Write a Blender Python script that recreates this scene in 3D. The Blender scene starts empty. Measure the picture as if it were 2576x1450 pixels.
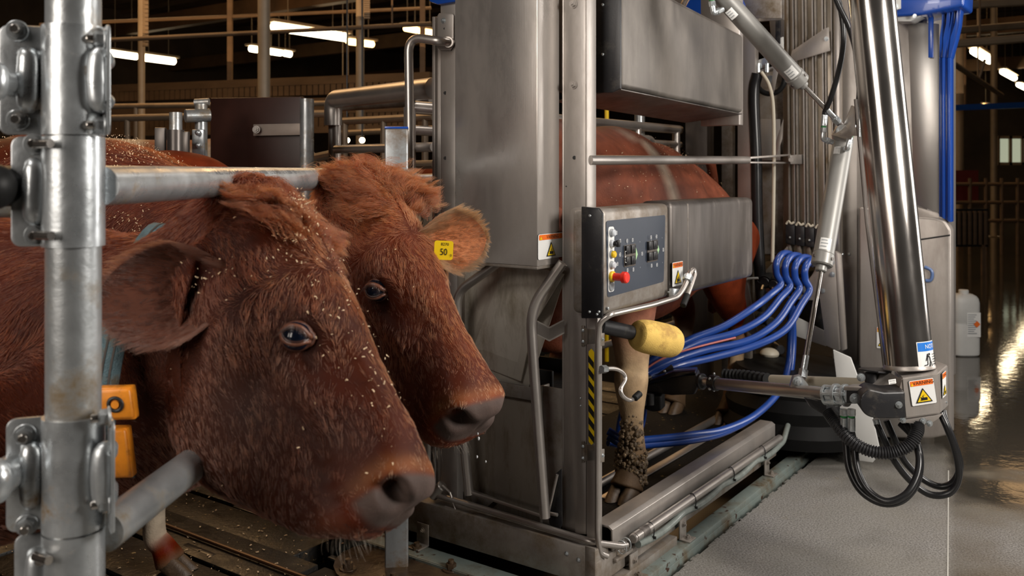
import bpy, bmesh, math, random
import numpy as np
from mathutils import Vector, Matrix, noise, kdtree
random.seed(7); noise.seed_set(3); RNG = np.random.default_rng(7)
SC = bpy.context.scene
COL = SC.collection
PI = math.pi
# ---------------------------------------------------------------- frame of the place
CAMZ = 1.37; FPX = 2300.0; CX = 1288.0; HY = 430.0
CAM = Vector((0, 0, CAMZ))
def ray(px, py): return Vector(((px-CX)/FPX, 1.0, (HY-py)/FPX))
def P(px, py, Y): return CAM + ray(px, py)*Y
OX, OY = 0.2413, 3.0                       # corner of the milking stall
DR = Vector((0.581, 0.814, 0)).normalized()  # along the long side of the stall
DL = Vector((-DR.y, DR.x, 0))                # across the stall
O3 = Vector((OX, OY, 0))
ZU = Vector((0, 0, 1))
def m(u, v, z): return O3 + DR*u + DL*v + ZU*z
def _pl(px, py, n, d):
    r = ray(px, py); t = (d - (CAM-O3).dot(n))/r.dot(n); return CAM + r*t
def Mv(px, py, v): return _pl(px, py, DL, v)
def Mu(px, py, u): return _pl(px, py, DR, u)
def Mz(px, py, z): return _pl(px, py, ZU, z)
def uv_of(p): q = p-O3; return q.dot(DR), q.dot(DL)
V3 = Vector
# ---------------------------------------------------------------- objects
def _tag(o, label=None, cat=None, group=None, kind=None):
    if label: o['label'] = label
    if cat: o['category'] = cat
    if group: o['group'] = group
    if kind: o['kind'] = kind
    return o
def thing(name, label, cat, loc, group=None, kind=None):
    o = bpy.data.objects.new(name, None); COL.objects.link(o); o.location = loc
    o.empty_display_size = .05
    return _tag(o, label, cat, group, kind)
def org(o):
    v = Vector((0, 0, 0))
    while o is not None:
        v += o.location; o = o.parent
    return v
def copy_tree(o, parent=None):
    c = o.copy(); COL.objects.link(c); c.parent = parent
    for ch in list(o.children): copy_tree(ch, c)
    return c
# ---------------------------------------------------------------- mesh builder
class MB:
    def __init__(s): s.bm = bmesh.new(); s.mats = []
    def mi(s, mat):
        if mat is None: return 0
        if mat not in s.mats: s.mats.append(mat)
        return s.mats.index(mat)
    def _merge(s, b2, mat, smooth):
        k = s.mi(mat); mp = {}
        for v in b2.verts: mp[v] = s.bm.verts.new(v.co)
        for f in b2.faces:
            try:
                g = s.bm.faces.new([mp[v] for v in f.verts]); g.material_index = k; g.smooth = smooth
            except ValueError: pass
        b2.free()
    def poly_prism(s, pts, ext, mat=None, bevel=0, seg=2, smooth=True):
        """closed 3D polygon pushed along ext"""
        b = bmesh.new(); n = len(pts)
        a = [b.verts.new(p) for p in pts]; c = [b.verts.new(Vector(p)+ext) for p in pts]
        b.faces.new(a); b.faces.new(c[::-1])
        for i in range(n): b.faces.new((a[i], c[i], c[(i+1) % n], a[(i+1) % n]))
        bmesh.ops.recalc_face_normals(b, faces=b.faces)
        if bevel: bmesh.ops.bevel(b, geom=list(b.edges), offset=bevel, segments=seg, affect='EDGES', profile=.5, clamp_overlap=True)
        s._merge(b, mat, smooth); return s
    def box(s, c, h, ax=(V3((1, 0, 0)), V3((0, 1, 0)), V3((0, 0, 1))), mat=None, bevel=0.0, seg=2):
        c = V3(c); x, y, z = ax[0]*h[0], ax[1]*h[1], ax[2]*h[2]
        return s.poly_prism([c-x-y-z, c+x-y-z, c+x+y-z, c-x+y-z], z*2, mat, bevel, seg)
    def mbox(s, u0, u1, v0, v1, z0, z1, mat=None, bevel=0.003):
        return s.box(m((u0+u1)/2, (v0+v1)/2, (z0+z1)/2), (abs(u1-u0)/2, abs(v1-v0)/2, abs(z1-z0)/2), (DR, DL, ZU), mat, bevel)
    def tube(s, path, r, mat=None, seg=14, sub=0, closed=False, caps=True, ring=None):
        """round tube along a path; r a number or a list; sub>0 smooths with Catmull-Rom"""
        path = [V3(p) for p in path]; n = len(path)
        rs = list(r) if hasattr(r, '__len__') else [r]*n
        if sub: path, rs = catmull(path, rs, sub, closed)
        n = len(path)
        if n < 2: return s
        T = []
        for i in range(n):
            a = path[(i-1) % n] if (closed or i > 0) else path[i]
            b = path[(i+1) % n] if (closed or i < n-1) else path[i]
            t = b-a; T.append(t.normalized() if t.length > 1e-9 else V3((0, 0, 1)))
        ref = V3((0, 0, 1)) if abs(T[0].z) < .9 else V3((1, 0, 0))
        N = (ref - T[0]*ref.dot(T[0])).normalized(); rings = []; k = s.mi(mat)
        for i in range(n):
            N = (N - T[i]*N.dot(T[i]))
            N = N.normalized() if N.length > 1e-6 else T[i].orthogonal().normalized()
            Bn = T[i].cross(N); rr = rs[i]
            if ring: rr = rr*ring(i)
            rings.append([s.bm.verts.new(path[i]+(N*math.cos(2*PI*j/seg)+Bn*math.sin(2*PI*j/seg))*rr) for j in range(seg)])
        for i in range(n if closed else n-1):
            A, Bq = rings[i], rings[(i+1) % n]
            for j in range(seg):
                f = s.bm.faces.new((A[j], A[(j+1) % seg], Bq[(j+1) % seg], Bq[j])); f.smooth = True; f.material_index = k
        if caps and not closed:
            for R_, rev in ((rings[0], True), (rings[-1], False)):
                cv = [s.bm.verts.new(v.co) for v in (R_[::-1] if rev else R_)]
                f = s.bm.faces.new(cv); f.material_index = k
        return s
    def cyl(s, a, b, r, mat=None, seg=20, r2=None, bev=0.0):
        a, b = V3(a), V3(b); r2 = r if r2 is None else r2
        d = (b-a); L = d.length; d = d/L if L else ZU
        if bev:
            bev = min(bev, L*.4)
            return s.tube([a, a+d*1e-5, a+d*bev, b-d*bev, b-d*1e-5, b], [r-bev, r-bev, r, r2, r2-bev, r2-bev], mat, seg)
        return s.tube([a, b], [r, r2], mat, seg)
    def sphere(s, c, rad, mat=None, seg=16, rings=10, ax=None):
        c = V3(c); rad = rad if hasattr(rad, '__len__') else (rad,)*3
        ax = ax or (V3((1, 0, 0)), V3((0, 1, 0)), ZU); k = s.mi(mat); R = []
        for i in range(rings+1):
            th = PI*i/rings
            if i in (0, rings): R.append([s.bm.verts.new(c+ax[2]*(rad[2]*math.cos(th)))]); continue
            R.append([s.bm.verts.new(c+ax[0]*(rad[0]*math.sin(th)*math.cos(2*PI*j/seg))+ax[1]*(rad[1]*math.sin(th)*math.sin(2*PI*j/seg))+ax[2]*(rad[2]*math.cos(th))) for j in range(seg)])
        for i in range(rings):
            A, B_ = R[i], R[i+1]
            for j in range(seg):
                j2 = (j+1) % seg
                vs = [A[0], B_[j], B_[j2]] if len(A) == 1 else ([A[j], B_[0], A[j2]] if len(B_) == 1 else [A[j], B_[j], B_[j2], A[j2]])
                f = s.bm.faces.new(vs); f.smooth = True; f.material_index = k
        return s
    def hexbolt(s, c, n, r, h, mat=None):
        """washer, hexagon head and a short threaded end"""
        c, n = V3(c), V3(n).normalized()
        s.cyl(c, c+n*h*.25, r*1.35, mat, 16)
        s.tube([c+n*h*.25, c+n*h], r, mat, 6)
        s.cyl(c+n*h, c+n*h*1.5, r*.5, mat, 10)
        return s
    def mesh(s, V, F, mat=None, smooth=True):
        k = s.mi(mat); vs = [s.bm.verts.new(p) for p in V]
        for f in F:
            try:
                g = s.bm.faces.new([vs[i] for i in f]); g.smooth = smooth; g.material_index = k
            except ValueError: pass
        return s
    def build(s, name, mat=None, parent=None, sharp=32):
        me = bpy.data.meshes.new(name)
        if not s.mats: s.mats = [mat]
        o = bpy.data.objects.new(name, me); COL.objects.link(o)
        if parent is not None:
            off = org(parent); o.parent = parent
            bmesh.ops.translate(s.bm, verts=s.bm.verts, vec=-off)
        s.bm.normal_update()
        s.bm.to_mesh(me); s.bm.free()
        for mt in s.mats: me.materials.append(mt)
        if sharp: me.set_sharp_from_angle(angle=math.radians(sharp))
        return o
def catmull(path, rs, sub, closed=False):
    n = len(path); out = []; ro = []
    rng = range(n if closed else n-1)
    for i in rng:
        p0 = path[(i-1) % n] if (closed or i > 0) else path[0]*2-path[1]
        p1 = path[i]; p2 = path[(i+1) % n]
        p3 = path[(i+2) % n] if (closed or i < n-2) else path[-1]*2-path[-2]
        for k in range(sub):
            t = k/sub; t2 = t*t; t3 = t2*t
            out.append(.5*((2*p1)+(p2-p0)*t+(2*p0-5*p1+4*p2-p3)*t2+(3*p1-p0-3*p2+p3)*t3))
            ro.append(rs[i]*(1-t)+rs[(i+1) % n]*t)
    if not closed: out.append(path[-1]); ro.append(rs[-1])
    return out, ro
def one(mb, name, mat, label, cat, group=None, kind=None, loc=None):
    """a thing that is a single mesh"""
    o = mb.build(name, mat)
    return _tag(o, label, cat, group, kind)
def bend(pts, r, k=6):
    """rounds the corners of a polyline with fillets of radius r"""
    pts = [V3(p) for p in pts]; out = [pts[0]]
    for i in range(1, len(pts)-1):
        a, b, c = pts[i-1], pts[i], pts[i+1]
        d1, d2 = (a-b), (c-b); l = min(r, d1.length*.45, d2.length*.45)
        p, q = b+d1.normalized()*l, b+d2.normalized()*l
        for j in range(k+1):
            t = j/k; out.append(p*(1-t)**2+b*2*t*(1-t)+q*t*t)
    out.append(pts[-1]); return out
# ---------------------------------------------------------------- materials
MATS = {}
def rgb(h):
    h = h.lstrip('#'); c = [int(h[i:i+2], 16)/255 for i in (0, 2, 4)]
    return tuple(x/12.92 if x <= .04045 else ((x+.055)/1.055)**2.4 for x in c)+(1,)
def mat(name, col, rough=.5, metal=0.0, var=0.0, vscale=(6, 6, 6), bump=0.0, bscale=(60, 60, 60), dirt=None, dirt_amt=.5, dscale=5.0,
        spec=.5, rvar=0.0, coat=0.0, emit=None, estr=0, aniso=0.0, sheen=0.0, dsharp=.12, speck=None, speck_t=.7, speck_scale=60):
    if name in MATS: return MATS[name]
    mt = bpy.data.materials.new(name); mt.use_nodes = True; MATS[name] = mt
    nt = mt.node_tree; N = nt.nodes; L = nt.links; b = N['Principled BSDF']
    if isinstance(col, str): col = rgb(col)
    b.inputs['Base Color'].default_value = col; b.inputs['Roughness'].default_value = rough
    b.inputs['Metallic'].default_value = metal; b.inputs['Specular IOR Level'].default_value = spec
    b.inputs['Coat Weight'].default_value = coat; b.inputs['Anisotropic'].default_value = aniso
    b.inputs['Sheen Weight'].default_value = sheen
    if emit is not None:
        b.inputs['Emission Color'].default_value = rgb(emit) if isinstance(emit, str) else emit; b.inputs['Emission Strength'].default_value = estr
    if var or bump or dirt or rvar or speck:
        tc = N.new('ShaderNodeTexCoord')
        def mp(sc):
            q = N.new('ShaderNodeMapping'); q.inputs['Scale'].default_value = sc if hasattr(sc, '__len__') else (sc,)*3
            L.new(tc.outputs['Object'], q.inputs['Vector']); return q.outputs[0]
        def nz(sc, det=4, rough_=.6):
            q = N.new('ShaderNodeTexNoise'); q.inputs['Scale'].default_value = 1; q.inputs['Detail'].default_value = det
            q.inputs['Roughness'].default_value = rough_
            L.new(mp(sc), q.inputs['Vector']); return q.outputs['Fac']
        def ramp(fac, a, bb, c0=(0, 0, 0, 1), c1=(1, 1, 1, 1)):
            q = N.new('ShaderNodeValToRGB'); q.color_ramp.elements[0].position = a; q.color_ramp.elements[1].position = bb
            q.color_ramp.elements[0].color = c0; q.color_ramp.elements[1].color = c1; L.new(fac, q.inputs[0]); return q.outputs[0]
        cur = None
        if var:
            c0 = tuple(x*(1-var) for x in col[:3])+(1,); c1 = tuple(min(1, x*(1+var)) for x in col[:3])+(1,)
            cur = ramp(nz(vscale), .3, .7, c0, c1)
        def mix(cur, fac, c2):
            q = N.new('ShaderNodeMix'); q.data_type = 'RGBA'
            L.new(fac, q.inputs['Factor'])
            if cur is None: q.inputs['A'].default_value = col
            else: L.new(cur, q.inputs['A'])
            q.inputs['B'].default_value = rgb(c2) if isinstance(c2, str) else c2
            return q.outputs['Result']
        if dirt:
            f = ramp(nz(dscale, 6, .7), 1-dirt_amt-dsharp/2, 1-dirt_amt+dsharp/2+.001)
            cur = mix(cur, f, dirt)
            if metal > .3:
                mm = N.new('ShaderNodeMapRange'); mm.inputs['To Min'].default_value = metal; mm.inputs['To Max'].default_value = metal*.25
                L.new(f, mm.inputs['Value']); L.new(mm.outputs[0], b.inputs['Metallic'])
        if speck:
            f = ramp(nz(speck_scale, 2, .5), speck_t, speck_t+.03); cur = mix(cur, f, speck)
        if cur is not None: L.new(cur, b.inputs['Base Color'])
        if rvar:
            mr = N.new('ShaderNodeMapRange'); mr.inputs['From Min'].default_value = .3; mr.inputs['From Max'].default_value = .7
            mr.inputs['To Min'].default_value = max(.02, rough-rvar); mr.inputs['To Max'].default_value = min(1, rough+rvar)
            L.new(nz(tuple(x*.7+1 for x in vscale) if hasattr(vscale, '__len__') else vscale), mr.inputs['Value']); L.new(mr.outputs[0], b.inputs['Roughness'])
        if bump:
            bp = N.new('ShaderNodeBump'); bp.inputs['Strength'].default_value = min(1, bump); bp.inputs['Distance'].default_value = .004*max(1, bump)
            L.new(nz(bscale, 3), bp.inputs['Height']); L.new(bp.outputs[0], b.inputs['Normal'])
    return mt
STEEL = mat('brushed_stainless', (.46, .425, .395, 1), .38, .72, .14, (5, 5, 1.2), .05, (300, 300, 4), rvar=.07, dirt=(.24, .20, .17, 1), dirt_amt=.36, dscale=(4, 4, 1.5), dsharp=.35)
MATTE = mat('matt_stainless', (.66, .61, .53, 1), .5, .25, .12, (3, 3, 2), dirt=(.22, .17, .10, 1), dirt_amt=.38, dscale=(9, 9, 3), dsharp=.3)
MATTED = mat('stained_stainless', (.30, .26, .215, 1), .5, .35, .15, (3, 3, 2), dirt=(.12, .08, .04, 1), dirt_amt=.40, dscale=(12, 12, 3), dsharp=.25)
HAZY = mat('hazy_stainless', (.15, .135, .12, 1), .46, .62, .16, (4, 4, 1.2), .05, (200, 200, 4), rvar=.07, dirt=(.22, .195, .17, 1), dirt_amt=.42, dscale=(4, 4, 1.5), dsharp=.35)
STEELD = mat('dirty_stainless', (.36, .33, .30, 1), .44, .65, .2, (5, 5, 2), .08, (120, 120, 20), rvar=.1, dirt=(.13, .09, .05, 1), dirt_amt=.46, dscale=7, dsharp=.25)
STEELDK = mat('worn_stainless', (.14, .125, .115, 1), .42, .7, .3, (9, 9, 1.5), .06, (60, 60, 8), rvar=.12, dirt=(.28, .25, .23, 1), dirt_amt=.34, dscale=(9, 9, 2), dsharp=.15)
TUBE = mat('polished_tube', (.48, .445, .415, 1), .33, .8, .1, (8, 8, 8), rvar=.05)
CHROME = mat('chrome', (.50, .47, .44, 1), .17, .95, .06, (12, 12, 3), rvar=.05)
ALU = mat('anodised_aluminium', (.30, .295, .28, 1), .42, .4, .05)
GALV = mat('galvanised', (.40, .42, .43, 1), .36, .7, .22, (9, 9, 9), .12, (90, 90, 90), rvar=.14, dirt=(.20, .15, .09, 1), dirt_amt=.44, dscale=11, dsharp=.18)
GALVC = mat('galvanised_clean', (.50, .53, .55, 1), .3, .75, .2, (22, 22, 22), .1, (60, 60, 60), rvar=.1, dirt=(.24, .17, .10, 1), dirt_amt=.35, dscale=16)
ZINC = mat('zinc_fitting', (.60, .64, .66, 1), .28, .8, .15, (60, 60, 60), .2, (150, 150, 150))
BLACK = mat('black_plastic', (.015, .015, .017, 1), .38, 0, bump=.05, bscale=(200, 200, 200), dirt=(.05, .045, .04, 1), dirt_amt=.4, dscale=14)
RUBBER = mat('black_rubber', (.010, .010, .010, 1), .5, 0, .3, (30, 30, 30), spec=.25)
HOSEBK = mat('black_hose', (.012, .012, .013, 1), .3, 0)
BLUE = mat('blue_hose', (.010, .052, .27, 1), .32, 0, .12, (10, 10, 10), coat=.2)
BLUEP = mat('blue_paint', (.01, .065, .36, 1), .28, 0, coat=.4)
YELLOW = mat('yellow_sponge', (.78, .52, .13, 1), .8, 0, .12, (14, 14, 14), .5, (260, 260, 260), dirt=(.5, .30, .08, 1), dirt_amt=.4, dscale=9)
GREENP = mat('grey_green_paint', (.17, .205, .19, 1), .42, 0, .18, (6, 6, 6), .1, (80, 80, 80), dirt=(.10, .075, .045, 1), dirt_amt=.43, dscale=6, dsharp=.2, speck=(.045, .022, .014, 1), speck_t=.66, speck_scale=28)
WHITE = mat('white_print', (.80, .80, .78, 1), .4)
WHITEPL = mat('white_plastic', (.62, .62, .60, 1), .45, 0, .08, (5, 5, 5))
ORANGE = mat('orange_print', (.85, .17, .02, 1), .4)
YEL = mat('yellow_print', (.85, .58, .01, 1), .4)
BLK = mat('black_print', (.01, .01, .01, 1), .45)
BLUPR = mat('blue_print', (.01, .17, .62, 1), .4)
NAVY = mat('navy_membrane', (.035, .045, .066, 1), .42, 0, .06, (6, 6, 6))
REDPL = mat('red_plastic', (.80, .035, .02, 1), .32)
YELPL = mat('yellow_plastic', (.80, .52, .01, 1), .32)
GREYPL = mat('grey_plastic', (.34, .36, .38, 1), .3)
CREAM = mat('cream_tube', (.55, .50, .40, 1), .4)
CLEAR = mat('clear_hose', (.19, .215, .20, 1), .25, 0, .2, (30, 30, 30), coat=.3)
# ---------------------------------------------------------------- flat prints on real surfaces
def text_mesh(body, size):
    cu = bpy.data.curves.new('t', 'FONT'); cu.body = body; cu.size = size; cu.align_x = 'CENTER'; cu.align_y = 'CENTER'
    cu.resolution_u = 3
    ob = bpy.data.objects.new('t', cu); COL.objects.link(ob)
    me = bpy.data.meshes.new_from_object(ob.evaluated_get(bpy.context.evaluated_depsgraph_get()))
    V = [(v.co.x, v.co.y) for v in me.vertices]; F = [tuple(p.vertices) for p in me.polygons]
    COL.objects.unlink(ob); bpy.data.objects.remove(ob); bpy.data.curves.remove(cu); bpy.data.meshes.remove(me)
    return V, F
class Decal:
    """a flat print (or one wrapped round a cylinder) with layers of shapes"""
    def __init__(s, c, ax, ay, wrap=None, flip=1):
        s.c, s.ax, s.ay = V3(c), V3(ax).normalized(), V3(ay).normalized(); s.n = s.ax.cross(s.ay).normalized()*flip
        s.wrap = wrap; s.mb = MB(); s.k = 0; s.step = .0005
    def pt(s, x, y, h):
        if s.wrap:
            a = x/s.wrap; return s.c - s.n*s.wrap + (s.ax*math.sin(a)+s.n*math.cos(a))*(s.wrap+h) + s.ay*y
        return s.c+s.ax*x+s.ay*y+s.n*h
    def shape(s, V, F, mt):
        s.k += 1; h = s.step*s.k
        s.mb.mesh([s.pt(x, y, h) for x, y in V], F, mt, False)
        return s
    def poly(s, pts, mt):
        if s.wrap:                            # slice into strips so that it follows the round
            xs = [p[0] for p in pts]; n = 10; V = []; F = []
            lo, hi = min(xs), max(xs)
            for i in range(n+1):
                x = lo+(hi-lo)*i/n; ys = []
                for j in range(len(pts)):
                    a, b = pts[j], pts[(j+1) % len(pts)]
                    if (a[0]-x)*(b[0]-x) <= 0 and abs(a[0]-b[0]) > 1e-9: ys.append(a[1]+(b[1]-a[1])*(x-a[0])/(b[0]-a[0]))
                if not ys: ys = [pts[0][1]]
                V += [(x, min(ys)), (x, max(ys))]
            for i in range(n): F.append((2*i, 2*i+2, 2*i+3, 2*i+1))
            return s.shape(V, F, mt)
        return s.shape(pts, [tuple(range(len(pts)))], mt)
    def rect(s, x0, y0, x1, y1, mt, r=0.0):
        if r and not s.wrap:
            pts = []
            for cx, cy, a0 in ((x1-r, y1-r, 0), (x0+r, y1-r, 90), (x0+r, y0+r, 180), (x1-r, y0+r, 270)):
                for k in range(5):
                    a = math.radians(a0+k*22.5); pts.append((cx+r*math.cos(a), cy+r*math.sin(a)))
            return s.poly(pts, mt)
        return s.poly([(x0, y0), (x1, y0), (x1, y1), (x0, y1)], mt)
    def circ(s, x, y, r, mt, n=16): return s.poly([(x+r*math.cos(2*PI*i/n), y+r*math.sin(2*PI*i/n)) for i in range(n)], mt)
    def text(s, body, x, y, size, mt, sx=1.0):
        V, F = text_mesh(body, size)
        return s.shape([(x+a*sx, y+b) for a, b in V], F, mt)
    def line(s, pts, w, mt):
        for a, b in zip(pts, pts[1:]):
            d = V3((b[0]-a[0], b[1]-a[1], 0)); L_ = d.length
            if L_ < 1e-9: continue
            q = V3((-d.y, d.x, 0))/L_*w/2
            s.shape([(a[0]-q.x, a[1]-q.y), (b[0]-q.x, b[1]-q.y), (b[0]+q.x, b[1]+q.y), (a[0]+q.x, a[1]+q.y)], [(0, 1, 2, 3)], mt); s.k -= 1
        s.k += 1; return s
    def build(s, name, parent, label=None):
        o = s.mb.build(name, None, parent, sharp=0)
        if label: o['label'] = label
        return o
def warning(c, ax, ay, w, h, parent, label, wrap=None, flip=1, part='warning_sticker'):
    d = Decal(c, ax, ay, wrap, flip); r = w*.05
    d.rect(-w/2, -h/2, w/2, h/2, BLK, r); d.rect(-w/2*.985, -h/2*.985, w/2*.985, h/2*.985, WHITE, r)
    b0 = h/2-h*.24
    d.rect(-w*.46, b0, w*.46, h*.465, ORANGE, r*.5)
    ts = min(h*.2, w*.19)
    d.text('VARNING', w*.07, (b0+h*.465)/2, ts, BLK)
    d.poly([(-w*.44, b0+h*.02), (-w*.34, b0+h*.02), (-w*.39, b0+h*.15)], YEL)
    t = min(w*.42, h*.33); yb = -h*.40
    d.poly([(-t, yb), (t, yb), (0, yb+t*1.72)], BLK); d.poly([(-t*.80, yb+t*.12), (t*.80, yb+t*.12), (0, yb+t*1.48)], YEL)
    q = t*.36; y0 = yb+t*.26                  # crushed hand mark
    d.rect(-q, y0, q*1.1, y0+q*.9, BLK); 
    d.line([(-q*.6, y0+q*.7), (-q*1.1, y0+q*1.1)], q*.22, BLK); d.line([(-q*.2, y0+q*.7), (-q*.3, y0+q*1.5)], q*.2, BLK)
    d.line([(-q*1.2, y0+q*.2), (-q*.4, y0+q*.2)], q*.22, BLK); d.line([(-q*.5, y0+q*1.2), (q*.1, y0+q*1.9)], q*.12, BLK)
    return d.build(part, parent, label)
# ================================================================ THE ROOM
def struct(name, mb, mt=None, sharp=32):
    o = mb.build(name, mt, None, sharp); o['kind'] = 'structure'; return o
def floor_material():
    mt = bpy.data.materials.new('wet_concrete'); mt.use_nodes = True; N = mt.node_tree.nodes; L = mt.node_tree.links; b = N['Principled BSDF']
    tc = N.new('ShaderNodeTexCoord')
    def nz(sc, det=5, ro=.6, vec=None):
        q = N.new('ShaderNodeTexNoise'); q.inputs['Scale'].default_value = sc; q.inputs['Detail'].default_value = det; q.inputs['Roughness'].default_value = ro
        L.new(vec or tc.outputs['Object'], q.inputs['Vector']); return q.outputs['Fac']
    def ramp(f, a, bb, c0, c1):
        q = N.new('ShaderNodeValToRGB'); e = q.color_ramp.elements; e[0].position = a; e[1].position = bb; e[0].color = c0; e[1].color = c1; L.new(f, q.inputs[0]); return q.outputs[0]
    def mix(a, c, f):
        q = N.new('ShaderNodeMix'); q.data_type = 'RGBA'; L.new(f, q.inputs['Factor'])
        for k, x in (('A', a), ('B', c)):
            if isinstance(x, tuple): q.inputs[k].default_value = x
            else: L.new(x, q.inputs[k])
        return q.outputs['Result']
    fine = ramp(nz(150, 3, .7), .38, .62, (.10, .097, .092, 1), (.33, .32, .305, 1))
    big = ramp(nz(1.7, 4), .35, .7, (0, 0, 0, 1), (.55, .55, .55, 1))
    c = mix(fine, (.19, .175, .14, 1), big)
    st = ramp(nz(2.6, 6, .7), .62, .72, (0, 0, 0, 1), (.6, .6, .6, 1))
    c = mix(c, (.16, .12, .05, 1), st)
    # puddles: standing water further back and to the side
    sp = N.new('ShaderNodeSeparateXYZ'); L.new(tc.outputs['Object'], sp.inputs[0])
    mr = N.new('ShaderNodeMapRange'); mr.inputs['From Min'].default_value = 3.4; mr.inputs['From Max'].default_value = 5.4
    ad = N.new('ShaderNodeMath'); ad.operation = 'MULTIPLY_ADD'; ad.inputs[1].default_value = .55
    L.new(sp.outputs['X'], ad.inputs[0]); L.new(sp.outputs['Y'], ad.inputs[2]); L.new(ad.outputs[0], mr.inputs['Value'])
    mr.inputs['From Min'].default_value = 4.4; mr.inputs['From Max'].default_value = 8.2
    l1 = N.new('ShaderNodeMath'); l1.operation = 'MULTIPLY_ADD'; l1.inputs[1].default_value = -.477; L.new(sp.outputs['Y'], l1.inputs[0]); L.new(sp.outputs['X'], l1.inputs[2])
    l2 = N.new('ShaderNodeMapRange'); l2.inputs['From Min'].default_value = -.02; l2.inputs['From Max'].default_value = .03; l2.inputs['To Max'].default_value = .22; L.new(l1.outputs[0], l2.inputs['Value'])
    l3 = N.new('ShaderNodeMath'); l3.operation = 'ADD'; L.new(l2.outputs[0], l3.inputs[0]); L.new(mr.outputs[0], l3.inputs[1])
    a2 = N.new('ShaderNodeMath'); a2.operation = 'MULTIPLY_ADD'; a2.inputs[1].default_value = 1.1
    n2 = nz(1.6, 3, .55); L.new(n2, a2.inputs[0]); L.new(l3.outputs[0], a2.inputs[2])
    wet = ramp(a2.outputs[0], .62, 1.25, (0, 0, 0, 1), (1, 1, 1, 1))
    c = mix(c, (.045, .04, .032, 1), wet)
    L.new(c, b.inputs['Base Color'])
    r = N.new('ShaderNodeMapRange'); r.inputs['To Min'].default_value = .5; r.inputs['To Max'].default_value = .06
    L.new(wet, r.inputs['Value']); L.new(r.outputs[0], b.inputs['Roughness'])
    bp = N.new('ShaderNodeBump'); bp.inputs['Strength'].default_value = .16; bp.inputs['Distance'].default_value = .004
    rip = nz(14, 3, .6); h = N.new('ShaderNodeMix'); L.new(wet, h.inputs['Factor']); L.new(nz(180, 2), h.inputs['A']); L.new(rip, h.inputs['B'])
    L.new(h.outputs['Result'], bp.inputs['Height']); L.new(bp.outputs[0], b.inputs['Normal'])
    return mt
CONC = floor_material()
PIT = mat('dark_pit', (.012, .012, .013, 1), .35, 0, .4, (4, 4, 4))
SLAT = mat('dirty_rubber_slat', (.012, .0105, .009, 1), .45, 0, .4, (14, 14, 14), .6, (60, 60, 60), rvar=.15, dirt=(.045, .028, .011, 1), dirt_amt=.38, dscale=9, dsharp=.1, speck=(.42, .29, .13, 1), speck_t=.695, speck_scale=52)
ROOF = mat('dark_roof', (.10, .055, .026, 1), .75, 0, .35, (1.5, 1.5, 1.5))
BEAM = mat('old_beam', (.11, .07, .04, 1), .6, 0, .25, (2, 2, 8))
BEAML = mat('pale_rail', (.24, .18, .12, 1), .55, 0, .15, (2, 2, 2))
WALLM = mat('barn_wall', (.05, .032, .02, 1), .8, 0, .3, (1.2, 1.2, 1.2))
LAMP = mat('lamp_glass', (1, .9, .7, 1), .4, emit=(1.0, .80, .50, 1), estr=16)
LAMP2 = mat('warm_lamp_glass', (1, .8, .5, 1), .4, emit=(1.0, .58, .22, 1), estr=9)
LAMPH = mat('lamp_housing', (.35, .28, .2, 1), .5)
# concrete slab on the service side
b = MB(); b.mbox(-6, 36, -14, -.195, -.25, 0, CONC, 0)
for i in range(70):                                  # broken slab edge
    u = -.4+i*.05+random.uniform(-.02, .02); w = random.uniform(.02, .06)
    b.mbox(u, u+w, -.20, -.195+random.uniform(.002, .014), -.12, -.0015, CONC, .002)
b.mbox(2.9, 36, -.2, 2.2, -.25, -.0005, CONC, 0)
f = struct('floor', b)
b = MB(); b.mbox(-8, 36, -15, 24, -.5, -.42, PIT, 0)      # the pit under the slats
struct('floor', b)
b = MB(); q0, q1 = Mz(2386, 1185, 0), Mz(2384, 1500, 0); dd_ = (q1-q0).normalized(); s_ = dd_.cross(ZU)
b.box((q0+q1)/2+ZU*.0006, ((q1-q0).length/2, .0022, .001), (dd_, s_, ZU), mat('seam_glint', (.55, .54, .50, 1), .25)); struct('trim_5', b)  # pale strip on the floor seam, its bright glint put into the colour
# slatted walkway of the cows
b = MB(); rnd = random.Random(3)
u = -6.0
while u < -.42:
    w = .235
    v = -.15 if u < -.45 else .9
    while v < 9:
        L_ = 1.0
        b.mbox(u, u+w-.022, v, v+L_-.03, -.12, rnd.uniform(-.003, 0), SLAT, .006); v += L_
    u += w
u = -.42+.0
while u < 12:
    w = .235; v = .98 if u < 2.6 else 2.4
    while v < 9:
        b.mbox(u, u+w-.022, v, v+.97, -.12, rnd.uniform(-.003, 0), SLAT, .006); v += 1.0
    u += w
for k in range(46):                                       # short drainage slots seen as dark raised lugs
    u0 = -3+k*.235*.5; vv = .7+(k*37 % 11)*.17
    b.mbox(u0+.09, u0+.115, vv, vv+.17, -.01, .0012, PIT, .004)
struct('floor', b)
# shell of the barn
b = MB(); b.mbox(-8, 36, 24, 24.3, -.5, 7, WALLM, 0); struct('wall_left', b)
b = MB(); b.mbox(-8, 36, -15.3, -15, -.5, 7, WALLM, 0); struct('wall_right', b)
b = MB(); b.mbox(36, 36.3, -15, 24, -.5, 7, WALLM, 0); struct('wall_back', b)
b = MB(); b.mbox(-8.3, -8, -15, 24, -.5, 7, WALLM, 0); struct('wall_front', b)
b = MB(); b.mbox(-8, 36, -15, 24, 6.2, 6.4, ROOF, 0)
rb = random.Random(5)
for i in range(40):                                       # corrugated roof sheets and purlins run across the barn
    u0 = -7+i*1.05; b.mbox(u0, u0+.07, -15, 24, 6.08, 6.2, BEAM, 0)
struct('ceiling', b)
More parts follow.
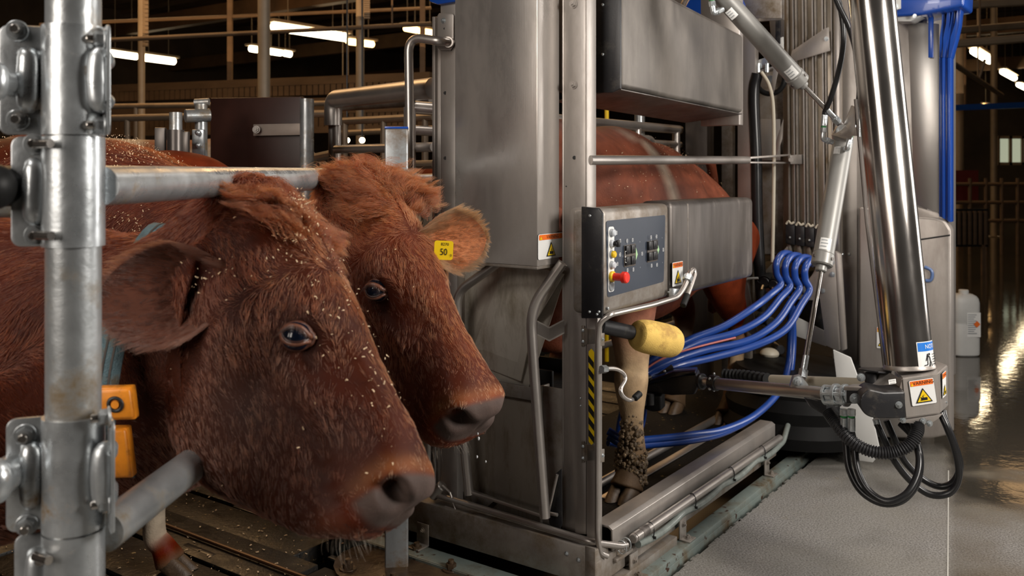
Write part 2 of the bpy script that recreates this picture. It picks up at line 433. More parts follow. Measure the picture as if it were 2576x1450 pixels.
# ceiling beams
for k, (u0, z0, hh) in enumerate(((9.5, 4.55, .34), (14.5, 4.5, .34), (20, 4.4, .34), (27, 4.3, .34))):
    b = MB(); b.mbox(u0, u0+.2, -14.8, 23.8, z0, z0+hh, ROOF, 0)
    struct('trim_%d' % (k+1), b)
BLK_W = mat('window_glow', (.5, .55, .45, 1), .5, emit=(.80, .86, .62, 1), estr=.42)
for k, (x0, y0, x1, y1, Y) in enumerate(((2508, 346, 2600, 412, 20), (283, 272, 352, 290, 21), (1478, 0, 1478, 0, 0))):
    if not Y: continue
    b = MB(); p0, p1 = P(x0, y1, Y), P(x1, y0, Y)
    b.box((p0+p1)/2, ((p1.x-p0.x)/2, .02, (p1.z-p0.z)/2), mat=BLK_W)
    o = b.build('window_%d' % (k+1)); o['kind'] = 'structure'
    b = MB(); n = 3
    for i in range(n+1):
        x = p0.x+(p1.x-p0.x)*i/n; b.box((x, p0.y-.04, (p0.z+p1.z)/2), (.03, .03, (p1.z-p0.z)/2+.03), mat=LAMPH)
    for z in (p0.z, p1.z): b.box(((p0.x+p1.x)/2, p0.y-.04, z), ((p1.x-p0.x)/2, .03, .03), mat=LAMPH)
    b.build('window_frame', None, o)
def post(name, px, w, Y, z0, z1, mt, label, cat='post', group=None, sq=False):
    b = MB(); c = P(px, 430, Y); r = w/2/FPX*Y
    if sq: b.box((c.x, c.y, (z0+z1)/2), (r, r, (z1-z0)/2), mat=mt, bevel=.004)
    else: b.cyl((c.x, c.y, z0), (c.x, c.y, z1), r, mt, 16)
    b.box((c.x, c.y, z0+.008), (r*1.8, r*1.8, .008), mat=mt)
    return one(b, name, None, label, cat, group)
PBR = mat('painted_post', (.33, .27, .20, 1), .5, .2, .1)
post('roof_post', 664, 31, 8.5, 0, 6.05, PBR, 'thick pale round post rising to the roof behind the dark brown board')
post('roof_post', 906, 21, 9.5, 0, 6.05, PBR, 'slimmer greenish post rising to the roof between the long bright lamp and the stainless cabinet')
post('roof_post', 356, 17, 10.5, 0, 6.05, PBR, 'thin dark post standing between the two end-to-end lamp tubes')
post('roof_post', 2412, 22, 17, 0, 6.05, PBR, 'distant post beside the blue edge of the robot tower')
post('roof_post', 2500, 16, 19, 0, 6.05, PBR, 'distant post just before the lit barn window')
def strip(px, y0, y1, x1, Y): pass
def chain(px, y0, y1, Y, label):
    b = MB(); c0 = P(px, y0, Y); c1 = P(px, y1, Y); n = 14; d = (c1-c0)/n
    for i in range(n): b.box(c0+d*(i+.5), (.03, .012, abs(d.z)*.42), mat=BEAML, bevel=.003)
    return one(b, 'hanging_chain', None, label, 'chain')
chain(366, -30, 118, 10.3, 'perforated hanger strip beside the thin post under the roof')
chain(923, -30, 48, 9.3, 'perforated hanger strip beside the slim greenish post')
# perforated cable bridge across the barn
b = MB()
A, Bp = P(150, 243, 13), P(1085, 155, 11.0); zt = .0
dx = (Bp-A); dx.z = 0; dn = dx.normalized(); n = 34; sideh = dn.cross(ZU)
zc = A.z-.12
for zz, hh in ((zc+.20, .05), (zc-.12, .10), (zc-.42, .04)):
    b.box(V3(((A.x+Bp.x)/2, (A.y+Bp.y)/2, zz)), (dx.length/2, .05, hh), (dn, sideh, ZU), BEAM)
for i in range(n*2):
    c = A+dx*((i+.5)/n/2); b.box((c.x, c.y, zc+.09), (.035, .045, .07), (dn, sideh, ZU), BEAM)
    b.box((c.x, c.y, zc-.30), (.035, .045, .09), (dn, sideh, ZU), BEAM)
for t in (.02, .5, .98):
    c = A+dx*t; b.box((c.x, c.y, (zc+6)/2), (.03, .03, (6-zc)/2), mat=BEAM)
one(b, 'cable_bridge', None, 'long dark beam with two rows of square holes hanging across the barn on the left', 'beam')
for k, (yy0, yy1, Y) in enumerate(((60, 110, 9), (20, 62, 12))):
    b = MB(); A, Bp = P(100, yy1, Y), P(1085, yy0, Y); b.tube([A, Bp], .022, BEAM, 8)
    for t in (.1, .9): c = A.lerp(Bp, t); b.cyl(c, (c.x, c.y, 6.1), .01, BEAM, 6)
    one(b, 'roof_pipe', None, ['lower of the two thin brown pipes crossing under the roof on the left', 'upper of the two thin brown pipes crossing under the roof on the left'][k], 'pipe')
def lamp(x0, y0, x1, y1, z, r, label, group=None, warm=False, w=None):
    a, c = Mz(x0, y0, z), Mz(x1, y1, z); t = thing('ceiling_lamp', label, 'lamp', (a+c)/2, group)
    b = MB(); d = (c-a).normalized(); s = d.cross(ZU).normalized()
    b.cyl(a, c, r, LAMP2 if warm else LAMP, 12, bev=r*.4); b.build('lamp_tube', None, t)
    b = MB(); b.box((a+c)/2+ZU*r*1.25, ((c-a).length/2+.05, r*1.5, r*.35), (d, s, ZU), LAMPH, .01)
    b.build('lamp_housing', None, t)
    b = MB()
    for q in (a.lerp(c, .2), a.lerp(c, .8)): b.cyl(q+ZU*r*1.5, V3((q.x, q.y, 6.15)), .008, LAMPH, 6)
    b.build('hanger', None, t)
    return t
lamp(275, 133, 345, 143, 4.1, .075, 'left of the two end-to-end lit tubes seen past the near clamped post')
lamp(357, 144, 440, 155, 4.1, .085, 'right of the two end-to-end lit tubes seen past the near clamped post')
lamp(684, 66, 872, 95, 4.1, .085, 'long bright tube lamp between the pale thick post and the slim post')
lamp(628, 122, 654, 126, 4.1, .07, 'short lit tube just before the pale thick post')
lamp(676, 129, 708, 134, 4.1, .07, 'short lit tube just past the pale thick post', warm=False)
lamp(714, 134, 732, 137, 4.1, .07, 'tiny lit tube following the short one past the pale thick post')
lamp(872, 104, 940, 112, 4.1, .07, 'warm tube lamp crossing behind the slim greenish post', warm=True)
lamp(1018, 70, 1050, 76, 4.1, .065, 'short warm lamp left of the one by the stainless column', warm=True)
lamp(1054, 78, 1088, 84, 4.1, .065, 'short warm lamp touching the stainless column', warm=True)
lamp(858, 216, 880, 218, 3.0, .06, 'small orange lamp glowing over the top pen rail', warm=True)
lamp(2449, 128, 2490, 153, 4.1, .085, 'brightest barn lamp right of the blue tower edge')
lamp(2522, 180, 2552, 197, 4.1, .08, 'middle barn lamp of the row right of the blue tower edge')
lamp(2562, 213, 2590, 227, 4.1, .075, 'barn lamp cut by the right edge of the picture')
lamp(2474, 264, 2500, 268, 3.4, .05, 'small orange lamp low in the dark right of the tower', warm=True)
for k, (x, y) in enumerate(((873, 353), (911, 353))):
    b = MB(); b.sphere(P(x, y, 7), .022, LAMP, 10, 6); b.cyl(P(x, y, 7), V3((P(x, y, 7).x, 7, 4.5)), .006, BLACK, 6)
    one(b, 'work_light', None, ['left one of two tiny white lights seen through the pen rails', 'right one of two tiny white lights seen through the pen rails'][k], 'lamp')
# right-hand background: railings, boards, tray, roof struts
b = MB()
for z in (.55, .85, 1.15): b.tube([P(2396, 430, 15)*1+ZU*(z-1.37), P(2620, 430, 15)+ZU*(z-1.37)], .03, BEAM, 8)
for px in (2400, 2440, 2480, 2520, 2560, 2600): q = P(px, 430, 15); b.cyl((q.x, q.y, 0), (q.x, q.y, 1.25), .03, BEAM, 8)
one(b, 'feed_fence', None, 'distant dark railing with upright bars across the barn right of the tower', 'fence')
b = MB(); q = P(2415, 470, 15.6); b.box(q, (.3, .03, .28), mat=mat('maroon_board', (.10, .012, .012, 1), .5)); b.box((q.x, q.y, .3), (.04, .03, .3), mat=BEAM)
one(b, 'red_board', None, 'dark maroon board standing in the distant railing', 'board')
b = MB()
q = P(2425, 530, 12)
for i in range(9): b.box(V3((q.x-.28+i*.07, 12, .62+.0*i)), (.022, .02, .22), mat=BEAM, bevel=.004)
b.box((q.x, 12.03, .62), (.33, .012, .25), mat=RUBBER); b.box((q.x-.25, 12, .2), (.02, .02, .2), mat=BEAM); b.box((q.x+.25, 12, .2), (.02, .02, .2), mat=BEAM)
one(b, 'slatted_tray', None, 'dark ribbed panel leaning low beside the blue tower edge', 'panel')
b = MB(); b.tube([P(2398, 160, 11), P(2520, 240, 13)], .035, BEAML, 8); b.tube([P(2478, 150, 12), P(2460, 205, 12)], .02, BEAML, 8)
b.cyl(P(2460, 205, 12), V3((P(2460, 205, 12).x, 12, 6.1)), .012, BEAML, 6)
one(b, 'roof_strut', None, 'thin slanting strut under the dark roof right of the tower', 'strut')
for k, (y, Y) in enumerate(((15, 10), (72, 11), (105, 9.4))):
    b = MB(); a = P(2390, y+(6 if k else 0), Y); c = P(2640, y-14, Y); b.tube([a, c], .045, BEAML, 8)
    for t in (.3, .9): q = a.lerp(c, t); b.cyl(q, (q.x, q.y, 6.1), .01, BEAM, 6)
    one(b, 'overhead_pipe', None, ['topmost pale pipe under the roof right of the tower', 'middle pale pipe under the roof right of the tower', 'lowest pale pipe under the roof right of the tower'][k], 'pipe')
b = MB(); a, c = P(2390, 272, 16), P(2640, 262, 16); b.box((a+c)/2, ((c-a).length/2, .05, .05), ((c-a).normalized(), (c-a).normalized().cross(ZU), ZU), BLUEP)
for t in (.15, .85): q = a.lerp(c, t); b.cyl(q, (q.x, q.y, 6.1), .02, BEAM, 6)
one(b, 'blue_beam', None, 'thin dark blue beam crossing the barn below the lamps on the right', 'beam')
# canister on the wet floor
def jug():
    c = Mz(2424, 893, 0); t = thing('plastic_canister', 'white plastic canister standing on the wet floor behind the robot tower', 'canister', c)
    h, w = .455, .102; b = MB(); prof = [(0, .85), (.02, .97), (.05, 1), (.5, 1), (.52, .965), (.55, .965), (.57, 1), (.86, 1), (.93, .93), (.97, .8), (1.0, .55)]
    seg = 32; R = []
    for z, k in prof:
        R.append([c+V3((math.copysign(abs(math.cos(2*PI*j/seg))**.6, math.cos(2*PI*j/seg))*w*k, math.copysign(abs(math.sin(2*PI*j/seg))**.6, math.sin(2*PI*j/seg))*w*.8*k, z*h)) for j in range(seg)])
    V = [p for r in R for p in r]; F = [(i*seg+j, i*seg+(j+1) % seg, (i+1)*seg+(j+1) % seg, (i+1)*seg+j) for i in range(len(R)-1) for j in range(seg)]
    F += [tuple(range(seg))[::-1], tuple((len(R)-1)*seg+j for j in range(seg))]
    b.mesh(V, F, WHITEPL); b.build('canister_body', None, t)
    b = MB(); b.cyl(c+ZU*h*.99, c+ZU*(h+.03), .035, WHITEPL, 20, bev=.004); b.build('screw_cap', None, t)
    d = Decal(c+V3((.035, -w*.8-.001, h*.52)), V3((1, 0, 0)), ZU); d.rect(-.05, -.09, .05, .09, WHITE)
    for i in range(10): d.rect(-.045, .07-i*.015, .02-(i*7 % 3)*.01, .076-i*.015, GREYPL)
    d.poly([(.02, -.02), (.045, .005), (.02, .03), (-.005, .005)], ORANGE); d.build('product_label', t)
jug()
# ================================================================ THE MILKING STALL
def Vp(pts, v): return [Mv(x, y, v) for x, y in pts]
def Up(pts, u): return [Mu(x, y, u) for x, y in pts]
def bolts(b, pts, n, r=.007, h=.008, mt=ZINC):
    for p in pts: b.hexbolt(p, n, r, h, mt)
# ---- frame
stall = thing('milking_stall', 'stainless steel milking stall frame with dirty base beams and grey-green supporting rail', 'stall', m(.02, .02, 0))
b = MB()
b.poly_prism([m(0, 0, .06), m(.006, 0, .06), m(.006, .085, .06), m(0, .085, .06)], ZU*2.5, STEEL, .0015)      # front flange
b.poly_prism([m(.0, 0, .06), m(.06, 0, .06), m(.06, -.0055, .06), m(.0, -.0055, .06)], ZU*2.5, STEEL, .0015)   # bright side flange
b.mbox(.0, .06, .085, .092, .06, 2.56, STEEL)
b.mbox(.052, .06, 0, .09, .06, 2.56, STEEL)
b.build('corner_post', None, stall)
b = MB(); bolts(b, [Mu(1443, 10, -.001), Mu(1443, 213, -.001)], -DR, .011, .012, STEEL); b.build('post_bolt', None, stall)
b = MB(); b.cyl(Mu(1445, 397, -.002), Mu(1445, 397, .002), .0065, BLK, 16); b.cyl(Mu(1424, 469, -.002), Mu(1424, 469, .001), .0022, BLK, 10); b.build('bolt_hole', None, stall)
# side plate on the post below the control box, curved at the foot
b = MB()
pl = [(1434, 1000), (1433, 540), (1437, 528), (1446, 523), (1474, 522), (1474, 1345), (1447, 1345), (1441, 1180)]
b.poly_prism(Up(pl, -.012), DR*.004, STEEL, .001)
b.poly_prism([Mu(1475, 790, -.012), Mu(1475, 1345, -.012), m(-.012, -.02, .16)+ZU*.03, m(-.012, -.03, .9)], DR*.05, STEEL, .001)
b.build('side_plate', None, stall)
b = MB()
for p in ((1464, 698), (1464, 724), (1461, 1003), (1461, 1022)): b.sphere(Mu(p[0], p[1], -.013), .004, ZINC, 8, 6)
b.build('rivet', None, stall)
# inner column left of the post (dark, seen below the cabinet) and left frame column
b = MB(); b.mbox(.005, .011, .085, .18, .12, .64, STEELD); b.mbox(.0, .05, .172, .182, .12, .64, STEELD); b.build('inner_column', None, stall)
b = MB()
b.poly_prism(Up([(1108, 0), (1150, 0), (1150, 1300), (1108, 1300)], .0), DR*.05, STEEL, .002)
b.poly_prism(Up([(1087, 42), (1108, 42), (1108, 1300), (1087, 1300)], .012), DR*.04, STEEL, .002)
b.poly_prism(Up([(1088, 42), (1094, 42), (1094, 1300), (1088, 1300)], -.004), DR*.02, STEEL, .001)
b.build('left_column', None, stall)
b = MB()
for p in ((1120, 234), (1120, 398)): b.cyl(Mu(p[0], p[1], -.002), Mu(p[0], p[1], .002), .0065, BLK, 16)
b.build('bolt_hole', None, stall)
b = MB(); b.poly_prism(Up([(1075, -30), (1150, -30), (1150, 4), (1100, 12), (1078, 4)], -.02), DR*.1, BLUEP, .008); b.build('blue_cover', None, stall)
# front base beam and side base beam
b = MB()
b.mbox(-.085, .0, -.088, .78, .055, .175, STEELD, .006)
b.mbox(-.088, -.083, -.088, -.05, .055, .18, STEELD, .002)
b.mbox(-.085, 1.56, -.090, -.03, .055, .135, STEELD, .006)
b.mbox(.02, 1.56, -.105, -.088, .10, .112, STEELD, .002)
b.build('base_beam', None, stall)
b = MB()
# folded upper channel of the side with an open end
b.poly_prism([m(.02, -.09, .135), m(.02, -.09, .205), m(.02, -.075, .215), m(.02, -.02, .215), m(.02, -.005, .20), m(.02, -.005, .195), m(.02, -.022, .207), m(.02, -.072, .207), m(.02, -.083, .20), m(.02, -.083, .135)], DR*1.52, STEEL, .0015)
b.mbox(.02, 1.54, -.012, -.004, .10, .20, STEEL)
b.build('side_channel', None, stall)
b = MB(); b.mbox(-.095, .45, -.115, -.03, .02, .05, STEELD, .002)
b.build('beam_lip', None, stall)
# grey-green painted supporting rail, along the side and along the front
b = MB()
b.mbox(-.12, 2.2, -.152, -.095, -.05, .022, GREENP, .006); b.mbox(-.12, 2.2, -.156, -.152, -.10, .0, GREENP, .002)
b.mbox(-.18, -.09, -.06, .95, -.03, .022, GREENP, .005); b.mbox(-.185, -.18, -.06, .95, -.10, .02, GREENP, .002)
for u in (.35, .9, 1.45, 2.0): b.mbox(u, u+.05, -.3, -.1, -.14, -.07, GREENP, .004)
for v in (.2, .75): b.mbox(-.30, -.18, v, v+.05, -.16, -.09, GREENP, .004)
for u in (0, 1, 2): b.mbox(u, u+.08, -.17, -.10, -.42, -.05, GREENP, .004)
b.build('painted_rail', None, stall)
# angle brackets with bolts
for k, (u, f) in enumerate(((.10, 0), (.48, 0), (1.35, 0), (.60, 1))):
    b = MB()
    if f == 0:
        b.mbox(u, u+.055, -.112, -.106, .022, .10, STEELD, .002); b.mbox(u, u+.055, -.150, -.106, .022, .028, STEELD, .002)
        b.hexbolt(m(u+.027, -.112, .075), -DL, .008, .008, STEELD); b.hexbolt(m(u+.027, -.132, .028), ZU, .010, .010, STEELD)
    else:
        b.mbox(-.092, -.086, u, u+.055, .022, .10, STEELD, .002); b.mbox(-.145, -.086, u, u+.055, .022, .028, STEELD, .002)
        b.hexbolt(m(-.092, u+.027, .075), -DR, .008, .008, STEELD); b.hexbolt(m(-.12, u+.027, .028), ZU, .010, .010, STEELD)
    b.build('angle_bracket', None, stall)
b = MB()
for y in ((1427, 1390), (1447, 1406)): b.hexbolt(Mu(1425 if y[0] == 1427 else 1455, y[1]+4, -.086), -DR, .006, .005, ZINC)
b.build('beam_bolt', None, stall)
# stainless rod along the side with end cap, the hose tied beneath it
b = MB(); a, c = m(.02, -.122, .158)+DR*.09, m(1.52, -.118, .150)
b.cyl(a, c, .0165, TUBE, 24); b.cyl(a-DR*.012, a, .0155, TUBE, 24, bev=.003)
b.cyl(a+DR*.04, a+DR*.085, .0172, STEELDK, 24)
b.build('side_rod', None, stall)
b = MB(); pth = []
for i in range(30):
    t = i/29; sag = .016*abs(math.sin(t*PI*4.0)); pth.append(m(.13+t*1.42, -.124, .130-sag))
b.tube(pth+[m(1.6, -.12, .16), m(1.68, -.11, .20)], .0125, CLEAR, 12, sub=2); b.build('clear_hose', None, stall)
for u in (.22, .56, .93, 1.28):
    b = MB(); c = m(u, -.123, .146)
    b.tube([c+(DL*math.cos(t)*.0155+ZU*math.sin(t)*.029) for t in np.linspace(0, 2*PI, 20)[:-1]], .002, BLK, 6, closed=True)
    b.box(c-DL*.016-ZU*.02, (.003, .006, .004), (DR, DL, ZU), BLK); b.build('cable_tie', None, stall)
for u in (.045, .075):
    b = MB(); c = m(u, -.11, .145)
    b.tube([c+(DL*math.cos(t)*.017+ZU*math.sin(t)*.021) for t in np.linspace(0, 2*PI, 20)[:-1]], .0022, ZINC, 6, closed=True); b.build('hose_clip', None, stall)
# curb rod running along the front and rising into the guard bar at the corner
b = MB()
pth = bend([m(-.06, .62, .20), m(-.065, .55, .205), m(-.07, -.07, .19), m(.03, -.115, .155), m(.06, -.118, .15)], .03, 6)
b.tube(pth, .0105, TUBE, 14); b.build('curb_rod', None, stall)
b = MB()
g0 = Mv(1503, 1378, -.085)
pts = [Mv(1540, 1392, -.10)-DR*.03, Mv(1510, 1393, -.085)-DR*.0, g0+ZU*.03, Mv(1504, 850, -.085), Mv(1508, 812, -.09), Mv(1535, 792, -.12), Mv(1640, 768, -.14), Mv(1705, 748, -.15), Mv(1722, 722, -.15), Mv(1738, 682, -.15), Mv(1745, 677, -.15), Mv(1748, 690, -.155), Mv(1735, 728, -.16), Mv(1722, 758, -.165)]
b.tube(bend(pts, .028, 7), .0092, TUBE, 14); b.build('guard_bar', None, stall)
b = MB(); q0, q1 = Mv(1729, 742, -.162), Mv(1718, 770, -.167); b.cyl(q0, q1, .0115, RUBBER, 14, bev=.002); b.build('rubber_tip', None, stall)
b = MB(); q = Mv(1728, 707, -.15); q2 = Mv(1733, 694, -.15); b.tube([q, q2], .017, ZINC, 6); b.build('hex_nut', None, stall)
b = MB(); b.poly_prism(Vp([(1697, 727), (1709, 727), (1707, 752), (1695, 754)], -.14), DL*.02, ZINC, .001); b.build('guard_clamp', None, stall)
# hook with rubber tip
b = MB(); hp = [(1513, 929), (1545, 928), (1566, 938), (1573, 955), (1562, 978), (1566, 996), (1583, 1007), (1600, 1001)]
b.tube([Mv(x, y, -.10-.006*i) for i, (x, y) in enumerate(hp)], .0068, TUBE, 12, sub=5); b.tube([Mv(1512, 930, -.10), Mv(1524, 929, -.10)], .013, ZINC, 6)
b.build('hook', None, stall)
b = MB(); b.cyl(Mv(1596, 1003, -.145), Mv(1610, 990, -.15), .0115, RUBBER, 12, bev=.002); b.build('hook_tip', None, stall)
# hinges
for (y0, y1) in ((820, 872), (1112, 1165)):
    b = MB()
    b.poly_prism(Up([(1462, y0), (1470, y0), (1470, y1), (1462, y1)], -.018), DR*.01, STEELD, .001)
    b.poly_prism(Up([(1470, y0+6), (1502, y0+9), (1502, y1-6), (1470, y1-4)], -.02), DR*.004, STEELD, .001)
    b.poly_prism(Vp([(1507, y0+20), (1521, y0+18), (1521, y1-2), (1507, y1)], -.06), DL*.004, STEELD, .001)
    for y in (y0+12, y1-12): b.hexbolt(Mu(1466, y, -.018), -DR, .0045, .004, ZINC)
    b.hexbolt(Mv(1516, (y0+y1)/2+8, -.06), -DL, .005, .004, ZINC)
    b.build('hinge', None, stall)
# hazard tape on the side of the post
b = MB(); c0, c1 = Mu(1481, 1118, -.0005), Mu(1495, 880, -.0005)
wv = abs(uv_of(Mu(1495, 1000, 0))[1]-uv_of(Mu(1481, 1000, 0))[1]); cen = (c0+c1)/2; Hh = (c1.z-c0.z)
b.build('x') if False else None
d = Decal(Mu(1488, 999, -.0225), -DL, ZU); d.n = -DR; w2 = wv/2; h2 = Hh/2
d.poly([(-w2, -h2+.01), (0, -h2), (w2, -h2+.01), (w2, h2-.01), (0, h2), (-w2, h2-.01)], YEL)
for i in range(7):
    y = -h2+.028+i*(Hh-.03)/7; d.poly([(-w2, y), (w2, y-.022), (w2, y), (-w2, y+.022)], BLK)
d.build('hazard_tape', stall, 'black and yellow hazard tape')
b = MB(); b.poly_prism(Up([(1476, 790), (1502, 790), (1502, 1372), (1476, 1372)], -.02), DR*.012, STEEL, .002)
b.poly_prism(Up([(1497, 790), (1503, 790), (1503, 1372), (1497, 1372)], -.0215), DR*.03, STEEL, .001)
b.build('door_post', None, stall)
# stall floor of black studded rubber
def matting():
    mt = bpy.data.materials.new('studded_rubber_mat'); mt.use_nodes = True; N = mt.node_tree.nodes; L = mt.node_tree.links; bs = N['Principled BSDF']
    tc = N.new('ShaderNodeTexCoord'); mp = N.new('ShaderNodeMapping'); mp.inputs['Rotation'].default_value = (0, 0, -math.atan2(DR.y, DR.x)); L.new(tc.outputs['Object'], mp.inputs[0])
    br = N.new('ShaderNodeTexBrick'); br.inputs['Scale'].default_value = 24; br.inputs['Mortar Size'].default_value = .06; br.inputs['Brick Width'].default_value = .5; br.inputs['Row Height'].default_value = .35
    br.inputs['Color1'].default_value = (.012, .0115, .011, 1); br.inputs['Color2'].default_value = (.018, .016, .014, 1); br.inputs['Mortar'].default_value = (.012, .010, .008, 1)
    L.new(mp.outputs[0], br.inputs[0])
    nz = N.new('ShaderNodeTexNoise'); nz.inputs['Scale'].default_value = 42; L.new(tc.outputs['Object'], nz.inputs[0])
    r = N.new('ShaderNodeValToRGB'); r.color_ramp.elements[0].position = .70; r.color_ramp.elements[1].position = .74; L.new(nz.outputs[0], r.inputs[0])
    mx = N.new('ShaderNodeMix'); mx.data_type = 'RGBA'; L.new(r.outputs[0], mx.inputs['Factor']); L.new(br.outputs['Color'], mx.inputs['A']); mx.inputs['B'].default_value = (.20, .13, .045, 1)
    L.new(mx.outputs['Result'], bs.inputs['Base Color']); bs.inputs['Roughness'].default_value = .7; bs.inputs['Specular IOR Level'].default_value = .08
    bp = N.new('ShaderNodeBump'); bp.inputs['Strength'].default_value = .35; bp.inputs['Distance'].default_value = .004; L.new(br.outputs['Fac'], bp.inputs['Height']); bp.invert = True; L.new(bp.outputs[0], bs.inputs['Normal'])
    return mt
STUD = matting()
b = MB(); b.mbox(.0, 2.75, -.012, .82, .02, .10, STUD, .004); b.build('rubber_floor', None, stall)
b = MB(); b.tube([m(.55, .30, .115), m(2.5, .30, .115)], .018, TUBE, 12); b.mbox(.5, 2.0, .20, .24, .10, .106, STEEL); b.build('floor_rail', None, stall)
# front panels under the cabinet: slanted chute, fold, lower trough panel
b = MB()
b.poly_prism(Up([(1146, 668), (1345, 672), (1420, 672), (1420, 700), (1330, 975), (1150, 945)], .045), DR*.004, MATTE, .001)
b.poly_prism([Mu(1168, 905, .045), Mu(1258, 662, .045), Mu(1345, 672, -.02), Mu(1418, 690, -.02), Mu(1340, 820, .01), Mu(1310, 960, .03)], DR*.006, MATTE, .001)
b.build('chute_panel', None, stall)
b = MB(); b.poly_prism(Up([(1090, 930), (1335, 975), (1335, 1008), (1090, 965)], .03), DR*.006, STEELD, .001); b.build('cross_strip', None, stall)
b = MB()
b.poly_prism(Up([(1096, 940), (1360, 985), (1360, 1345), (1096, 1290)], .05), DR*.004, MATTED, .001)
b.poly_prism(Up([(1180, 1230), (1250, 1255), (1215, 1285), (1190, 1275)], .03), DR*.003, STEELD, .001)
b.build('trough_panel', None, stall)
b = MB(); b.mbox(.06, .34, .17, .56, .58, .61, RUBBER, .01); b.mbox(.06, .075, .17, .56, .60, .68, RUBBER, .006); b.mbox(.33, .34, .17, .56, .60, .66, RUBBER, .004); b.mbox(.06, .30, .17, .18, .12, .6, STEELD); b.build('feed_trough', None, stall)
# front tubes
def ptube(b, pts, u, r, rad=.05, mt=TUBE, seg=18):
    P_ = [Mu(x, y, uu) for (x, y), uu in zip(pts, u)] if hasattr(u, '__len__') else Up(pts, u)
    b.tube(bend(P_, rad, 8), r, mt, seg)
b = MB(); ptube(b, [(1416, 662), (1334, 775), (1341, 900), (1371, 1303)], [-.035, -.075, -.075, -.075], .0175, .10); b.build('front_tube', None, stall)
b = MB(); ptube(b, [(1262, 655), (1150, 735), (1150, 820), (1166, 1100), (1180, 1245)], -.055, .0165, .08); b.build('front_tube', None, stall)
b = MB(); b.poly_prism([Mu(1351, 806, -.07), Mu(1382, 822, -.05), Mu(1420, 802, -.02), Mu(1420, 806, -.02), Mu(1382, 826, -.05), Mu(1351, 810, -.07)], ZU*-.045, STEEL, .001); b.build('tube_bracket', None, stall)
b = MB(); ptube(b, [(1180, 1238), (1366, 1300)], -.055, .0055, mt=TUBE); b.build('thin_rod', None, stall)
b = MB()
b.poly_prism(Up([(1378, 1297), (1398, 1192), (1412, 1180), (1414, 1320), (1402, 1345), (1382, 1318)], -.03), DR*.004, BLACK, .001)
ptube(b, [(1402, 1195), (1380, 1288)], -.035, .005); ptube(b, [(1380, 1292), (1402, 1296)], -.04, .006)
b.build('latch_plate', None, stall)
b = MB(); b.cyl(Mu(1088, 1248, -.06), Mu(1114, 1222, -.06), .02, TUBE, 16, bev=.003); b.tube([Mu(1114, 1222, -.07), Mu(1132, 1240, -.07), Mu(1146, 1282, -.07), Mu(1120, 1275, -.07)], .004, TUBE, 8)
b.build('pipe_stub', None, stall)
b = MB()
b.tube(Up([(1036, 1060), (1040, 1270)], .02), .012, TUBE, 12); b.tube(Up([(1078, 1060), (1078, 1190)], .0), .016, TUBE, 12)
b.mbox(-.04, .02, .66, .74, .17, .185, STEELD)
b.build('lower_tube', None, stall)
# upper bracket and bent tube on the left
b = MB(); b.poly_prism(Up([(1100, 40), (1104, 33), (1137, 33), (1140, 38), (1140, 112), (1132, 127), (1106, 127), (1100, 120)], -.012), DR*.006, STEEL, .002)
b.hexbolt(Mu(1116, 52, -.012), -DR, .008, .008, ZINC); b.cyl(Mu(1118, 72, -.0125), Mu(1118, 72, -.01), .004, BLK, 10); b.build('tube_plate', None, stall)
b = MB(); b.tube(bend([Mu(1129, 106, -.02), Mu(1108, 104, -.075), Mu(1028, 92, -.10), Mu(1032, 420, -.10), Mu(1034, 1190, -.04)], .07, 10), .0165, TUBE, 18); b.cyl(Mu(1131, 106, -.01), Mu(1127, 106, -.03), .0195, TUBE, 18); b.build('bent_tube', None, stall)
# long side bar across the opening, with end fork
b = MB(); b.tube([m(.02, .0, 1.405), Mv(1880, 403, .0)], .017, TUBE, 18); b.build('side_bar', None, stall)
b = MB()
a = Mv(1888, 403, .0)
b.poly_prism(Vp([(1888, 395), (1960, 390), (1990, 388), (1990, 392), (1888, 400)], .0), DL*.02, STEEL, .001)
b.poly_prism(Vp([(1888, 407), (1990, 408), (1990, 412), (1888, 411)], .0), DL*.02, STEEL, .001)
b.poly_prism(Vp([(1988, 391), (2085, 384), (2085, 413), (1990, 413)], -.03), DL*.004, STEEL, .002)
b.cyl(Mv(1990, 402, -.035), Mv(1990, 402, .02), .012, TUBE, 16)
b.build('bar_fork', None, stall)
# far side of the stall: rails and posts behind the milked cow
b = MB(); vv = .86
for z, r in ((1.62, .026), (1.53, .020), (1.34, .017), (1.05, .017), (.75, .017), (.45, .017)): b.tube([m(.1, vv, z), m(2.55, vv, z)], r, TUBE, 14)
for u in (.1, 2.0, 2.5): b.tube([m(u, vv, .1), m(u, vv, 1.62)], .024, TUBE, 14)
b.tube(bend([m(1.2, .84, 1.55), m(2.15, .84, 1.55), m(2.15, .84, 1.2), m(1.2, .84, 1.2)], .06, 6), .022, TUBE, 14)
b.build('far_rail', None, stall)
b = MB()
b.mbox(2.62, 2.66, .55, .62, .1, 1.8, STEELD); b.mbox(2.5, 2.6, .66, .80, .1, 2.3, STEELDK); b.tube([m(2.2, .95, .3), m(2.2, .95, 2)], .03, GALV, 12)
b.mbox(2.3, 2.34, .30, .36, .1, 2.2, STEELD)
b.build('rear_gate', None, stall)
b = MB(); b.tube([m(1.9, 1.0, .3), m(1.9, 1.0, 1.9)], .012, YELPL, 8); b.tube([m(1.3, .7, .62), m(1.6, .75, .60), m(1.8, .8, .56)], .010, YELPL, 8, sub=4); b.build('yellow_hose', None, stall)

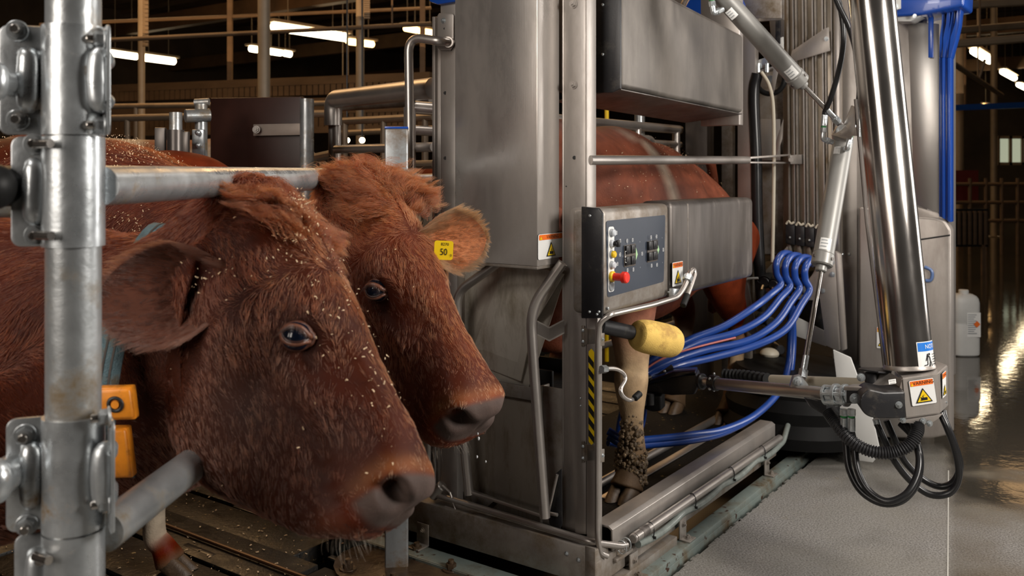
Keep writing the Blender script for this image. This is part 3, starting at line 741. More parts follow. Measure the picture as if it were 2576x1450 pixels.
# ---- feed cabinet hanging on the front
cab = thing('feed_cabinet', 'tall stainless box with a warning label, hanging on the stall front behind the cow heads', 'cabinet', m(-.06, .3, 1.06))
uc = -.134; zb = 1.06
b = MB(); b.mbox(uc, -.002, .10, .443, zb, 2.6, mat('polished_stainless', (.50, .465, .435, 1), .30, .75, .10, (4, 4, 1.0), .04, (300, 300, 4), rvar=.05, dirt=(.30, .265, .235, 1), dirt_amt=.42, dscale=(4, 4, 1.5), dsharp=.4), .004); b.build('cabinet_body', None, cab)
b = MB(); b.mbox(uc+.004, -.006, .104, .44, zb-.010, zb+.001, STEELD, .002); b.build('bottom_lip', None, cab)
b = MB(); pt = Mv(1384, 622, .0995)
warning(Mv(1384, 619, .0992), DR, ZU, .118, .098, cab, 'WARNING') if False else None
# the label bends round the corner: placed on the lit side face
wa, wc = Mv(1352.5, 619, .0993), Mv(1416, 619, .0993)
u0, u1 = uv_of(wa)[0], uv_of(wc)[0]
warning(m((u0+u1)/2, .0993, Mv(1384, 619, .099).z), DR, ZU, (u1-u0), (Mv(1384, 588, .099).z-Mv(1384, 652, .099).z), cab, 'orange and white warning label with a yellow triangle', flip=1)

# ---- overhead box above the side opening
over = thing('overhead_box', 'large stainless box with a black end plate above the side opening of the stall', 'cabinet', m(.6, .05, 1.62))
vo = -.06; un = .13
b = MB()
near_b, far_b = Mv(1562, 222, vo).z, Mv(1870, 285, vo).z
far_t = Mv(1871, 88, vo).z; near_t = Mv(1562, -75, vo).z
uf = uv_of(Mv(1870, 285, vo))[0]
prof = [m(un, vo, near_b), m(uf, vo, far_b), m(uf, vo, far_t), m(un, vo, near_t)]
b.poly_prism(prof, DL*.27, HAZY, .018, 4); b.build('box_body', None, over)
b = MB(); zt0 = near_t-.003
b.poly_prism([m(un-.006, vo, near_b-.002), m(un-.006, vo, zt0), m(un-.006, vo+.14, zt0), m(un-.006, vo+.14, near_b-.012), m(un-.006, vo+.03, near_b-.014)], DR*.014, BLACK, .003)
b.build('end_plate', None, over)
b = MB()
for y in (12, 137): b.sphere(Mu(1516, y, un-.007), .0055, ZINC, 10, 6)
b.build('plate_screw', None, over)
b = MB(); b.poly_prism([m(un+.01, vo+.005, near_b-.001), m(uf, vo+.005, far_b-.001), m(uf, vo+.27, far_b-.03), m(un+.01, vo+.27, near_b-.03)], ZU*-.004, STEELDK, .001)
b.build('bottom_pan', None, over)
b = MB(); b.mbox(uf+.003, uf+.05, vo+.02, vo+.2, far_b-.05, 2.4, STEEL, .003); b.build('end_frame', None, over)

# ---- control box with buttons
ctl = thing('control_box', 'scratched stainless control box with dark keypad panel, red emergency stop and yellow button', 'control box', m(.4, -.08, .9))
vb = -.10
z_t0, z_b0 = Mv(1520, 527, vb).z, Mv(1520, 796, vb).z
ua, um, ue = uv_of(Mv(1518, 600, vb))[0], uv_of(Mv(1684, 600, vb))[0], uv_of(Mv(1893, 600, vb))[0]
z_tm, z_bm, z_te, z_be = Mv(1684, 508, vb).z, Mv(1684, 748, vb).z, Mv(1893, 494, vb).z, Mv(1893, 697, vb).z
b = MB(); b.poly_prism([m(ua, vb, z_b0), m(um, vb, z_bm), m(um, vb, z_t0+.005), m(ua, vb, z_t0)], DL*.12, STEELD, .02, 4); b.build('front_housing', None, ctl)
b = MB()
b.poly_prism([m(um+.002, vb-.006, z_bm-.004), m(ue, vb-.006, z_be), m(ue, vb-.006, z_t0+.008), m(um+.002, vb-.006, z_t0+.012)], DL*.13, STEELDK, .024, 4); b.build('rear_housing', None, ctl)
b = MB(); b.mbox(um+.14, um+.145, vb-.0075, vb, z_b0+.07, z_t0, STEELD, .001); b.build('housing_seam', None, ctl)
b = MB()
b.poly_prism([m(ua-.012, vb-.002, z_b0-.004), m(ua-.012, vb-.002, z_t0-.012), m(ua-.012, vb+.012, z_t0+.004), m(ua-.012, vb+.075, z_t0+.008), m(ua-.012, vb+.075, z_b0-.012)], DR*.012, BLACK, .003); b.build('end_plate', None, ctl)
b = MB()
for x, y in ((1484, 543), (1483, 785), (1502, 791), (1507, 785)): b.sphere(Mu(x, y, ua-.0125), .0048, ZINC, 10, 6)
b.build('plate_screw', None, ctl)
b = MB(); 
for x, y in ((1526, 776), (1679, 736)): b.cyl(Mv(x, y, vb), Mv(x, y, vb)-DL*.008, .005, ZINC, 10, bev=.001)
b.build('housing_screw', None, ctl)
def cpt(x, y, d=.0008): return Mv(x, y, vb-d)
ctr = Mv(1600, 650, vb-.0008); cu, cz = uv_of(ctr)[0], ctr.z
d = Decal(ctr, DR, ZU)
def L2(x, y): q = Mv(x, y, vb); return (uv_of(q)[0]-cu, q.z-cz)
def rr(pts, r=.012, k=4):
    out = []; n = len(pts)
    for i in range(n):
        a, p, c = [V3((*pts[(i+j) % n], 0)) for j in (-1, 0, 1)]
        p0, p1 = p+(a-p).normalized()*r, p+(c-p).normalized()*r
        for j in range(k+1): t = j/k; q = p0*(1-t)**2+p*2*t*(1-t)+p1*t*t; out.append((q.x, q.y))
    return out
d.poly(rr([L2(1527, 749), L2(1669, 709), L2(1673, 541), L2(1524, 556)]), NAVY)
d.poly(rr([L2(1529, 736), L2(1544, 733), L2(1544, 570), L2(1529, 571)], .011), WHITE)
for tri in (((1598, 622), (1603, 640), (1598, 656)), ((1652, 611), (1657, 628), (1652, 645))): d.poly([L2(*p) for p in tri], mat('green_print', (.42, .66, .36, 1), .4))
# small white pictograms beside the keys
for x, y in ((1549, 586), (1575, 606), (1588, 604), (1549, 664), (1574, 680), (1588, 678), (1632, 597), (1645, 595), (1632, 668), (1645, 666), (1660, 628), (1606, 638), (1550, 606), (1549, 640)):
    s = .0052; cx, cy = L2(x, y)
    d.line([(cx-s*.7, cy-s), (cx-s*.7, cy+s), (cx+s*.7, cy+s), (cx+s*.7, cy-s), (cx-s*.7, cy-s)], .0013, WHITE)
    if int(x) % 2: d.line([(cx-s*1.4, cy), (cx+s*.2, cy)], .0015, WHITE)
    else: d.line([(cx-s*.3, cy+s*.4), (cx+s*.3, cy-s*.4)], .0015, WHITE)
d.line([L2(1564, 632), L2(1561, 632), L2(1561, 642)], .0014, WHITE); d.line([L2(1561, 650), L2(1561, 660), L2(1564, 660)], .0014, WHITE); d.circ(*L2(1561, 646), .0028, WHITE, 12)
for x, y in ((1566, 613), (1597, 608), (1566, 680), (1597, 672), (1625, 604), (1652, 598), (1625, 665), (1652, 660)):
    cx, cy = L2(x, y); d.rect(cx-.001, cy-.002, cx+.001, cy+.002, GREYPL)
d.build('keypad_panel', ctl, 'dark blue-grey panel with small white pictograms')
nrm = -DL
def button(y, col, h, r, nm, lab, x=1537):
    b = MB(); c = cpt(x, y, .001); b.cyl(c, c+nrm*.006, r*1.15, GREYPL, 20, bev=.002); b.cyl(c+nrm*.004, c+nrm*h, r, col, 20, bev=r*.3)
    o = b.build(nm, None, ctl); o['label'] = lab
WH2 = mat('button_white', (.55, .58, .62, 1), .3)
button(586, WH2, .016, .0115, 'push_button', 'upper white push button'); 
button(640, YELPL, .017, .0115, 'push_button', 'yellow push button')
button(667, WH2, .016, .0115, 'push_button', 'lower white push button')
button(721, WH2, .003, .013, 'blank_cap', 'flat white blanking cap')
b = MB(); c = cpt(1537, 613, .001); b.cyl(c, c+nrm*.012, .0125, WH2, 20, bev=.003); b.cyl(c+nrm*.012, c+nrm*.026, .009, BLACK, 16, bev=.002); b.box(c+nrm*.026+ZU*.001, (.007, .006, .011), (DR, DL, ZU), BLACK, .003); b.build('rotary_switch', None, ctl)
b = MB(); c = cpt(1537, 696, .001); b.cyl(c, c+nrm*.012, .0175, YELPL, 24, bev=.003); b.build('stop_collar', None, ctl)
b = MB(); b.tube([c+nrm*.010, c+nrm*.012, c+nrm*.036, c+nrm*.040, c+nrm*.043, c+nrm*.056, c+nrm*.060], [.012, .0125, .0125, .0135, .0185, .0185, .0155], REDPL, 28); o = b.build('emergency_stop', None, ctl); o['label'] = 'red mushroom emergency stop'
for (xa, xb, ya, yb) in ((1569, 1597, 615, 671), (1627, 1652, 605, 659)):
    b = MB(); k4 = [Mv(xa, yb+2, vb-.001), Mv(xb, yb-3, vb-.001), Mv(xb, ya-2, vb-.001), Mv(xa, ya+3, vb-.001)]
    b.poly_prism(k4, nrm*.0035, mat('key_recess', (.12, .10, .085, 1), .6), .002); pad = b.build('key_block', None, ctl)
    for i in range(2):
        for j in range(2):
            b = MB(); x = xa+(xb-xa)*(.27+.47*i); y = ya+(yb-ya)*(.25+.5*j)-i*2.5
            cc = Mv(x, y, vb-.004); hu = abs(uv_of(Mv(x+5.2, y, vb))[0]-uv_of(Mv(x, y, vb))[0]); hz = (Mv(x, y-10.5, vb).z-Mv(x, y, vb).z)
            b.box(cc+nrm*.003, (hu, .005, hz), (DR, DL, ZU), BLACK, .002)
            b.box(cc+nrm*.008+ZU*hz*.1-DR*hu*.35, (hu*.12, .0012, hz*.6), (DR, DL, ZU), BLACK, .0008); b.build('key', None, pad)
wa, wc = Mv(1691, 692, vb-.008), Mv(1718, 692, vb-.008); u0, u1 = uv_of(wa)[0], uv_of(wc)[0]
warning(m((u0+u1)/2, vb-.0072, wa.z), DR, ZU, u1-u0, .088, ctl, 'small warning label with a yellow triangle')

# ---- sponge bumper on a black arm
bum = thing('sponge_bumper', 'black arm with a barrel-shaped yellow sponge end under the control box', 'bumper', Mv(1560, 832, -.03))
a, c = Mv(1510, 820, -.02), Mv(1622, 845, -.10); b = MB(); b.cyl(a, c, .0245, BLACK, 24, bev=.003); b.build('bumper_arm', None, bum)
dd = (Mv(1700, 862, -.16)-Mv(1603, 842, -.10)).normalized(); c0 = Mv(1601, 842, -.10); LL = (Mv(1699, 860, -.16)-c0).length
b = MB(); b.tube([c0+dd*LL*t for t in (0, .02, .10, .25, .5, .72, .88, .97, 1.0)], [x*.058 for x in (.55, .80, .92, .98, 1.0, 1.0, .95, .82, .50)], YELLOW, 32, sub=3); b.build('sponge_roller', None, bum)
# ================================================================ TOWER, RACK AND ARM
tow = thing('robot_tower', 'tall stainless service tower with blue corner mouldings right of the stall', 'tower', m(2.5, -.4, 0))
ut = 2.25
b = MB()
b.mbox(ut, ut+.75, -.60, -.154, .24, 2.35, STEEL, .004); b.build('tower_body', None, tow)
b = MB(); b.mbox(ut+.1, ut+.7, -.5, -.2, .0, .24, STEELD, .004); b.build('tower_foot', None, tow)
b = MB(); b.mbox(ut-.012, ut, -.27, -.154, .40, 2.35, STEEL, .003)                     # bright left edge sheet
b.mbox(ut-.02, ut-.01, -.162, -.150, .38, 2.35, TUBE, .002)
b.build('front_sheet', None, tow)
b = MB()
lc = [(2308, 545), (2350, 548), (2376, 556), (2391, 578), (2392, 1095), (2340, 1105), (2160, 1100), (2160, 520)]
b.poly_prism(Up(lc, ut-.10), DR*.09, STEEL, .012, 3); b.build('lower_cabinet', None, tow)
b = MB(); b.poly_prism(Up([(2200, 618), (2390, 590), (2390, 594), (2200, 622)], ut-.102), DR*.003, BLK, .0005); b.build('cabinet_seam', None, tow)
b = MB(); b.tube(Up([(2326, 672), (2342, 680), (2345, 694), (2340, 706), (2326, 706)], ut-.11), .008, mat('pale_blue_hose', (.12, .2, .42, 1), .3), 10, sub=3); b.build('handle', None, tow)
b = MB()
b.poly_prism(Up([(2284, 55), (2362, 60), (2362, 538), (2300, 512)], ut-.05), DR*.004, mat('satin_panel', (.46, .44, .42, 1), .30, .85, .05, (1, 1, .6), .03, (400, 400, 3)), .002)
b.poly_prism(Up([(2270, 510), (2360, 536), (2386, 560), (2280, 560)], ut-.055), DR*.02, STEEL, .003)
b.build('door_panel', None, tow)
b = MB()                                                                             # blue fluted corner moulding
us = ut-.06
for k, (xa, xb, dz) in enumerate(((2362, 2370, 0), (2369, 2377, .012), (2376, 2384, 0), (2383, 2392, .014))):
    b.poly_prism(Up([(xa, 545+k*4), (xb, 548+k*4), (xb, 145), (xa, 145)], us-dz), DR*(.06+dz), BLUEP, .004, 2)
    b.poly_prism([Mu(xa, 146, us-dz), Mu(xb, 146, us-dz), Mu(xb+4+k*3, 95, us-dz), Mu(xb+6+k*5, 60, us-dz-.02), Mu(xb+8+k*7, -10, us-dz-.03), Mu(xa+8+k*7, -10, us-dz-.03), Mu(xa+6+k*4, 60, us-dz-.02), Mu(xa+1+k*2, 95, us-dz)], DR*.08, BLUEP, .004, 2)
b.build('corner_moulding', None, tow)
b = MB(); b.poly_prism(Up([(2335, 35), (2347, 35), (2347, 145), (2335, 145)], us-.01), DR*.02, BLUEP, .002); b.build('blue_strip', None, tow)
b = MB()
b.poly_prism(Up([(2228, -25), (2426, -30), (2424, 15), (2318, 38), (2250, 42), (2228, 35)], us-.12), DR*.25, BLUEP, .012, 3)
b.poly_prism(Up([(2248, 43), (2318, 39), (2290, 54), (2256, 54)], us-.10), DR*.1, WHITEPL, .004)
b.build('blue_hood', None, tow)
b = MB(); b.poly_prism(Up([(2243, -10), (2266, -10), (2266, 22), (2250, 27), (2243, 20)], us-.13), DR*.01, WHITEPL, .003); b.hexbolt(Mu(2255, 17, us-.135), -DR, .010, .008, ZINC); b.hexbolt(Mu(2301, 40, us-.125), -DR, .007, .008, ZINC); b.build('hood_bracket', None, tow)
wp = Mu(2222, 851, ut-.104); warning(wp, -DL, ZU, .062, .105, tow, 'warning label half hidden by the chrome column')
b = MB()
for x, y in ((2118, 640), (2193, 637), (2136, 640)): b.sphere(Mu(x, y, ut-.013), .009, ZINC, 10, 6)
b.build('panel_screw', None, tow)

# ---- rack of vertical channels with the cup magazine
rack = thing('teat_cup_rack', 'upright stainless rack of four channels with the blue hoses looping over its black rollers', 'rack', m(2.1, 0, .6))
ur = 2.10
b = MB(); b.poly_prism(Up([(1970, -20), (2118, -20), (2118, 640), (1970, 640)], ur+.03), DR*.01, mat('channel_steel', (.42, .36, .29, 1), .34, .6, .2, (14, 14, .6), rvar=.08, dirt=(.22, .17, .10, 1), dirt_amt=.42, dscale=(16, 16, 1.5), dsharp=.3), .002); b.build('back_plate', None, rack)
for k, x in enumerate((1981, 1997, 2004, 2022, 2029, 2046, 2053, 2071, 2078, 2094)):
    b = MB(); xx = x-(4 if k else 2)
    b.poly_prism(Up([(xx-1.6+ (0), -20), (xx+2.2, -20), (xx+8.2, 580), (xx+4.6, 580)], ur+.005), DR*.022, STEEL if k % 2 else STEELD, .001); b.build('channel_rib', None, rack)
b = MB(); b.poly_prism(Up([(2098, -20), (2112, -20), (2112, 640), (2100, 640)], ur-.01), DR*.05, TUBE, .003); b.build('edge_strip', None, rack)
b = MB(); b.poly_prism(Up([(2085, 68), (2074, 72), (1992, 128), (1988, 146), (1998, 155), (2088, 128)], ur-.03), DR*.004, STEEL, .002); b.hexbolt(Mu(2079, 98, ur-.03), -DR, .009, .01, ZINC); b.build('deflector_plate', None, rack)
for k in range(4):
    x = 1976+k*24.5; y = 565+k*3.4; b = MB(); b.poly_prism(Up([(x, y), (x+23, y+2), (x+23, y+52), (x, y+48)], ur-.02), DR*.05, BLACK, .003); b.sphere(Mu(x+11, y+33, ur-.021), .006, ZINC, 8, 6)
    o = b.build('slide_block', None, rack)
    b = MB(); b.tube([Mu(x+2, y-1, ur-.01), Mu(x+8, y-8, ur-.01), Mu(x+14, y-2, ur-.015), Mu(x+22, y-6, ur-.01)], .006, CREAM, 8, sub=3); b.build('rope_end', None, rack)
    b = MB(); b.poly_prism(Up([(x+4, y+50), (x+13, y+50), (x+16, y+85), (x+5, y+85)], ur), DR*.02, STEELD, .002); b.build('strap', None, rack)
b = MB()
b.poly_prism(Up([(2068, 640), (2100, 632), (2116, 880), (2108, 884), (2078, 870), (2062, 752), (2044, 756), (1986, 752), (2010, 735), (2044, 690)], ur-.10), DR*.005, STEEL, .002)
b.poly_prism(Up([(2100, 632), (2114, 640), (2128, 880), (2116, 884)], ur-.105), DR*.03, STEEL, .003)
b.poly_prism(Up([(1906, 728), (1992, 752), (2008, 733), (1920, 706)], ur-.14), DR*.004, STEEL, .001)
b.poly_prism(Up([(1916, 692), (1980, 620), (1984, 640), (1940, 712)], ur-.02), DR*.005, STEELD, .002)
b.build('holder_plate', None, rack)
b = MB()
for x, y in ((2025, 735), (2069, 732), (2093, 660), (2094, 691)): b.hexbolt(Mu(x, y, ur-.10), -DR, .010, .008, ZINC)
b.build('holder_bolt', None, rack)
for k in range(4):
    x, y = 1929+k*22.5, 704+k*6.8; b = MB()
    c = Mu(x, y, ur-.13); ax = (Mu(x+10, y+3, ur-.13)-c).normalized()
    b.tube([c+DR*.05, c-DR*.0, c-DR*.03-ZU*.01], [.033, .036, .034], RUBBER, 20)
    b.cyl(c-DR*.028-ZU*.009, c-DR*.036-ZU*.011, .026, BLACK, 20, bev=.003); b.build('rubber_roller', None, rack)
    b = MB(); q = Mu(x-10+k*3, y+14, ur-.16); b.cyl(q, q-DR*.02+DL*.0-ZU*.02, .007, mat('brass', (.55, .36, .18, 1), .3, .9), 10); b.cyl(q+DL*.03+ZU*.02, q, .005, BLACK, 8); b.build('air_nozzle', None, rack)
b = MB(); b.tube(Up([(1908, 700), (1876, 704), (1872, 730), (1862, 758)], ur-.16), .006, WHITEPL, 8, sub=4); b.sphere(Mu(1874, 702, ur-.16), .010, mat('teal_plastic', (.05, .3, .42, 1), .4), 10, 6); b.cyl(Mu(1862, 755, ur-.16), Mu(1857, 772, ur-.16), .010, BLACK, 10); b.build('air_line', None, rack)
b = MB()
b.poly_prism(Up([(1998, 795), (2078, 835), (2078, 872), (1998, 845)], ur-.03), DR*.01, WHITEPL, .003)
b.poly_prism(Up([(2000, 700), (2070, 700), (2076, 835), (2000, 800)], ur+.03), DR*.01, BLACK, .003)
b.build('splash_guard', None, rack)
for k, (x, y, r) in enumerate(((1905, 790, .035), (1925, 800, .028), (1935, 835, .030), (1950, 870, .026))):
    b = MB(); b.cyl(Mu(x, y, ur+.1), Mu(x+14, y+12, ur+.02), r, BLACK if k % 2 else RUBBER, 14, bev=.006); b.cyl(Mu(x-6, y+18, ur+.06), Mu(x+10, y+22, ur+.05), .014, WHITEPL if k == 1 else BLACK, 10); b.build('valve_body', None, rack)
b = MB(); b.poly_prism(Up([(1795, 745), (1880, 712), (1910, 860), (1830, 790)], 1.9), DR*.01, STEELDK, .002); b.build('gusset_plate', None, rack)
b = MB(); b.sphere(Mu(2106-170, 890, ur), (.05, .05, .03), CREAM, 14, 8); b.build('suction_cup', None, rack)
# stainless column between stall and rack, with pulley
colm = thing('cable_column', 'stainless duct with a black pulley bracket between the overhead box and the channel rack', 'column', m(1.95, .1, 0))
b = MB(); b.poly_prism(Up([(1855, -20), (1900, -20), (1900, 510), (1855, 510)], 1.95), DR*.05, STEEL, .004); b.poly_prism(Up([(1900, 160), (1970, 160), (1970, 640), (1905, 640)], 2.16), DR*.01, STEELD, .003)
b.poly_prism(Up([(1905, 300), (1962, 300), (1962, 404), (1912, 404)], 2.12), DR*.01, STEEL, .003)
b.poly_prism(Up([(1900, -20), (1972, -20), (1972, 50), (1900, 55)], 2.0), DR*.01, STEELD, .003); b.poly_prism(Up([(1935, 50), (1972, 50), (1972, 110), (1940, 110)], 2.1), DR*.01, STEELDK, .003)
b.poly_prism(Up([(1950, 100), (1970, 92), (1972, 160), (1965, 165)], 2.0), DR*.01, WHITEPL, .003)
b.mbox(1.97, 2.0, .19, .235, .1, 1.0, STEELD)
b.build('column_sheet', None, colm)
b = MB(); b.poly_prism(Up([(1950, 52), (1962, 50), (1962, 110), (1950, 110)], 1.99), DR*.02, BLACK, .003); b.build('sensor', None, colm)
b = MB(); b.tube([Mu(1898, 62, 1.98), Mu(1906, 66, 1.98), Mu(1910, 74, 1.98)], .008, ORANGE, 8); b.build('orange_clip', None, colm)
b = MB(); c = Mu(1938, 200, 2.06); R_ = .075
b.tube([c+(DL*math.cos(t)+ZU*math.sin(t))*R_ for t in np.linspace(0, 2*PI, 32)[:-1]], .014, RUBBER, 10, closed=True); b.cyl(c-DR*.01, c+DR*.02, .02, ZINC, 16); b.build('pulley', None, colm)
b = MB(); b.poly_prism(Up([(1895, 182), (1950, 165), (1952, 172), (1897, 186)], 1.99), DR*.06, STEEL, .001); b.poly_prism(Up([(1896, 155), (1930, 143), (1930, 168), (1898, 178)], 2.0), DR*.03, ZINC, .002)
for x in (1908, 1930): b.cyl(Mu(x, 182, 1.99), Mu(x, 160, 1.99), .010, ZINC, 10)
b.poly_prism(Up([(1945, 170), (1958, 176), (1946, 234), (1938, 230)], 1.98), DR*.006, STEEL, .002)
b.build('pulley_bracket', None, colm)
b = MB(); b.poly_prism(Up([(1955, 345), (1970, 300), (1968, 350), (1948, 405), (1940, 400)], 2.0), DR*.005, STEEL, .001); b.build('brace_plate', None, colm)
one(MB().tube([Mu(1905, 185, 1.97), Mu(1896, 240, 1.97), Mu(1902, 400, 1.97), Mu(1905, 560, 1.97), Mu(1914, 720, 1.97), Mu(1918, 780, 1.99)], .030, HOSEBK, 16, sub=6), 'rubber_hose', None, 'thick black hose hanging straight down beside the cable duct', 'hose')
one(MB().tube([Mu(1916, 182, 1.95), Mu(1935, 215, 1.94), Mu(1945, 270, 1.94), Mu(1947, 400, 1.94), Mu(1945, 560, 1.94), Mu(1943, 660, 1.94)], .009, CREAM, 10, sub=6), 'cream_air_tube', None, 'thin cream tube hanging beside the thick black hose', 'hose')
# blue disc and support behind the overhead box
sup = thing('upper_support', 'stainless plates with a dark blue disc behind the top of the upper cylinder', 'bracket', m(1.7, .1, 2.0))
b = MB(); b.poly_prism(Up([(1690, -30), (1860, -30), (1860, 62), (1830, 70), (1700, 30)], 1.8), DR*.01, STEEL, .002); b.build('mount_plate', None, sup); b = MB(); b.poly_prism(Up([(1820, -20), (1965, -20), (1965, 46), (1830, 46)], 1.6), DR*.01, STEELD, .002); b.build('mount_plate', None, sup)
b = MB(); c = Mu(1790, 42, 1.5); b.cyl(c, c+DR*.06, .155, BLUEP, 40, bev=.01); b.tube([c-DR*.01+(DL*math.cos(t)+ZU*math.sin(t))*.16 for t in np.linspace(.3, 2.6, 24)], .012, STEELD, 8); b.build('blue_disc', None, sup)

# ---- cylinders
def cyl_label(d0, ax, ay, w, h, r, parent, rows=3):
    d = Decal(d0, ax, ay, r); d.rect(-w/2, -h/2, w/2, h/2, WHITE)
    for i in range(rows): d.rect(-w*.38, h*.26-i*h*.27, w*(.12+.1*(i % 2)), h*.34-i*h*.27, GREYPL)
    d.build('type_label', parent)
def cylinder(label, A, Bq, r, rod_end, rr_, lab):
    t = thing('hydraulic_cylinder', label, 'cylinder', (A+Bq)/2, 'hydraulic cylinders of the arm') if False else thing('hydraulic_cylinder', label, 'cylinder', (A+Bq)/2)
    d = (Bq-A).normalized(); b = MB()
    b.cyl(A, Bq, r, ALU, 36, bev=.002); b.build('barrel', None, t)
    b = MB(); b.cyl(Bq-d*.002, Bq+d*.045, r*1.06, ALU, 36, bev=.004); b.cyl(Bq+d*.044, Bq+d*.068, r*.55, ALU, 24, bev=.003)
    side = d.cross(V3((0, 1, 0))).normalized(); toc = (CAM-Bq).normalized(); toc = (toc-d*toc.dot(d)).normalized(); sd = d.cross(toc)
    for a in (-.9, .9): q = Bq+d*.02+(toc*math.cos(a)+sd*math.sin(a))*r*1.05; b.cyl(q, q+(q-Bq-d*.02).normalized()*.004, .006, STEELDK, 10)
    b.build('end_cap', None, t)
    b = MB(); b.cyl(Bq+d*.05, rod_end, rr_, CHROME, 20); b.build('piston_rod', None, t)
    b = MB(); b.cyl(rod_end-d*.05, rod_end, rr_*1.15, ZINC, 16); b.tube([rod_end, rod_end+d*.028], rr_*1.7, ZINC, 6); b.cyl(rod_end+d*.028, rod_end+d*.07, rr_*1.25, STEELDK, 14); b.build('rod_eye', None, t)
    q = Bq-d*.03+toc*r
    cyl_label(q, sd if sd.x > 0 else -sd, -d if d.z < 0 else d, r*1.1, .045, r, t)
    return t, d, toc, sd
pc = P(2118, 330, 3.55)
T1, d1, tc1, sd1 = cylinder('upper pale grey hydraulic cylinder slanting down from the top to the pivot bracket', P(1785, -45, 3.30), P(1996, 188, 3.47), .0365, P(2098, 296, 3.53), .0095, 1)
cyl_label(P(1835, 28, 3.33)+tc1*.035, sd1 if sd1.x > 0 else -sd1, -d1, .03, .04, .0365, T1)
T2, d2, tc2, sd2 = cylinder('lower pale grey hydraulic cylinder hanging steeply in front of the channel rack', P(2122, 352, 3.55), P(2072, 640, 3.40), .0375, P(2022, 930, 3.22), .0095, 1)
cyl_label(P(2115, 388, 3.53)+tc2*.036, sd2 if sd2.x > 0 else -sd2, -d2, .06, .03, .0375, T2, 1)
def elbow(b, base, out, up, s=1.0):
    base, out, up = V3(base), V3(out).normalized(), V3(up).normalized()
    b.cyl(base, base+out*.016*s, .010*s, ZINC, 14); b.tube([base+out*.014*s, base+out*.030*s], .0125*s, ZINC, 6)
    b.tube(bend([base+out*.028*s, base+out*.046*s, base+out*.046*s+up*.03*s], .014*s, 5), .0095*s, ZINC, 12)
    b.tube([base+out*.046*s+up*.026*s, base+out*.046*s+up*.044*s], .0125*s, ZINC, 6); e = base+out*.046*s+up*.044*s
    b.cyl(e, e+up*.006*s, .0105*s, mat('green_ring', (.02, .2, .05, 1), .4), 12); b.cyl(e+up*.006*s, e+up*.05*s, .0115*s, ZINC, 14, bev=.002)
    return e+up*.05*s
b = MB(); eA = elbow(b, P(2094, 358, 3.53), P(2075, 352, 3.52)-P(2094, 358, 3.53), P(2078, 300, 3.5)-P(2074, 345, 3.5)); b.build('elbow_fitting', None, T2)
b = MB(); eB = elbow(b, P(2126, 374, 3.50), P(2134, 374, 3.44)-P(2126, 374, 3.50), P(2148, 330, 3.46)-P(2138, 372, 3.46)); b.build('elbow_fitting', None, T2)
b = MB(); eC = elbow(b, P(1818, 24, 3.30), P(1795, 34, 3.28)-P(1818, 24, 3.30), P(1778, -20, 3.28)-P(1784, 24, 3.28)); b.build('elbow_fitting', None, T1)
one(MB().tube([eA, eA+(P(2080, 280, 3.5)-P(2077, 300, 3.5))*.5, P(2092, 240, 3.48), P(2112, 170, 3.44), P(2122, 100, 3.4), P(2116, 30, 3.4), P(2098, -40, 3.4)], .0105, HOSEBK, 14, sub=6), 'hydraulic_hose', None, 'black hydraulic hose on the left of the pair rising from the lower cylinder', 'hose')
one(MB().tube([eB, P(2156, 290, 3.44), P(2162, 220, 3.40), P(2155, 140, 3.36), P(2136, 70, 3.34), P(2108, 10, 3.34), P(2085, -50, 3.34)], .0105, HOSEBK, 14, sub=6), 'hydraulic_hose', None, 'black hydraulic hose curving along the chrome column from the lower cylinder', 'hose')
# ---- chrome upright, pivot bracket
arm = thing('milking_robot', 'fat chrome column, labelled gearbox and thin arm with black gripper reaching under the cow', 'robot arm', P(2290, 930, 2.96))
b = MB(); b.cyl(P(2186, -60, 3.08), P(2287, 922, 2.95), .0745, CHROME, 64); b.build('chrome_column', None, arm)
cA, cB = P(2186, -60, 3.08), P(2287, 922, 2.95); cd = (cB-cA).normalized()
b = MB(); b.tube([cB-cd*.008, cB, cB+cd*.006], [.0745, .079, .079], STEEL, 48); b.build('column_collar', None, arm)
b = MB()
b.tube([P(2152, 250, 3.22), P(2180, 560, 3.16), P(2226, 930, 3.08)], .006, STEELDK, 8); b.build('back_rail', None, arm)
b = MB()
b.poly_prism([P(2098, 352, 3.52), P(2094, 340, 3.52), P(2106, 318, 3.52), P(2126, 312, 3.50), P(2144, 265, 3.46), P(2150, 268, 3.44), P(2152, 320, 3.3), P(2178, 326, 3.18), P(2178, 342, 3.18), P(2146, 342, 3.3), P(2140, 354, 3.5)], V3((0, .012, 0)), STEEL, .002)
c = P(2118, 329, 3.50); b.hexbolt(c, V3((-.1, -1, .0)), .017, .014, ZINC); b.cyl(P(2164, 300, 3.2), P(2164, 345, 3.2), .009, ZINC, 12); b.build('pivot_bracket', None, arm)
# gearbox
b = MB()
g = [(2192, 1002), (2242, 946), (2275, 952), (2278, 1052), (2300, 1048)]
gb = P(2310, 990, 2.88)
def gp(x, y, Y): return P(x, y, Y)
top = [gp(2268, 952, 2.84), gp(2362, 938, 2.84), gp(2385, 918, 2.93), gp(2350, 905, 3.06), gp(2250, 930, 3.06)]
bot = [V3((p.x, p.y, P(2270, 1054, 2.84).z)) for p in top]
bot = [gp(2277, 1054, 2.84), gp(2366, 1042, 2.84), gp(2386, 1022, 2.93)] + [V3((top[3].x, top[3].y, gp(2386, 1022, 2.93).z)), V3((top[4].x, top[4].y, gp(2277, 1054, 2.84).z))]
bb = bmesh.new(); tv = [bb.verts.new(p) for p in top]; bv = [bb.verts.new(p) for p in bot]; bb.faces.new(tv); bb.faces.new(bv[::-1])
for i in range(5): bb.faces.new((tv[i], bv[i], bv[(i+1) % 5], tv[(i+1) % 5]))
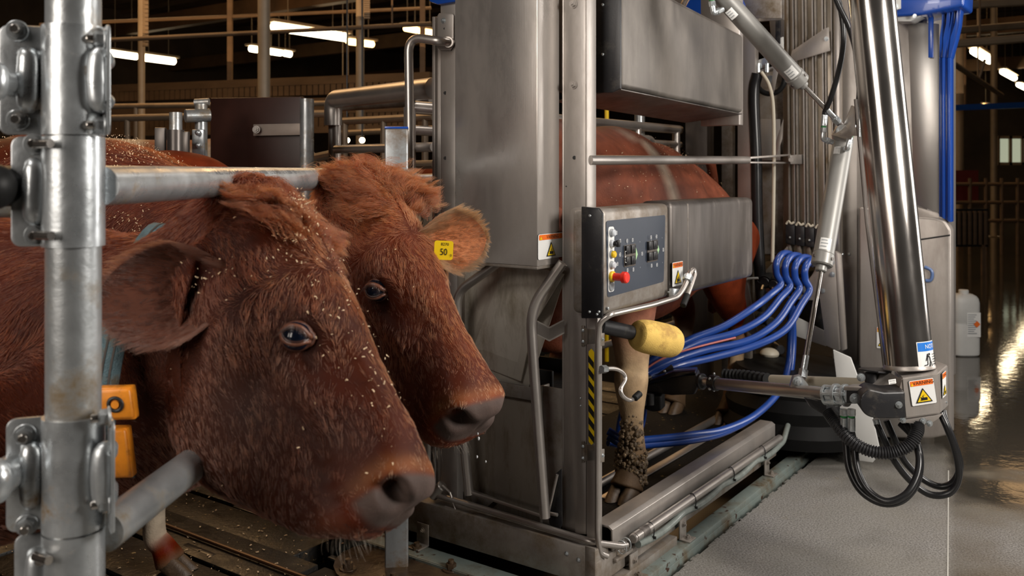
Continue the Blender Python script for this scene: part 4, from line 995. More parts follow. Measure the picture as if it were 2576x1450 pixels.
bmesh.ops.recalc_face_normals(bb, faces=bb.faces); bmesh.ops.bevel(bb, geom=list(bb.edges), offset=.004, segments=2, affect='EDGES', clamp_overlap=True); b._merge(bb, STEEL, True)
b.poly_prism([gp(2197, 1004, 2.85), gp(2240, 945, 2.95), gp(2268, 953, 2.842), gp(2276, 1015, 2.842)], V3((0, .09, 0)), STEEL, .003)
b.build('gearbox_housing', None, arm)
b = MB()
pts = []
for a in np.linspace(PI*.62, PI*1.5, 12): pts.append((2203+math.cos(a)*40, 1015-math.sin(a)*38))
pts += [(2236, 1054), (2279, 1053), (2277, 986), (2224, 988)]
b.poly_prism([P(x, y, 2.80) for x, y in pts], V3((.02, .10, 0)), BLACK, .006, 3)
b.build('drive_cover', None, arm)
b = MB(); b.hexbolt(P(2261, 1019, 2.80), V3((-.1, -1, 0)), .008, .008, ZINC); b.build('cover_bolt', None, arm)
b = MB(); b.hexbolt(P(2377, 1012, 2.91), V3((.5, -1, 0)), .005, .005, ZINC); b.build('cover_bolt', None, arm)
b = MB(); b.poly_prism([P(2158, 932, 2.98), P(2168, 928, 3.02), P(2245, 930, 3.05), P(2242, 942, 2.94), P(2210, 940, 2.92)], ZU*.006, BLACK, .002); b.cyl(P(2190, 938, 2.97), P(2192, 965, 2.97), .02, BLACK, 16, bev=.003); b.hexbolt(P(2166, 950, 2.96), V3((-.2, -1, 0)), .010, .01, ZINC); b.build('top_guard', None, arm)
b = MB(); b.poly_prism([P(2262, 1058, 2.85), P(2372, 1042, 2.85), P(2360, 1055, 2.85), P(2336, 1070, 2.85), P(2270, 1064, 2.85)], V3((0, .01, 0)), STEEL, .002)
for x, y in ((2271, 1057), (2322, 1060), (2338, 1066)): b.hexbolt(P(x, y, 2.848), V3((0, -1, 0)), .0075, .007, ZINC)
b.build('under_plate', None, arm)
fa = (top[1]-top[0]).normalized(); fz = ZU
fn = fa.cross(fz)
def onface(x, y, A, ax):
    n = ax.cross(ZU).normalized(); r = ray(x, y); t = (A-CAM).dot(n)/r.dot(n); return CAM+r*t
def face_label(x, y, w, h, A, ax, lab):
    c = onface(x, y, A, ax); n = ax.cross(ZU).normalized()
    if n.dot(CAM-c) < 0: n = -n
    return warning(c+n*.003, ax, (ZU-ax*ax.z).normalized(), w, h, arm, lab)
face_label(2320, 986, .078, .080, (top[0]+bot[0])/2, fa, 'orange and white warning label on the gearbox front')
fb = (top[2]-top[1]).normalized(); face_label(2372, 967, .046, .080, (top[1]+bot[1])/2, fb, 'narrow warning label on the gearbox side')
d = Decal(P(2238, 957, 2.865)+V3((0, -.02, 0)), fa, V3((0, .3, 1))); d.rect(-.0115, -.007, .0115, .007, WHITE, .001); d.text('52153', 0, .002, .0075, BLK); d.rect(-.008, -.005, .008, -.004, BLK)
d.build('number_label', arm)
# NOTIS label wrapped round the column
q0 = P(2287, 894, 2.955)
axx = V3((1, 0, 0)); axy = -cd; axx = (axx-axy*axx.dot(axy)).normalized()
side = math.radians(33); nrm2 = (-V3((0, 1, 0))*math.cos(side)+V3((1, 0, 0))*math.sin(side)); nrm2 = (nrm2-axy*nrm2.dot(axy)).normalized()
ax3 = axy.cross(nrm2).normalized()
cc = cB.lerp(cA, .030)
d = Decal(cc+nrm2*.0752, ax3, axy, .0752); w, h = .090, .088
d.rect(-w/2, -h/2, w/2, h/2, WHITE); d.rect(-w*.47, h*.16, w*.47, h*.47, BLUPR); d.text('NOTIS', w*.12, h*.31, .019, WHITE)
d.line([(-.026, -.030), (-.012, -.028), (-.010, .006), (-.018, -.016)], .003, BLK); d.circ(-.003, .004, .004, BLK, 10)
d.line([(-.014, .0), (-.003, -.004), (.000, -.018), (-.005, -.034)], .004, BLK); d.line([(0, -.018), (.006, -.034)], .004, BLK)
for i in range(5): d.rect(.014, -.030+i*.008, .038-(i % 2)*.006, -.027+i*.008, BLK)
d.build('notice_label', arm, 'blue and white notice label')
# horizontal arm
A0, A1 = P(2098, 994, 2.99), P(1806, 966, 3.62); ad = (A1-A0).normalized()
b = MB(); b.cyl(A0, A1, .0225, TUBE, 28); b.build('arm_tube', None, arm)
b = MB(); b.cyl(P(2196, 966, 3.04), P(1940, 955, 3.46), .0175, CREAM, 20, bev=.003); b.build('guard_tube', None, arm)
b = MB(); E_ = P(2005, 962, 3.17); b.poly_prism([P(1988, 975, 3.17), P(1996, 948, 3.19), P(2014, 944, 3.17), P(2034, 968, 3.12), P(2036, 980, 3.11)], V3((0, .02, 0)), ZINC, .003); b.hexbolt(P(2006, 960, 3.16), V3((0, -1, 0)), .013, .01, ZINC); b.build('rod_lug', None, arm)
b = MB()
c0 = P(2076, 994, 2.99); dirv = (P(2165, 996, 2.90)-c0).normalized()
for t, r, l, sg in ((0, .033, .008, 24), (.010, .026, .022, 8), (.036, .037, .010, 24), (.048, .030, .018, 8), (.068, .036, .008, 24), (.078, .026, .02, 8)):
    b.tube([c0+dirv*t, c0+dirv*(t+l)], r, ZINC, sg)
s2 = dirv.cross(ZU).normalized()
for k in range(6):
    a = k*PI/3+.3; o_ = (s2*math.cos(a)+ZU*math.sin(a))*.028; b.cyl(c0+dirv*.004+o_, c0+dirv*.080+o_, .006, ZINC, 8)
b.build('rotary_valve', None, arm)
b = MB(); b.box(P(2162, 992, 2.90), (.030, .03, .026), (dirv, s2, ZU), BLACK, .004); b.box(P(2160, 975, 2.90), (.035, .03, .006), (dirv, s2, ZU), STEEL, .002); b.hexbolt(P(2150, 1003, 2.86), V3((0, -1, 0)), .012, .01, ZINC); b.build('knuckle', None, arm)
b = MB(); b.poly_prism([P(2025, 1002, 3.05), P(2080, 1012, 3.0), P(2080, 1050, 3.0), P(2040, 1025, 3.05)], V3((0, .02, 0)), BLACK, .003); b.build('hose_guard', None, arm)
# gripper head
hx = (P(1600, 985, 3.86)-P(1790, 958, 3.64)).normalized()
b = MB()
b.cyl(P(1806, 966, 3.62), P(1786, 962, 3.65), .030, BLACK, 20, bev=.004); b.cyl(P(1786, 962, 3.65), P(1768, 960, 3.67), .017, TUBE, 16); b.cyl(P(1770, 961, 3.665), P(1760, 960, 3.68), .032, BLACK, 20, bev=.004)
for k in range(5):
    a = k*2*PI/5; s3 = hx.cross(ZU).normalized(); q = P(1793, 963, 3.64)+(s3*math.cos(a)+ZU*math.sin(a))*.034; b.sphere(q, .006, ZINC, 8, 6)
b.build('arm_joint', None, arm)
b = MB()
b.poly_prism([P(1752, 940, 3.69), P(1700, 940, 3.75), P(1640, 958, 3.82), P(1580, 975, 3.90), P(1582, 992, 3.90), P(1640, 990, 3.82), P(1690, 996, 3.75), P(1748, 994, 3.69), P(1757, 975, 3.68)], V3((.03, .09, .0)), BLACK, .010, 3)
b.poly_prism([P(1578, 976, 3.88), P(1635, 957, 3.80), P(1690, 938, 3.74), P(1748, 936, 3.68), P(1752, 944, 3.68), P(1700, 950, 3.74), P(1640, 966, 3.80), P(1582, 984, 3.88)], V3((.03, .10, .0)), mat('gloss_black', (.01, .01, .014, 1), .16), .005, 2)
b.build('gripper_body', None, arm)
b = MB(); b.poly_prism([P(1612, 996, 3.83), P(1662, 996, 3.80), P(1664, 1035, 3.80), P(1640, 1038, 3.81), P(1612, 1028, 3.83)], V3((.03, .07, 0)), RUBBER, .01, 3)
for x in (1618, 1636): b.cyl(P(x, 990, 3.80), P(x, 1020, 3.80), .016, BLACK, 14, bev=.003)
b.build('camera_housing', None, arm)
b = MB()
for x, y in ((1611, 968), (1588, 982), (1745, 940), (1672, 935)): b.sphere(P(x, y, 3.80), .006, ZINC, 8, 6)
b.cyl(P(1625, 952, 3.84), P(1625, 946, 3.84), .025, STEELDK, 18, bev=.003)
b.poly_prism([P(1650, 945, 3.86), P(1690, 918, 3.84), P(1695, 925, 3.84), P(1668, 950, 3.86)], V3((0, .01, 0)), STEELDK, .002)
b.build('gripper_screw', None, arm)
# ---- hoses
def hose(label, pts, r, mt, seg=16, sub=8, name='milk_hose', ring=None, group=None):
    b = MB(); b.tube([P(x, y, Y) for x, y, Y in pts], r, mt, seg, sub=sub, ring=ring); return one(b, name, None, label, 'hose', group)
lp = [1950, 1973, 1997, 2022]
for k in range(4):
    x = lp[k]; y = k*5
    t = [(x+14, 716+y, 4.30), (x+4, 690+y, 4.30), (x+3, 662+y, 4.30), (x+18, 640+y, 4.34), (x+38, 640+y, 4.42), (x+46, 655+y, 4.5)]
    lo = [[(1938, 742), (1895, 775), (1820, 822), (1740, 853), (1672, 888), (1618, 922), (1592, 958), (1575, 1010), (1562, 1060), (1556, 1110)],
          [(1962, 752), (1920, 800), (1850, 838), (1760, 862), (1690, 894), (1632, 925), (1604, 955), (1584, 1000), (1572, 1070), (1556, 1125)],
          [(1990, 760), (1950, 815), (1880, 858), (1780, 880), (1700, 905), (1640, 932), (1612, 958), (1600, 1010), (1588, 1070), (1570, 1110)],
          [(2015, 768), (1975, 830), (1900, 870), (1800, 898), (1715, 918), (1655, 940), (1622, 962), (1612, 1030), (1596, 1080), (1572, 1118)]][k]
    Y = [4.25, 4.15, 4.05, 3.98, 3.93, 3.90, 3.88, 3.88, 3.9, 3.9]
    pts = t[::-1]+[(a, c, Y[i]+k*.0) for i, (a, c) in enumerate(lo)]
    hose(['blue milk hose from the leftmost roller', 'blue milk hose from the second roller', 'blue milk hose from the third roller', 'blue milk hose from the roller nearest the lower cylinder'][k]+', sweeping down to the gripper', pts, .0165, BLUE)
hose('thin salmon tube running along the upper blue milk hoses', [(1850, 850, 4.0), (1760, 872, 3.95), (1690, 893, 3.9), (1640, 918, 3.86), (1600, 955, 3.84), (1580, 1000, 3.84)], .0045, mat('salmon_tube', (.5, .12, .10, 1), .4), 8, name='pulse_tube')
for k, dy in enumerate((0, 13)):
    hose(['upper of the two low blue hoses looping across the stall floor', 'lower of the two low blue hoses looping across the stall floor'][k],
         [(1990, 770, 4.4), (1988, 850, 4.4), (1983, 920, 4.35), (1960, 985, 4.2), (1900, 1045, 4.0), (1820, 1082+dy*.5, 3.85), (1740, 1095+dy, 3.75), (1650, 1105+dy, 3.68), (1575, 1108+dy, 3.62), (1530, 1085+dy, 3.64)], .0155, BLUE)
hose('blue hose dropping from the rack beside the pair that loops low', [(1992, 770, 4.5), (1996, 850, 4.5), (1990, 930, 4.46), (1975, 975, 4.45)], .015, BLUE)
for k, dx in enumerate((0, 22)):
    hose(['blue hose hanging close under the gripper behind the leg', 'blue hose curling down under the gripper'][k], [(1600+dx, 1020, 3.88), (1596+dx*.8, 1070, 3.88), (1580+dx*.6, 1100, 3.8), (1560+dx*.2, 1120, 3.75), (1530, 1115, 3.72)], .0135, BLUE)
# corrugated hose and hydraulic hoses under the gearbox
n = 0
pts = [P(x, y, Y) for x, y, Y in ((2082, 1036, 2.99), (2100, 1062, 2.96), (2135, 1105, 2.90), (2185, 1134, 2.86), (2240, 1140, 2.84), (2285, 1122, 2.83), (2306, 1090, 2.84), (2308, 1068, 2.86))]
pp, _ = catmull(pts, [1]*len(pts), 60)
b = MB(); b.tube(pp, .0185, mat('corrugated_black', (.02, .02, .022, 1), .42), 18, ring=lambda i: 1.0+.11*math.cos(i*2*PI/8)); one(b, 'corrugated_hose', None, 'thick ribbed black hose sagging under the gearbox', 'hose')
b = MB(); pts = [P(x, y, Y) for x, y, Y in ((1822, 944, 3.72), (1870, 946, 3.66), (1930, 955, 3.55))]; pp, _ = catmull(pts, [1]*3, 40)
b.tube(pp, .022, RUBBER, 16, ring=lambda i: 1.0+.14*math.cos(i*2*PI/8)); one(b, 'bellows_hose', None, 'short ribbed rubber bellows lying above the thin arm tube', 'hose')
def fit(b, x, y, Y, dz=.045):
    q = P(x, y, Y); b.tube([q, q-ZU*.02], .0135, ZINC, 6); b.cyl(q-ZU*.02, q-ZU*.026, .0115, mat('green_ring', 0), 12); b.cyl(q-ZU*.026, q-ZU*(.026+dz), .012, ZINC, 14, bev=.002); return q-ZU*(.026+dz)
b = MB(); e1 = fit(b, 2123, 1030, 2.93); e2 = fit(b, 2142, 1030, 2.91); b.build('hose_fitting', None, arm)
L1 = [(2128, 1120, 2.93), (2136, 1180, 2.90), (2165, 1235, 2.86), (2215, 1266, 2.82), (2265, 1262, 2.80), (2302, 1225, 2.80), (2315, 1170, 2.82), (2305, 1110, 2.86), (2280, 1068, 2.90)]
L2_ = [(2149, 1120, 2.91), (2158, 1185, 2.87), (2185, 1235, 2.83), (2230, 1262, 2.79), (2278, 1245, 2.78), (2306, 1200, 2.80), (2312, 1150, 2.83), (2296, 1100, 2.88), (2265, 1066, 2.92)]
for e, l, lab in ((e1, L1, 'outer black hose of the left loop hanging from the rotary valve'), (e2, L2_, 'inner black hose of the left loop hanging from the rotary valve')):
    one(MB().tube([e]+[P(*q) for q in l], .0108, HOSEBK, 14, sub=7), 'hydraulic_hose', None, lab, 'hose')
b = MB(); q = P(2203, 1055, 2.93); b.cyl(q, q+V3((.006, 0, -.018)), .011, ZINC, 12); b.build('hose_fitting', None, arm)
L3 = [(2206, 1066, 2.93), (2226, 1110, 2.92), (2250, 1160, 2.92), (2290, 1210, 2.92), (2340, 1245, 2.90), (2390, 1240, 2.88), (2412, 1200, 2.87), (2405, 1140, 2.86), (2384, 1080, 2.86), (2366, 1040, 2.88)]
L4 = [(2230, 1058, 2.96), (2250, 1105, 2.95), (2275, 1160, 2.95), (2320, 1205, 2.94), (2365, 1225, 2.92), (2400, 1212, 2.90), (2415, 1170, 2.89), (2398, 1110, 2.88), (2378, 1060, 2.88), (2372, 1035, 2.90)]
for l, lab in ((L3, 'lower black hose of the right loop hanging from the gearbox'), (L4, 'upper black hose of the right loop hanging from the gearbox')):
    one(MB().tube([P(*q) for q in l], .0108, HOSEBK, 14, sub=7), 'hydraulic_hose', None, lab, 'hose')
# black rubber bellows foot between stall floor and tower, white side sheets
foot = thing('rubber_foot_guard', 'big dark curved rubber apron behind the hanging hose loop', 'guard', m(1.9, -.1, 0))
b = MB(); pr = []
for i in range(7):
    z = .40-i*.055; r = .30+(.02 if i % 2 else 0)+.012*i; pr.append((z, r))
V = []; F = []; sg = 40
for z, r in pr:
    for j in range(sg): a = 2*PI*j/sg; V.append(m(1.98, -.05, z)+V3((math.cos(a)*r, math.sin(a)*r, 0)))
for i in range(6):
    for j in range(sg): F.append((i*sg+j, i*sg+(j+1) % sg, (i+1)*sg+(j+1) % sg, (i+1)*sg+j))
F.append(tuple(range(sg))[::-1]); F.append(tuple(6*sg+j for j in range(sg)))
b.mesh(V, F, mat('apron_rubber', (.005, .005, .005, 1), .55, 0, .3, (9, 9, 9), spec=.15)); b.build('rubber_apron', None, foot)
b = MB(); b.poly_prism(Up([(2095, 880), (2140, 900), (2195, 1050), (2215, 1140), (2195, 1165), (2160, 1160), (2120, 1090)], 1.75), DR*.01, WHITEPL, .004); b.build('splash_sheet', None, foot)
# ================================================================ NEAR POST AND RAILS
YP = 1.08
fence = thing('clamped_fence', 'big galvanised pipe post close to the camera with bolted clamps and two rails', 'fence', V3((P(187, 700, YP).x, YP, 0)))
px0 = P(185, 430, YP); PX = px0.x
b = MB(); b.cyl((PX, YP, 0), (PX, YP, 2.2), .0305, GALV, 48); b.build('post', None, fence)
b = MB(); b.cyl((PX, YP, 0.0), (PX, YP, .012), .075, GALV, 24); b.build('foot_plate', None, fence)
rA = P(235, 471, 1.09); rdir = (P(900, 452, 2.386)-P(257, 470, 1.10)); rdir.z = 0; rdir.normalize()
railtop = V3((P(257, 470, 1.1).x, 1.1, 1.352))
b = MB(); b.cyl(railtop-rdir*.006, railtop+rdir*2.05, .0242, GALVC, 40); b.build('top_rail', None, fence)
# maker's line stamped along the pipe, read from the far side
V, F = text_mesh('EN 10255 X EN 10240 BVEN 10255 X HEAT NO-175A848 X 0 CONTR X', .013)
cu = 0; nt_ = MB(); rs = rdir.cross(ZU).normalized()
st = railtop+rdir*.50
nt_.mesh([st+rdir*(-x)+(rs*math.cos(.75+y/.0242*-1)+ZU*math.sin(.75-y/.0242))*.02435 for x, y in V], F, mat('stamp_ink', (.05, .06, .07, 1), .6), False)
nt_.build('pipe_stamp', None, fence, sharp=0)
railbot = V3((P(268, 1340, 1.1).x, 1.1, .937))
b = MB(); b.cyl(railbot-rdir*.006, railbot+rdir*2.05, .0242, GALV, 40); b.build('bottom_rail', None, fence)
# lower rail also continues left of the post
b = MB(); b.tube([V3((PX-.03, YP+.03, P(0, 500, 1.1).z)), V3((PX-.5, YP+.10, P(0, 500, 1.1).z))], .0242, GALV, 24); b.build('side_rail', None, fence)
b = MB(); b.tube([V3((PX-.03, YP+.02, P(0, 1210, 1.1).z)), V3((PX-.5, YP+.06, P(0, 1210, 1.1).z))], .0242, GALV, 24); b.build('side_rail', None, fence)
b = MB()
q = P(-22, 470, 1.04); b.sphere(q, .027, RUBBER, 24, 14); b.cyl(q, q+V3((0, .08, 0)), .024, RUBBER, 20); b.build('end_plug', None, fence)
b = MB(); q = P(-12, 1212, 1.03); b.sphere(q, (.020, .02, .026), GALVC, 20, 12); b.cyl(q, q+V3((0, .08, 0)), .02, GALVC, 20); b.build('pipe_end', None, fence)
b = MB(); q = P(-8, 205, 1.03); b.sphere(q, (.014, .014, .022), GALVC, 20, 12); b.cyl(q, q+V3((0, .08, 0)), .014, GALVC, 20); b.build('pipe_end', None, fence)
def clamp(xl, xr, y0, y1, bl, right=None, Y=YP, yaw=.35, label=None):
    """pressed steel clamp: half shell round the post, flange plates with a raised bridge and bolts"""
    t = bpy.data.objects.new('pipe_clamp', None); COL.objects.link(t); t.parent = fence; t.empty_display_size = .03
    z1, z0 = P(0, y0, Y-.03).z, P(0, y1, Y-.03).z; zc = (z0+z1)/2
    b = MB(); r = .0345
    seg = 40; 
    b.cyl((PX, YP, z0), (PX, YP, z1), r, GALVC, 48); b.build('clamp_shell', None, t)
    def flange(x0, x1, ang, nm, bolts_, ext=0):
        Yf = Y-.012
        pA, pB = P(x0, 700, Yf), P(x1, 700, Yf); wd = abs(pB.x-pA.x); xm = (pA.x+pB.x)/2; sgn = -1 if xm < PX else 1
        ax = V3((math.cos(ang), math.sin(ang)*-sgn*1.0, 0)).normalized(); nn = V3((ax.y, -ax.x, 0)) if True else None
        if nn.y > 0: nn = -nn
        c = V3((xm, Yf, zc)); w2 = wd/2/abs(ax.x); h2 = (z1-z0)/2
        pts = []; rr_ = min(.011, w2*.8)
        for cx, cz, a0 in ((w2-rr_, h2-rr_, 0), (-w2+rr_, h2-rr_, 90), (-w2+rr_, -h2+rr_, 180), (w2-rr_, -h2+rr_, 270)):
            for k in range(6): a = math.radians(a0+k*18); pts.append(c+ax*(cx+rr_*math.cos(a))+ZU*(cz+rr_*math.sin(a)))
        bb = MB(); bb.poly_prism(pts, -nn*.004, GALVC, .0012); 
        # pressed bridge
        if w2 > .014:
            bb.tube([c+ax*(w2*.15*-sgn*-1)+ZU*h2*.50-nn*.004, c+ax*w2*.15+ZU*h2*.42+nn*.006, c+ax*w2*.15+nn*.008, c+ax*w2*.15-ZU*h2*.42+nn*.006, c+ax*w2*.15-ZU*h2*.50-nn*.004], [.006, .012, .013, .012, .006], GALVC, 20, sub=5)
            for s_ in (-1, 1): bb.tube([c+ax*w2*.1+ZU*s_*h2*.40+nn*.002, c+ax*w2*1.3*(-sgn)+ZU*s_*h2*.36-nn*.004], [.011, .009], GALVC, 18)
        bb.build(nm, None, t)
        for x, y in bolts_:
            bb = MB(); q = P(x, y, Yf-.002); q = c+ax*((q.x-c.x)/ax.x)+ZU*(q.z-c.z)
            bb.cyl(q, q+nn*.0025, .0125, GALVC, 24, bev=.0008); bb.tube([q+nn*.0025, q+nn*.011], .0098, GALVC, 6); bb.cyl(q+nn*.011, q+nn*.0125, .0075, GALVC, 20); bb.cyl(q+nn*.0125, q+nn*.021, .0052, CHROME, 16, bev=.001)
            bb.build('clamp_bolt', None, t)
    flange(xl, xr, yaw, 'flange_plate', bl)
    if right: flange(right[0], right[1], 1.05, 'flange_plate', right[2])
    return t
clamp(8, 118, 58, 338, [(44, 78), (46, 302)], (246, 284, [(264, 100), (266, 316)]))
clamp(36, 125, 342, 624, [(84, 362), (86, 592)], None)
clamp(24, 118, 1062, 1352, [(62, 1094), (66, 1322)], (252, 298, [(282, 1046), (280, 1262)]))
clamp(44, 130, 1358, 1560, [(100, 1402), (100, 1520)], None)
# threaded bolt ends on the second and fourth clamps
for x, y in ((92, 362), (94, 592), (88, 1400)):
    b = MB(); q = P(x, y, 1.045); b.cyl(q, q+V3((.022, -.012, 0)), .0052, CHROME, 14); b.build('threaded_end', None, fence)
# square post with blue cap, foot on a rusty plate
sp = thing('square_post', 'square galvanised post with a blue cap, footed on a rusty plate', 'post', V3((P(998, 430, 3.17).x, 3.17, 0)))
c = P(998, 430, 3.17); hw = .040; a1 = V3((.97, .10, 0)).normalized(); a2 = V3((-a1.y, a1.x, 0))
SQ = mat('square_galvanised', (.36, .38, .39, 1), .4, .6, .2, (14, 14, 4), dirt=(.16, .10, .05, 1), dirt_amt=.45, dscale=8, dsharp=.2)
b = MB(); b.box((c.x, c.y, .76), (hw, hw, .755), (a1, a2, ZU), SQ, .006, 3); b.build('post_tube', None, sp)
b = MB(); b.box((c.x, c.y, 1.518), (hw*1.01, hw*1.01, .004), (a1, a2, ZU), BLUEP, .002); b.build('blue_cap', None, sp)
b = MB(); b.cyl((c.x-.03, c.y-.06, 1.38), (c.x-.055, c.y-.045, 1.38), .012, ZINC, 12); b.cyl((c.x-.05, c.y-.05, 1.35), (c.x-.05, c.y-.05, 1.40), .010, ZINC, 12); b.build('side_bolt', None, sp)
RUST = mat('rusty_plate', (.055, .034, .020, 1), .33, .2, .4, (12, 12, 12), .4, (60, 60, 60), dirt=(.10, .065, .035, 1), dirt_amt=.42, dscale=9, rvar=.1)
b = MB(); pts = []
for i in range(22):
    a = 2*PI*i/22; pts.append(m(-.255+math.cos(a)*.19, .60+math.sin(a)*.24, .0015))
b.poly_prism(pts, ZU*.010, RUST, .002); b.build('base_plate', None, sp)
for u, v in ((-.36, .52), (-.17, .43), (-.37, .72), (-.13, .62)):
    b = MB(); b.cyl(m(u, v, .011), m(u, v, .016), .030, RUST, 24, bev=.003); b.tube([m(u, v, .014), m(u, v, .034)], .018, RUST, 6); b.cyl(m(u, v, .03), m(u, v, .046), .010, RUST, 12); b.build('anchor_bolt', None, sp)
b = MB(); b.mbox(-.33, -.19, -.15, .40, -.03, .0005, mat('worn_timber', (.09, .05, .028, 1), .5, 0, .45, (3, 3, 3), .5, (20, 90, 20)), .004)
one(b, 'timber_sill', None, 'dark brown timber lying by the rusty plate in front of the stall', 'plank')
b = MB(); b.tube([m(-.50, -.1, .012), m(-.50, 3.9, .012)], .007, mat('rusty_bar', (.12, .06, .03, 1), .4, .3), 8); one(b, 'floor_bar', None, 'rusty iron bar lying along the slatted floor under the near cow', 'bar')
# pen rails left of the stall
pen = thing('pen_rail', 'stainless pen railing with a fat top tube, left of the stall column', 'railing', m(.3, 1.4, 0))
b = MB(); A, Bq = P(1092, 222, 3.45), P(838, 250, 4.2); b.tube(bend([A, Bq, Bq-ZU*.12], .05, 8), .041, TUBE, 24); b.build('top_tube', None, pen)
b = MB(); Bx = P(848, 250, 4.2); b.cyl(V3((Bx.x, 4.2, 0)), V3((Bx.x, 4.2, Bx.z+.0)), .020, TUBE, 20); b.cyl(V3((Bx.x-.028, 4.22, 0)), V3((Bx.x-.028, 4.22, Bx.z)), .016, STEELD, 16); b.build('upright', None, pen)
b = MB(); b.tube([P(1092, 248, 3.9), P(848, 266, 4.6)], .030, STEELD, 16); b.build('second_tube', None, pen)
b = MB(); b.tube([P(846, 376, 4.15), P(1092, 370, 3.5)], .019, TUBE, 16); b.build('middle_tube', None, pen)
b = MB(); b.tube([P(846, 512, 4.15), P(1092, 502, 3.5)], .015, STEELD, 12); b.tube([P(846, 620, 4.15), P(1092, 640, 3.5)], .015, STEELD, 12); b.build('lower_tube', None, pen)
# dark brown board with posts and galvanised fittings
bd = thing('gate_board', 'dark brown board gate with galvanised pipe posts and a flat steel strap', 'board', P(650, 430, 3.9)-ZU*.2)
b = MB(); c = P(642, 375, 3.9); b.poly_prism([P(529, 247, 3.95), P(757, 243, 3.8), P(757, 560, 3.8), P(529, 560, 3.95)], V3((.01, .03, 0)), mat('brown_board', (.035, .012, .008, 1), .42, 0, .3, (5, 5, 5)), .003); b.build('panel_board', None, bd)
b = MB(); p = P(772, 430, 3.75); b.cyl(V3((p.x, p.y, 0)), V3((p.x, p.y, P(0, 249, 3.75).z)), .0285, GALV, 24); b.build('post', None, bd)
b = MB(); b.poly_prism([P(637, 313, 3.85), P(757, 310, 3.77), P(757, 340, 3.77), P(637, 342, 3.85)], V3((0, .006, 0)), mat('strap_steel', (.34, .28, .24, 1), .5, .4, .12, (10, 10, 10)), .002); b.build('strap', None, bd)
for x in (645, 730):
    b = MB(); b.hexbolt(P(x, 326, 3.82), V3((0, -1, 0)), .012, .010, STEELDK); b.build('strap_bolt', None, bd)
tee = bd; sl = bd; zl = .72
b = MB(); p = P(506, 430, 3.6); b.cyl(V3((p.x, p.y, zl)), V3((p.x, p.y, P(0, 262, 3.6).z)), .024, GALV, 20); b.build('pipe', None, tee)
b = MB(); b.cyl(P(466, 292, 3.55), P(528, 290, 3.6), .026, GALV, 24, bev=.002); b.cyl(P(490, 258, 3.6), P(526, 256, 3.6), .014, GALV, 16); b.build('tee_sleeve', None, tee)
b = MB(); b.box(P(500, 366, 3.56), (.024, .01, .062), mat=GALVC, bevel=.004)
for y in (334, 366, 398): b.sphere(P(498, y, 3.54), .012, GALVC, 12, 8)
b.build('bolted_plate', None, tee)
b = MB(); b.tube([V3((P(442, 430, 3.4).x, 3.4, zl)), V3((P(506, 430, 3.6).x, 3.6, zl)), V3((P(772, 430, 3.75).x, 3.75, zl))], .024, GALV, 16); b.build('lower_tube', None, bd)
b = MB(); p = P(442, 430, 3.4); b.cyl(V3((p.x, p.y, zl)), V3((p.x, p.y, P(0, 283, 3.4).z)), .023, GALV, 20); b.build('pipe', None, sl)
b = MB(); b.cyl(V3((p.x, p.y, P(0, 420, 3.4).z)), V3((p.x, p.y, P(0, 327, 3.4).z)), .031, STEELDK, 24); b.box(P(404, 355, 3.4), (.02, .01, .05), mat=STEELDK, bevel=.004); b.box(P(468, 365, 3.4), (.012, .01, .05), mat=STEELDK, bevel=.004); b.build('sleeve', None, sl)
# stall dividers further back: simple bent pipes
for k, (x0, x1, y, Y) in enumerate(((280, 820, 292, 7.0), (850, 1090, 300, 6.5), (850, 1090, 330, 8.0), (560, 1090, 420, 6.0), (280, 1090, 262, 9.0), (850, 1090, 455, 5.4), (780, 840, 395, 5.0))):
    b = MB(); A, Bq = P(x0, y+6, Y), P(x1, y-6, Y-.5); b.tube([A, Bq], .026, BEAMP if False else mat('dim_pipe', (.22, .17, .12, 1), .5, .4, .2), 10)
    for t in (.08, .5, .92): q = A.lerp(Bq, t); b.cyl(V3((q.x, q.y, 0)), q, .022, MATS['dim_pipe'], 10)
    one(b, 'stall_divider', None, ['dim pipe rail behind the sleeved post and the dark brown board', 'dim pipe rail just under the fat top tube of the pen railing', 'second dim pipe rail under the fat top tube of the pen railing', 'dim pipe rail low behind the dark brown board', 'farthest dim pipe rail under the cable bridge', 'dim pipe rail level with the square post behind the pen railing', 'short dim pipe rail between the board post and the pen railing'][k], 'rail')
# ================================================================ THE COWS
def sm(a, b, x): t = np.clip((x-a)/(b-a), 0, 1); return t*t*(3-2*t)
def cr_interp(A, sub):
    A = np.asarray(A, float); n = len(A); out = []
    for i in range(n-1):
        p0 = A[i-1] if i else 2*A[0]-A[1]; p1, p2 = A[i], A[i+1]; p3 = A[i+2] if i < n-2 else 2*A[-1]-A[-2]
        k = sub[i] if hasattr(sub, '__len__') else sub
        for j in range(k):
            t = j/k; out.append(.5*((2*p1)+(p2-p0)*t+(2*p0-5*p1+4*p2-p3)*t*t+(3*p1-p0-3*p2+p3)*t**3))
    out.append(A[-1]); return np.array(out)
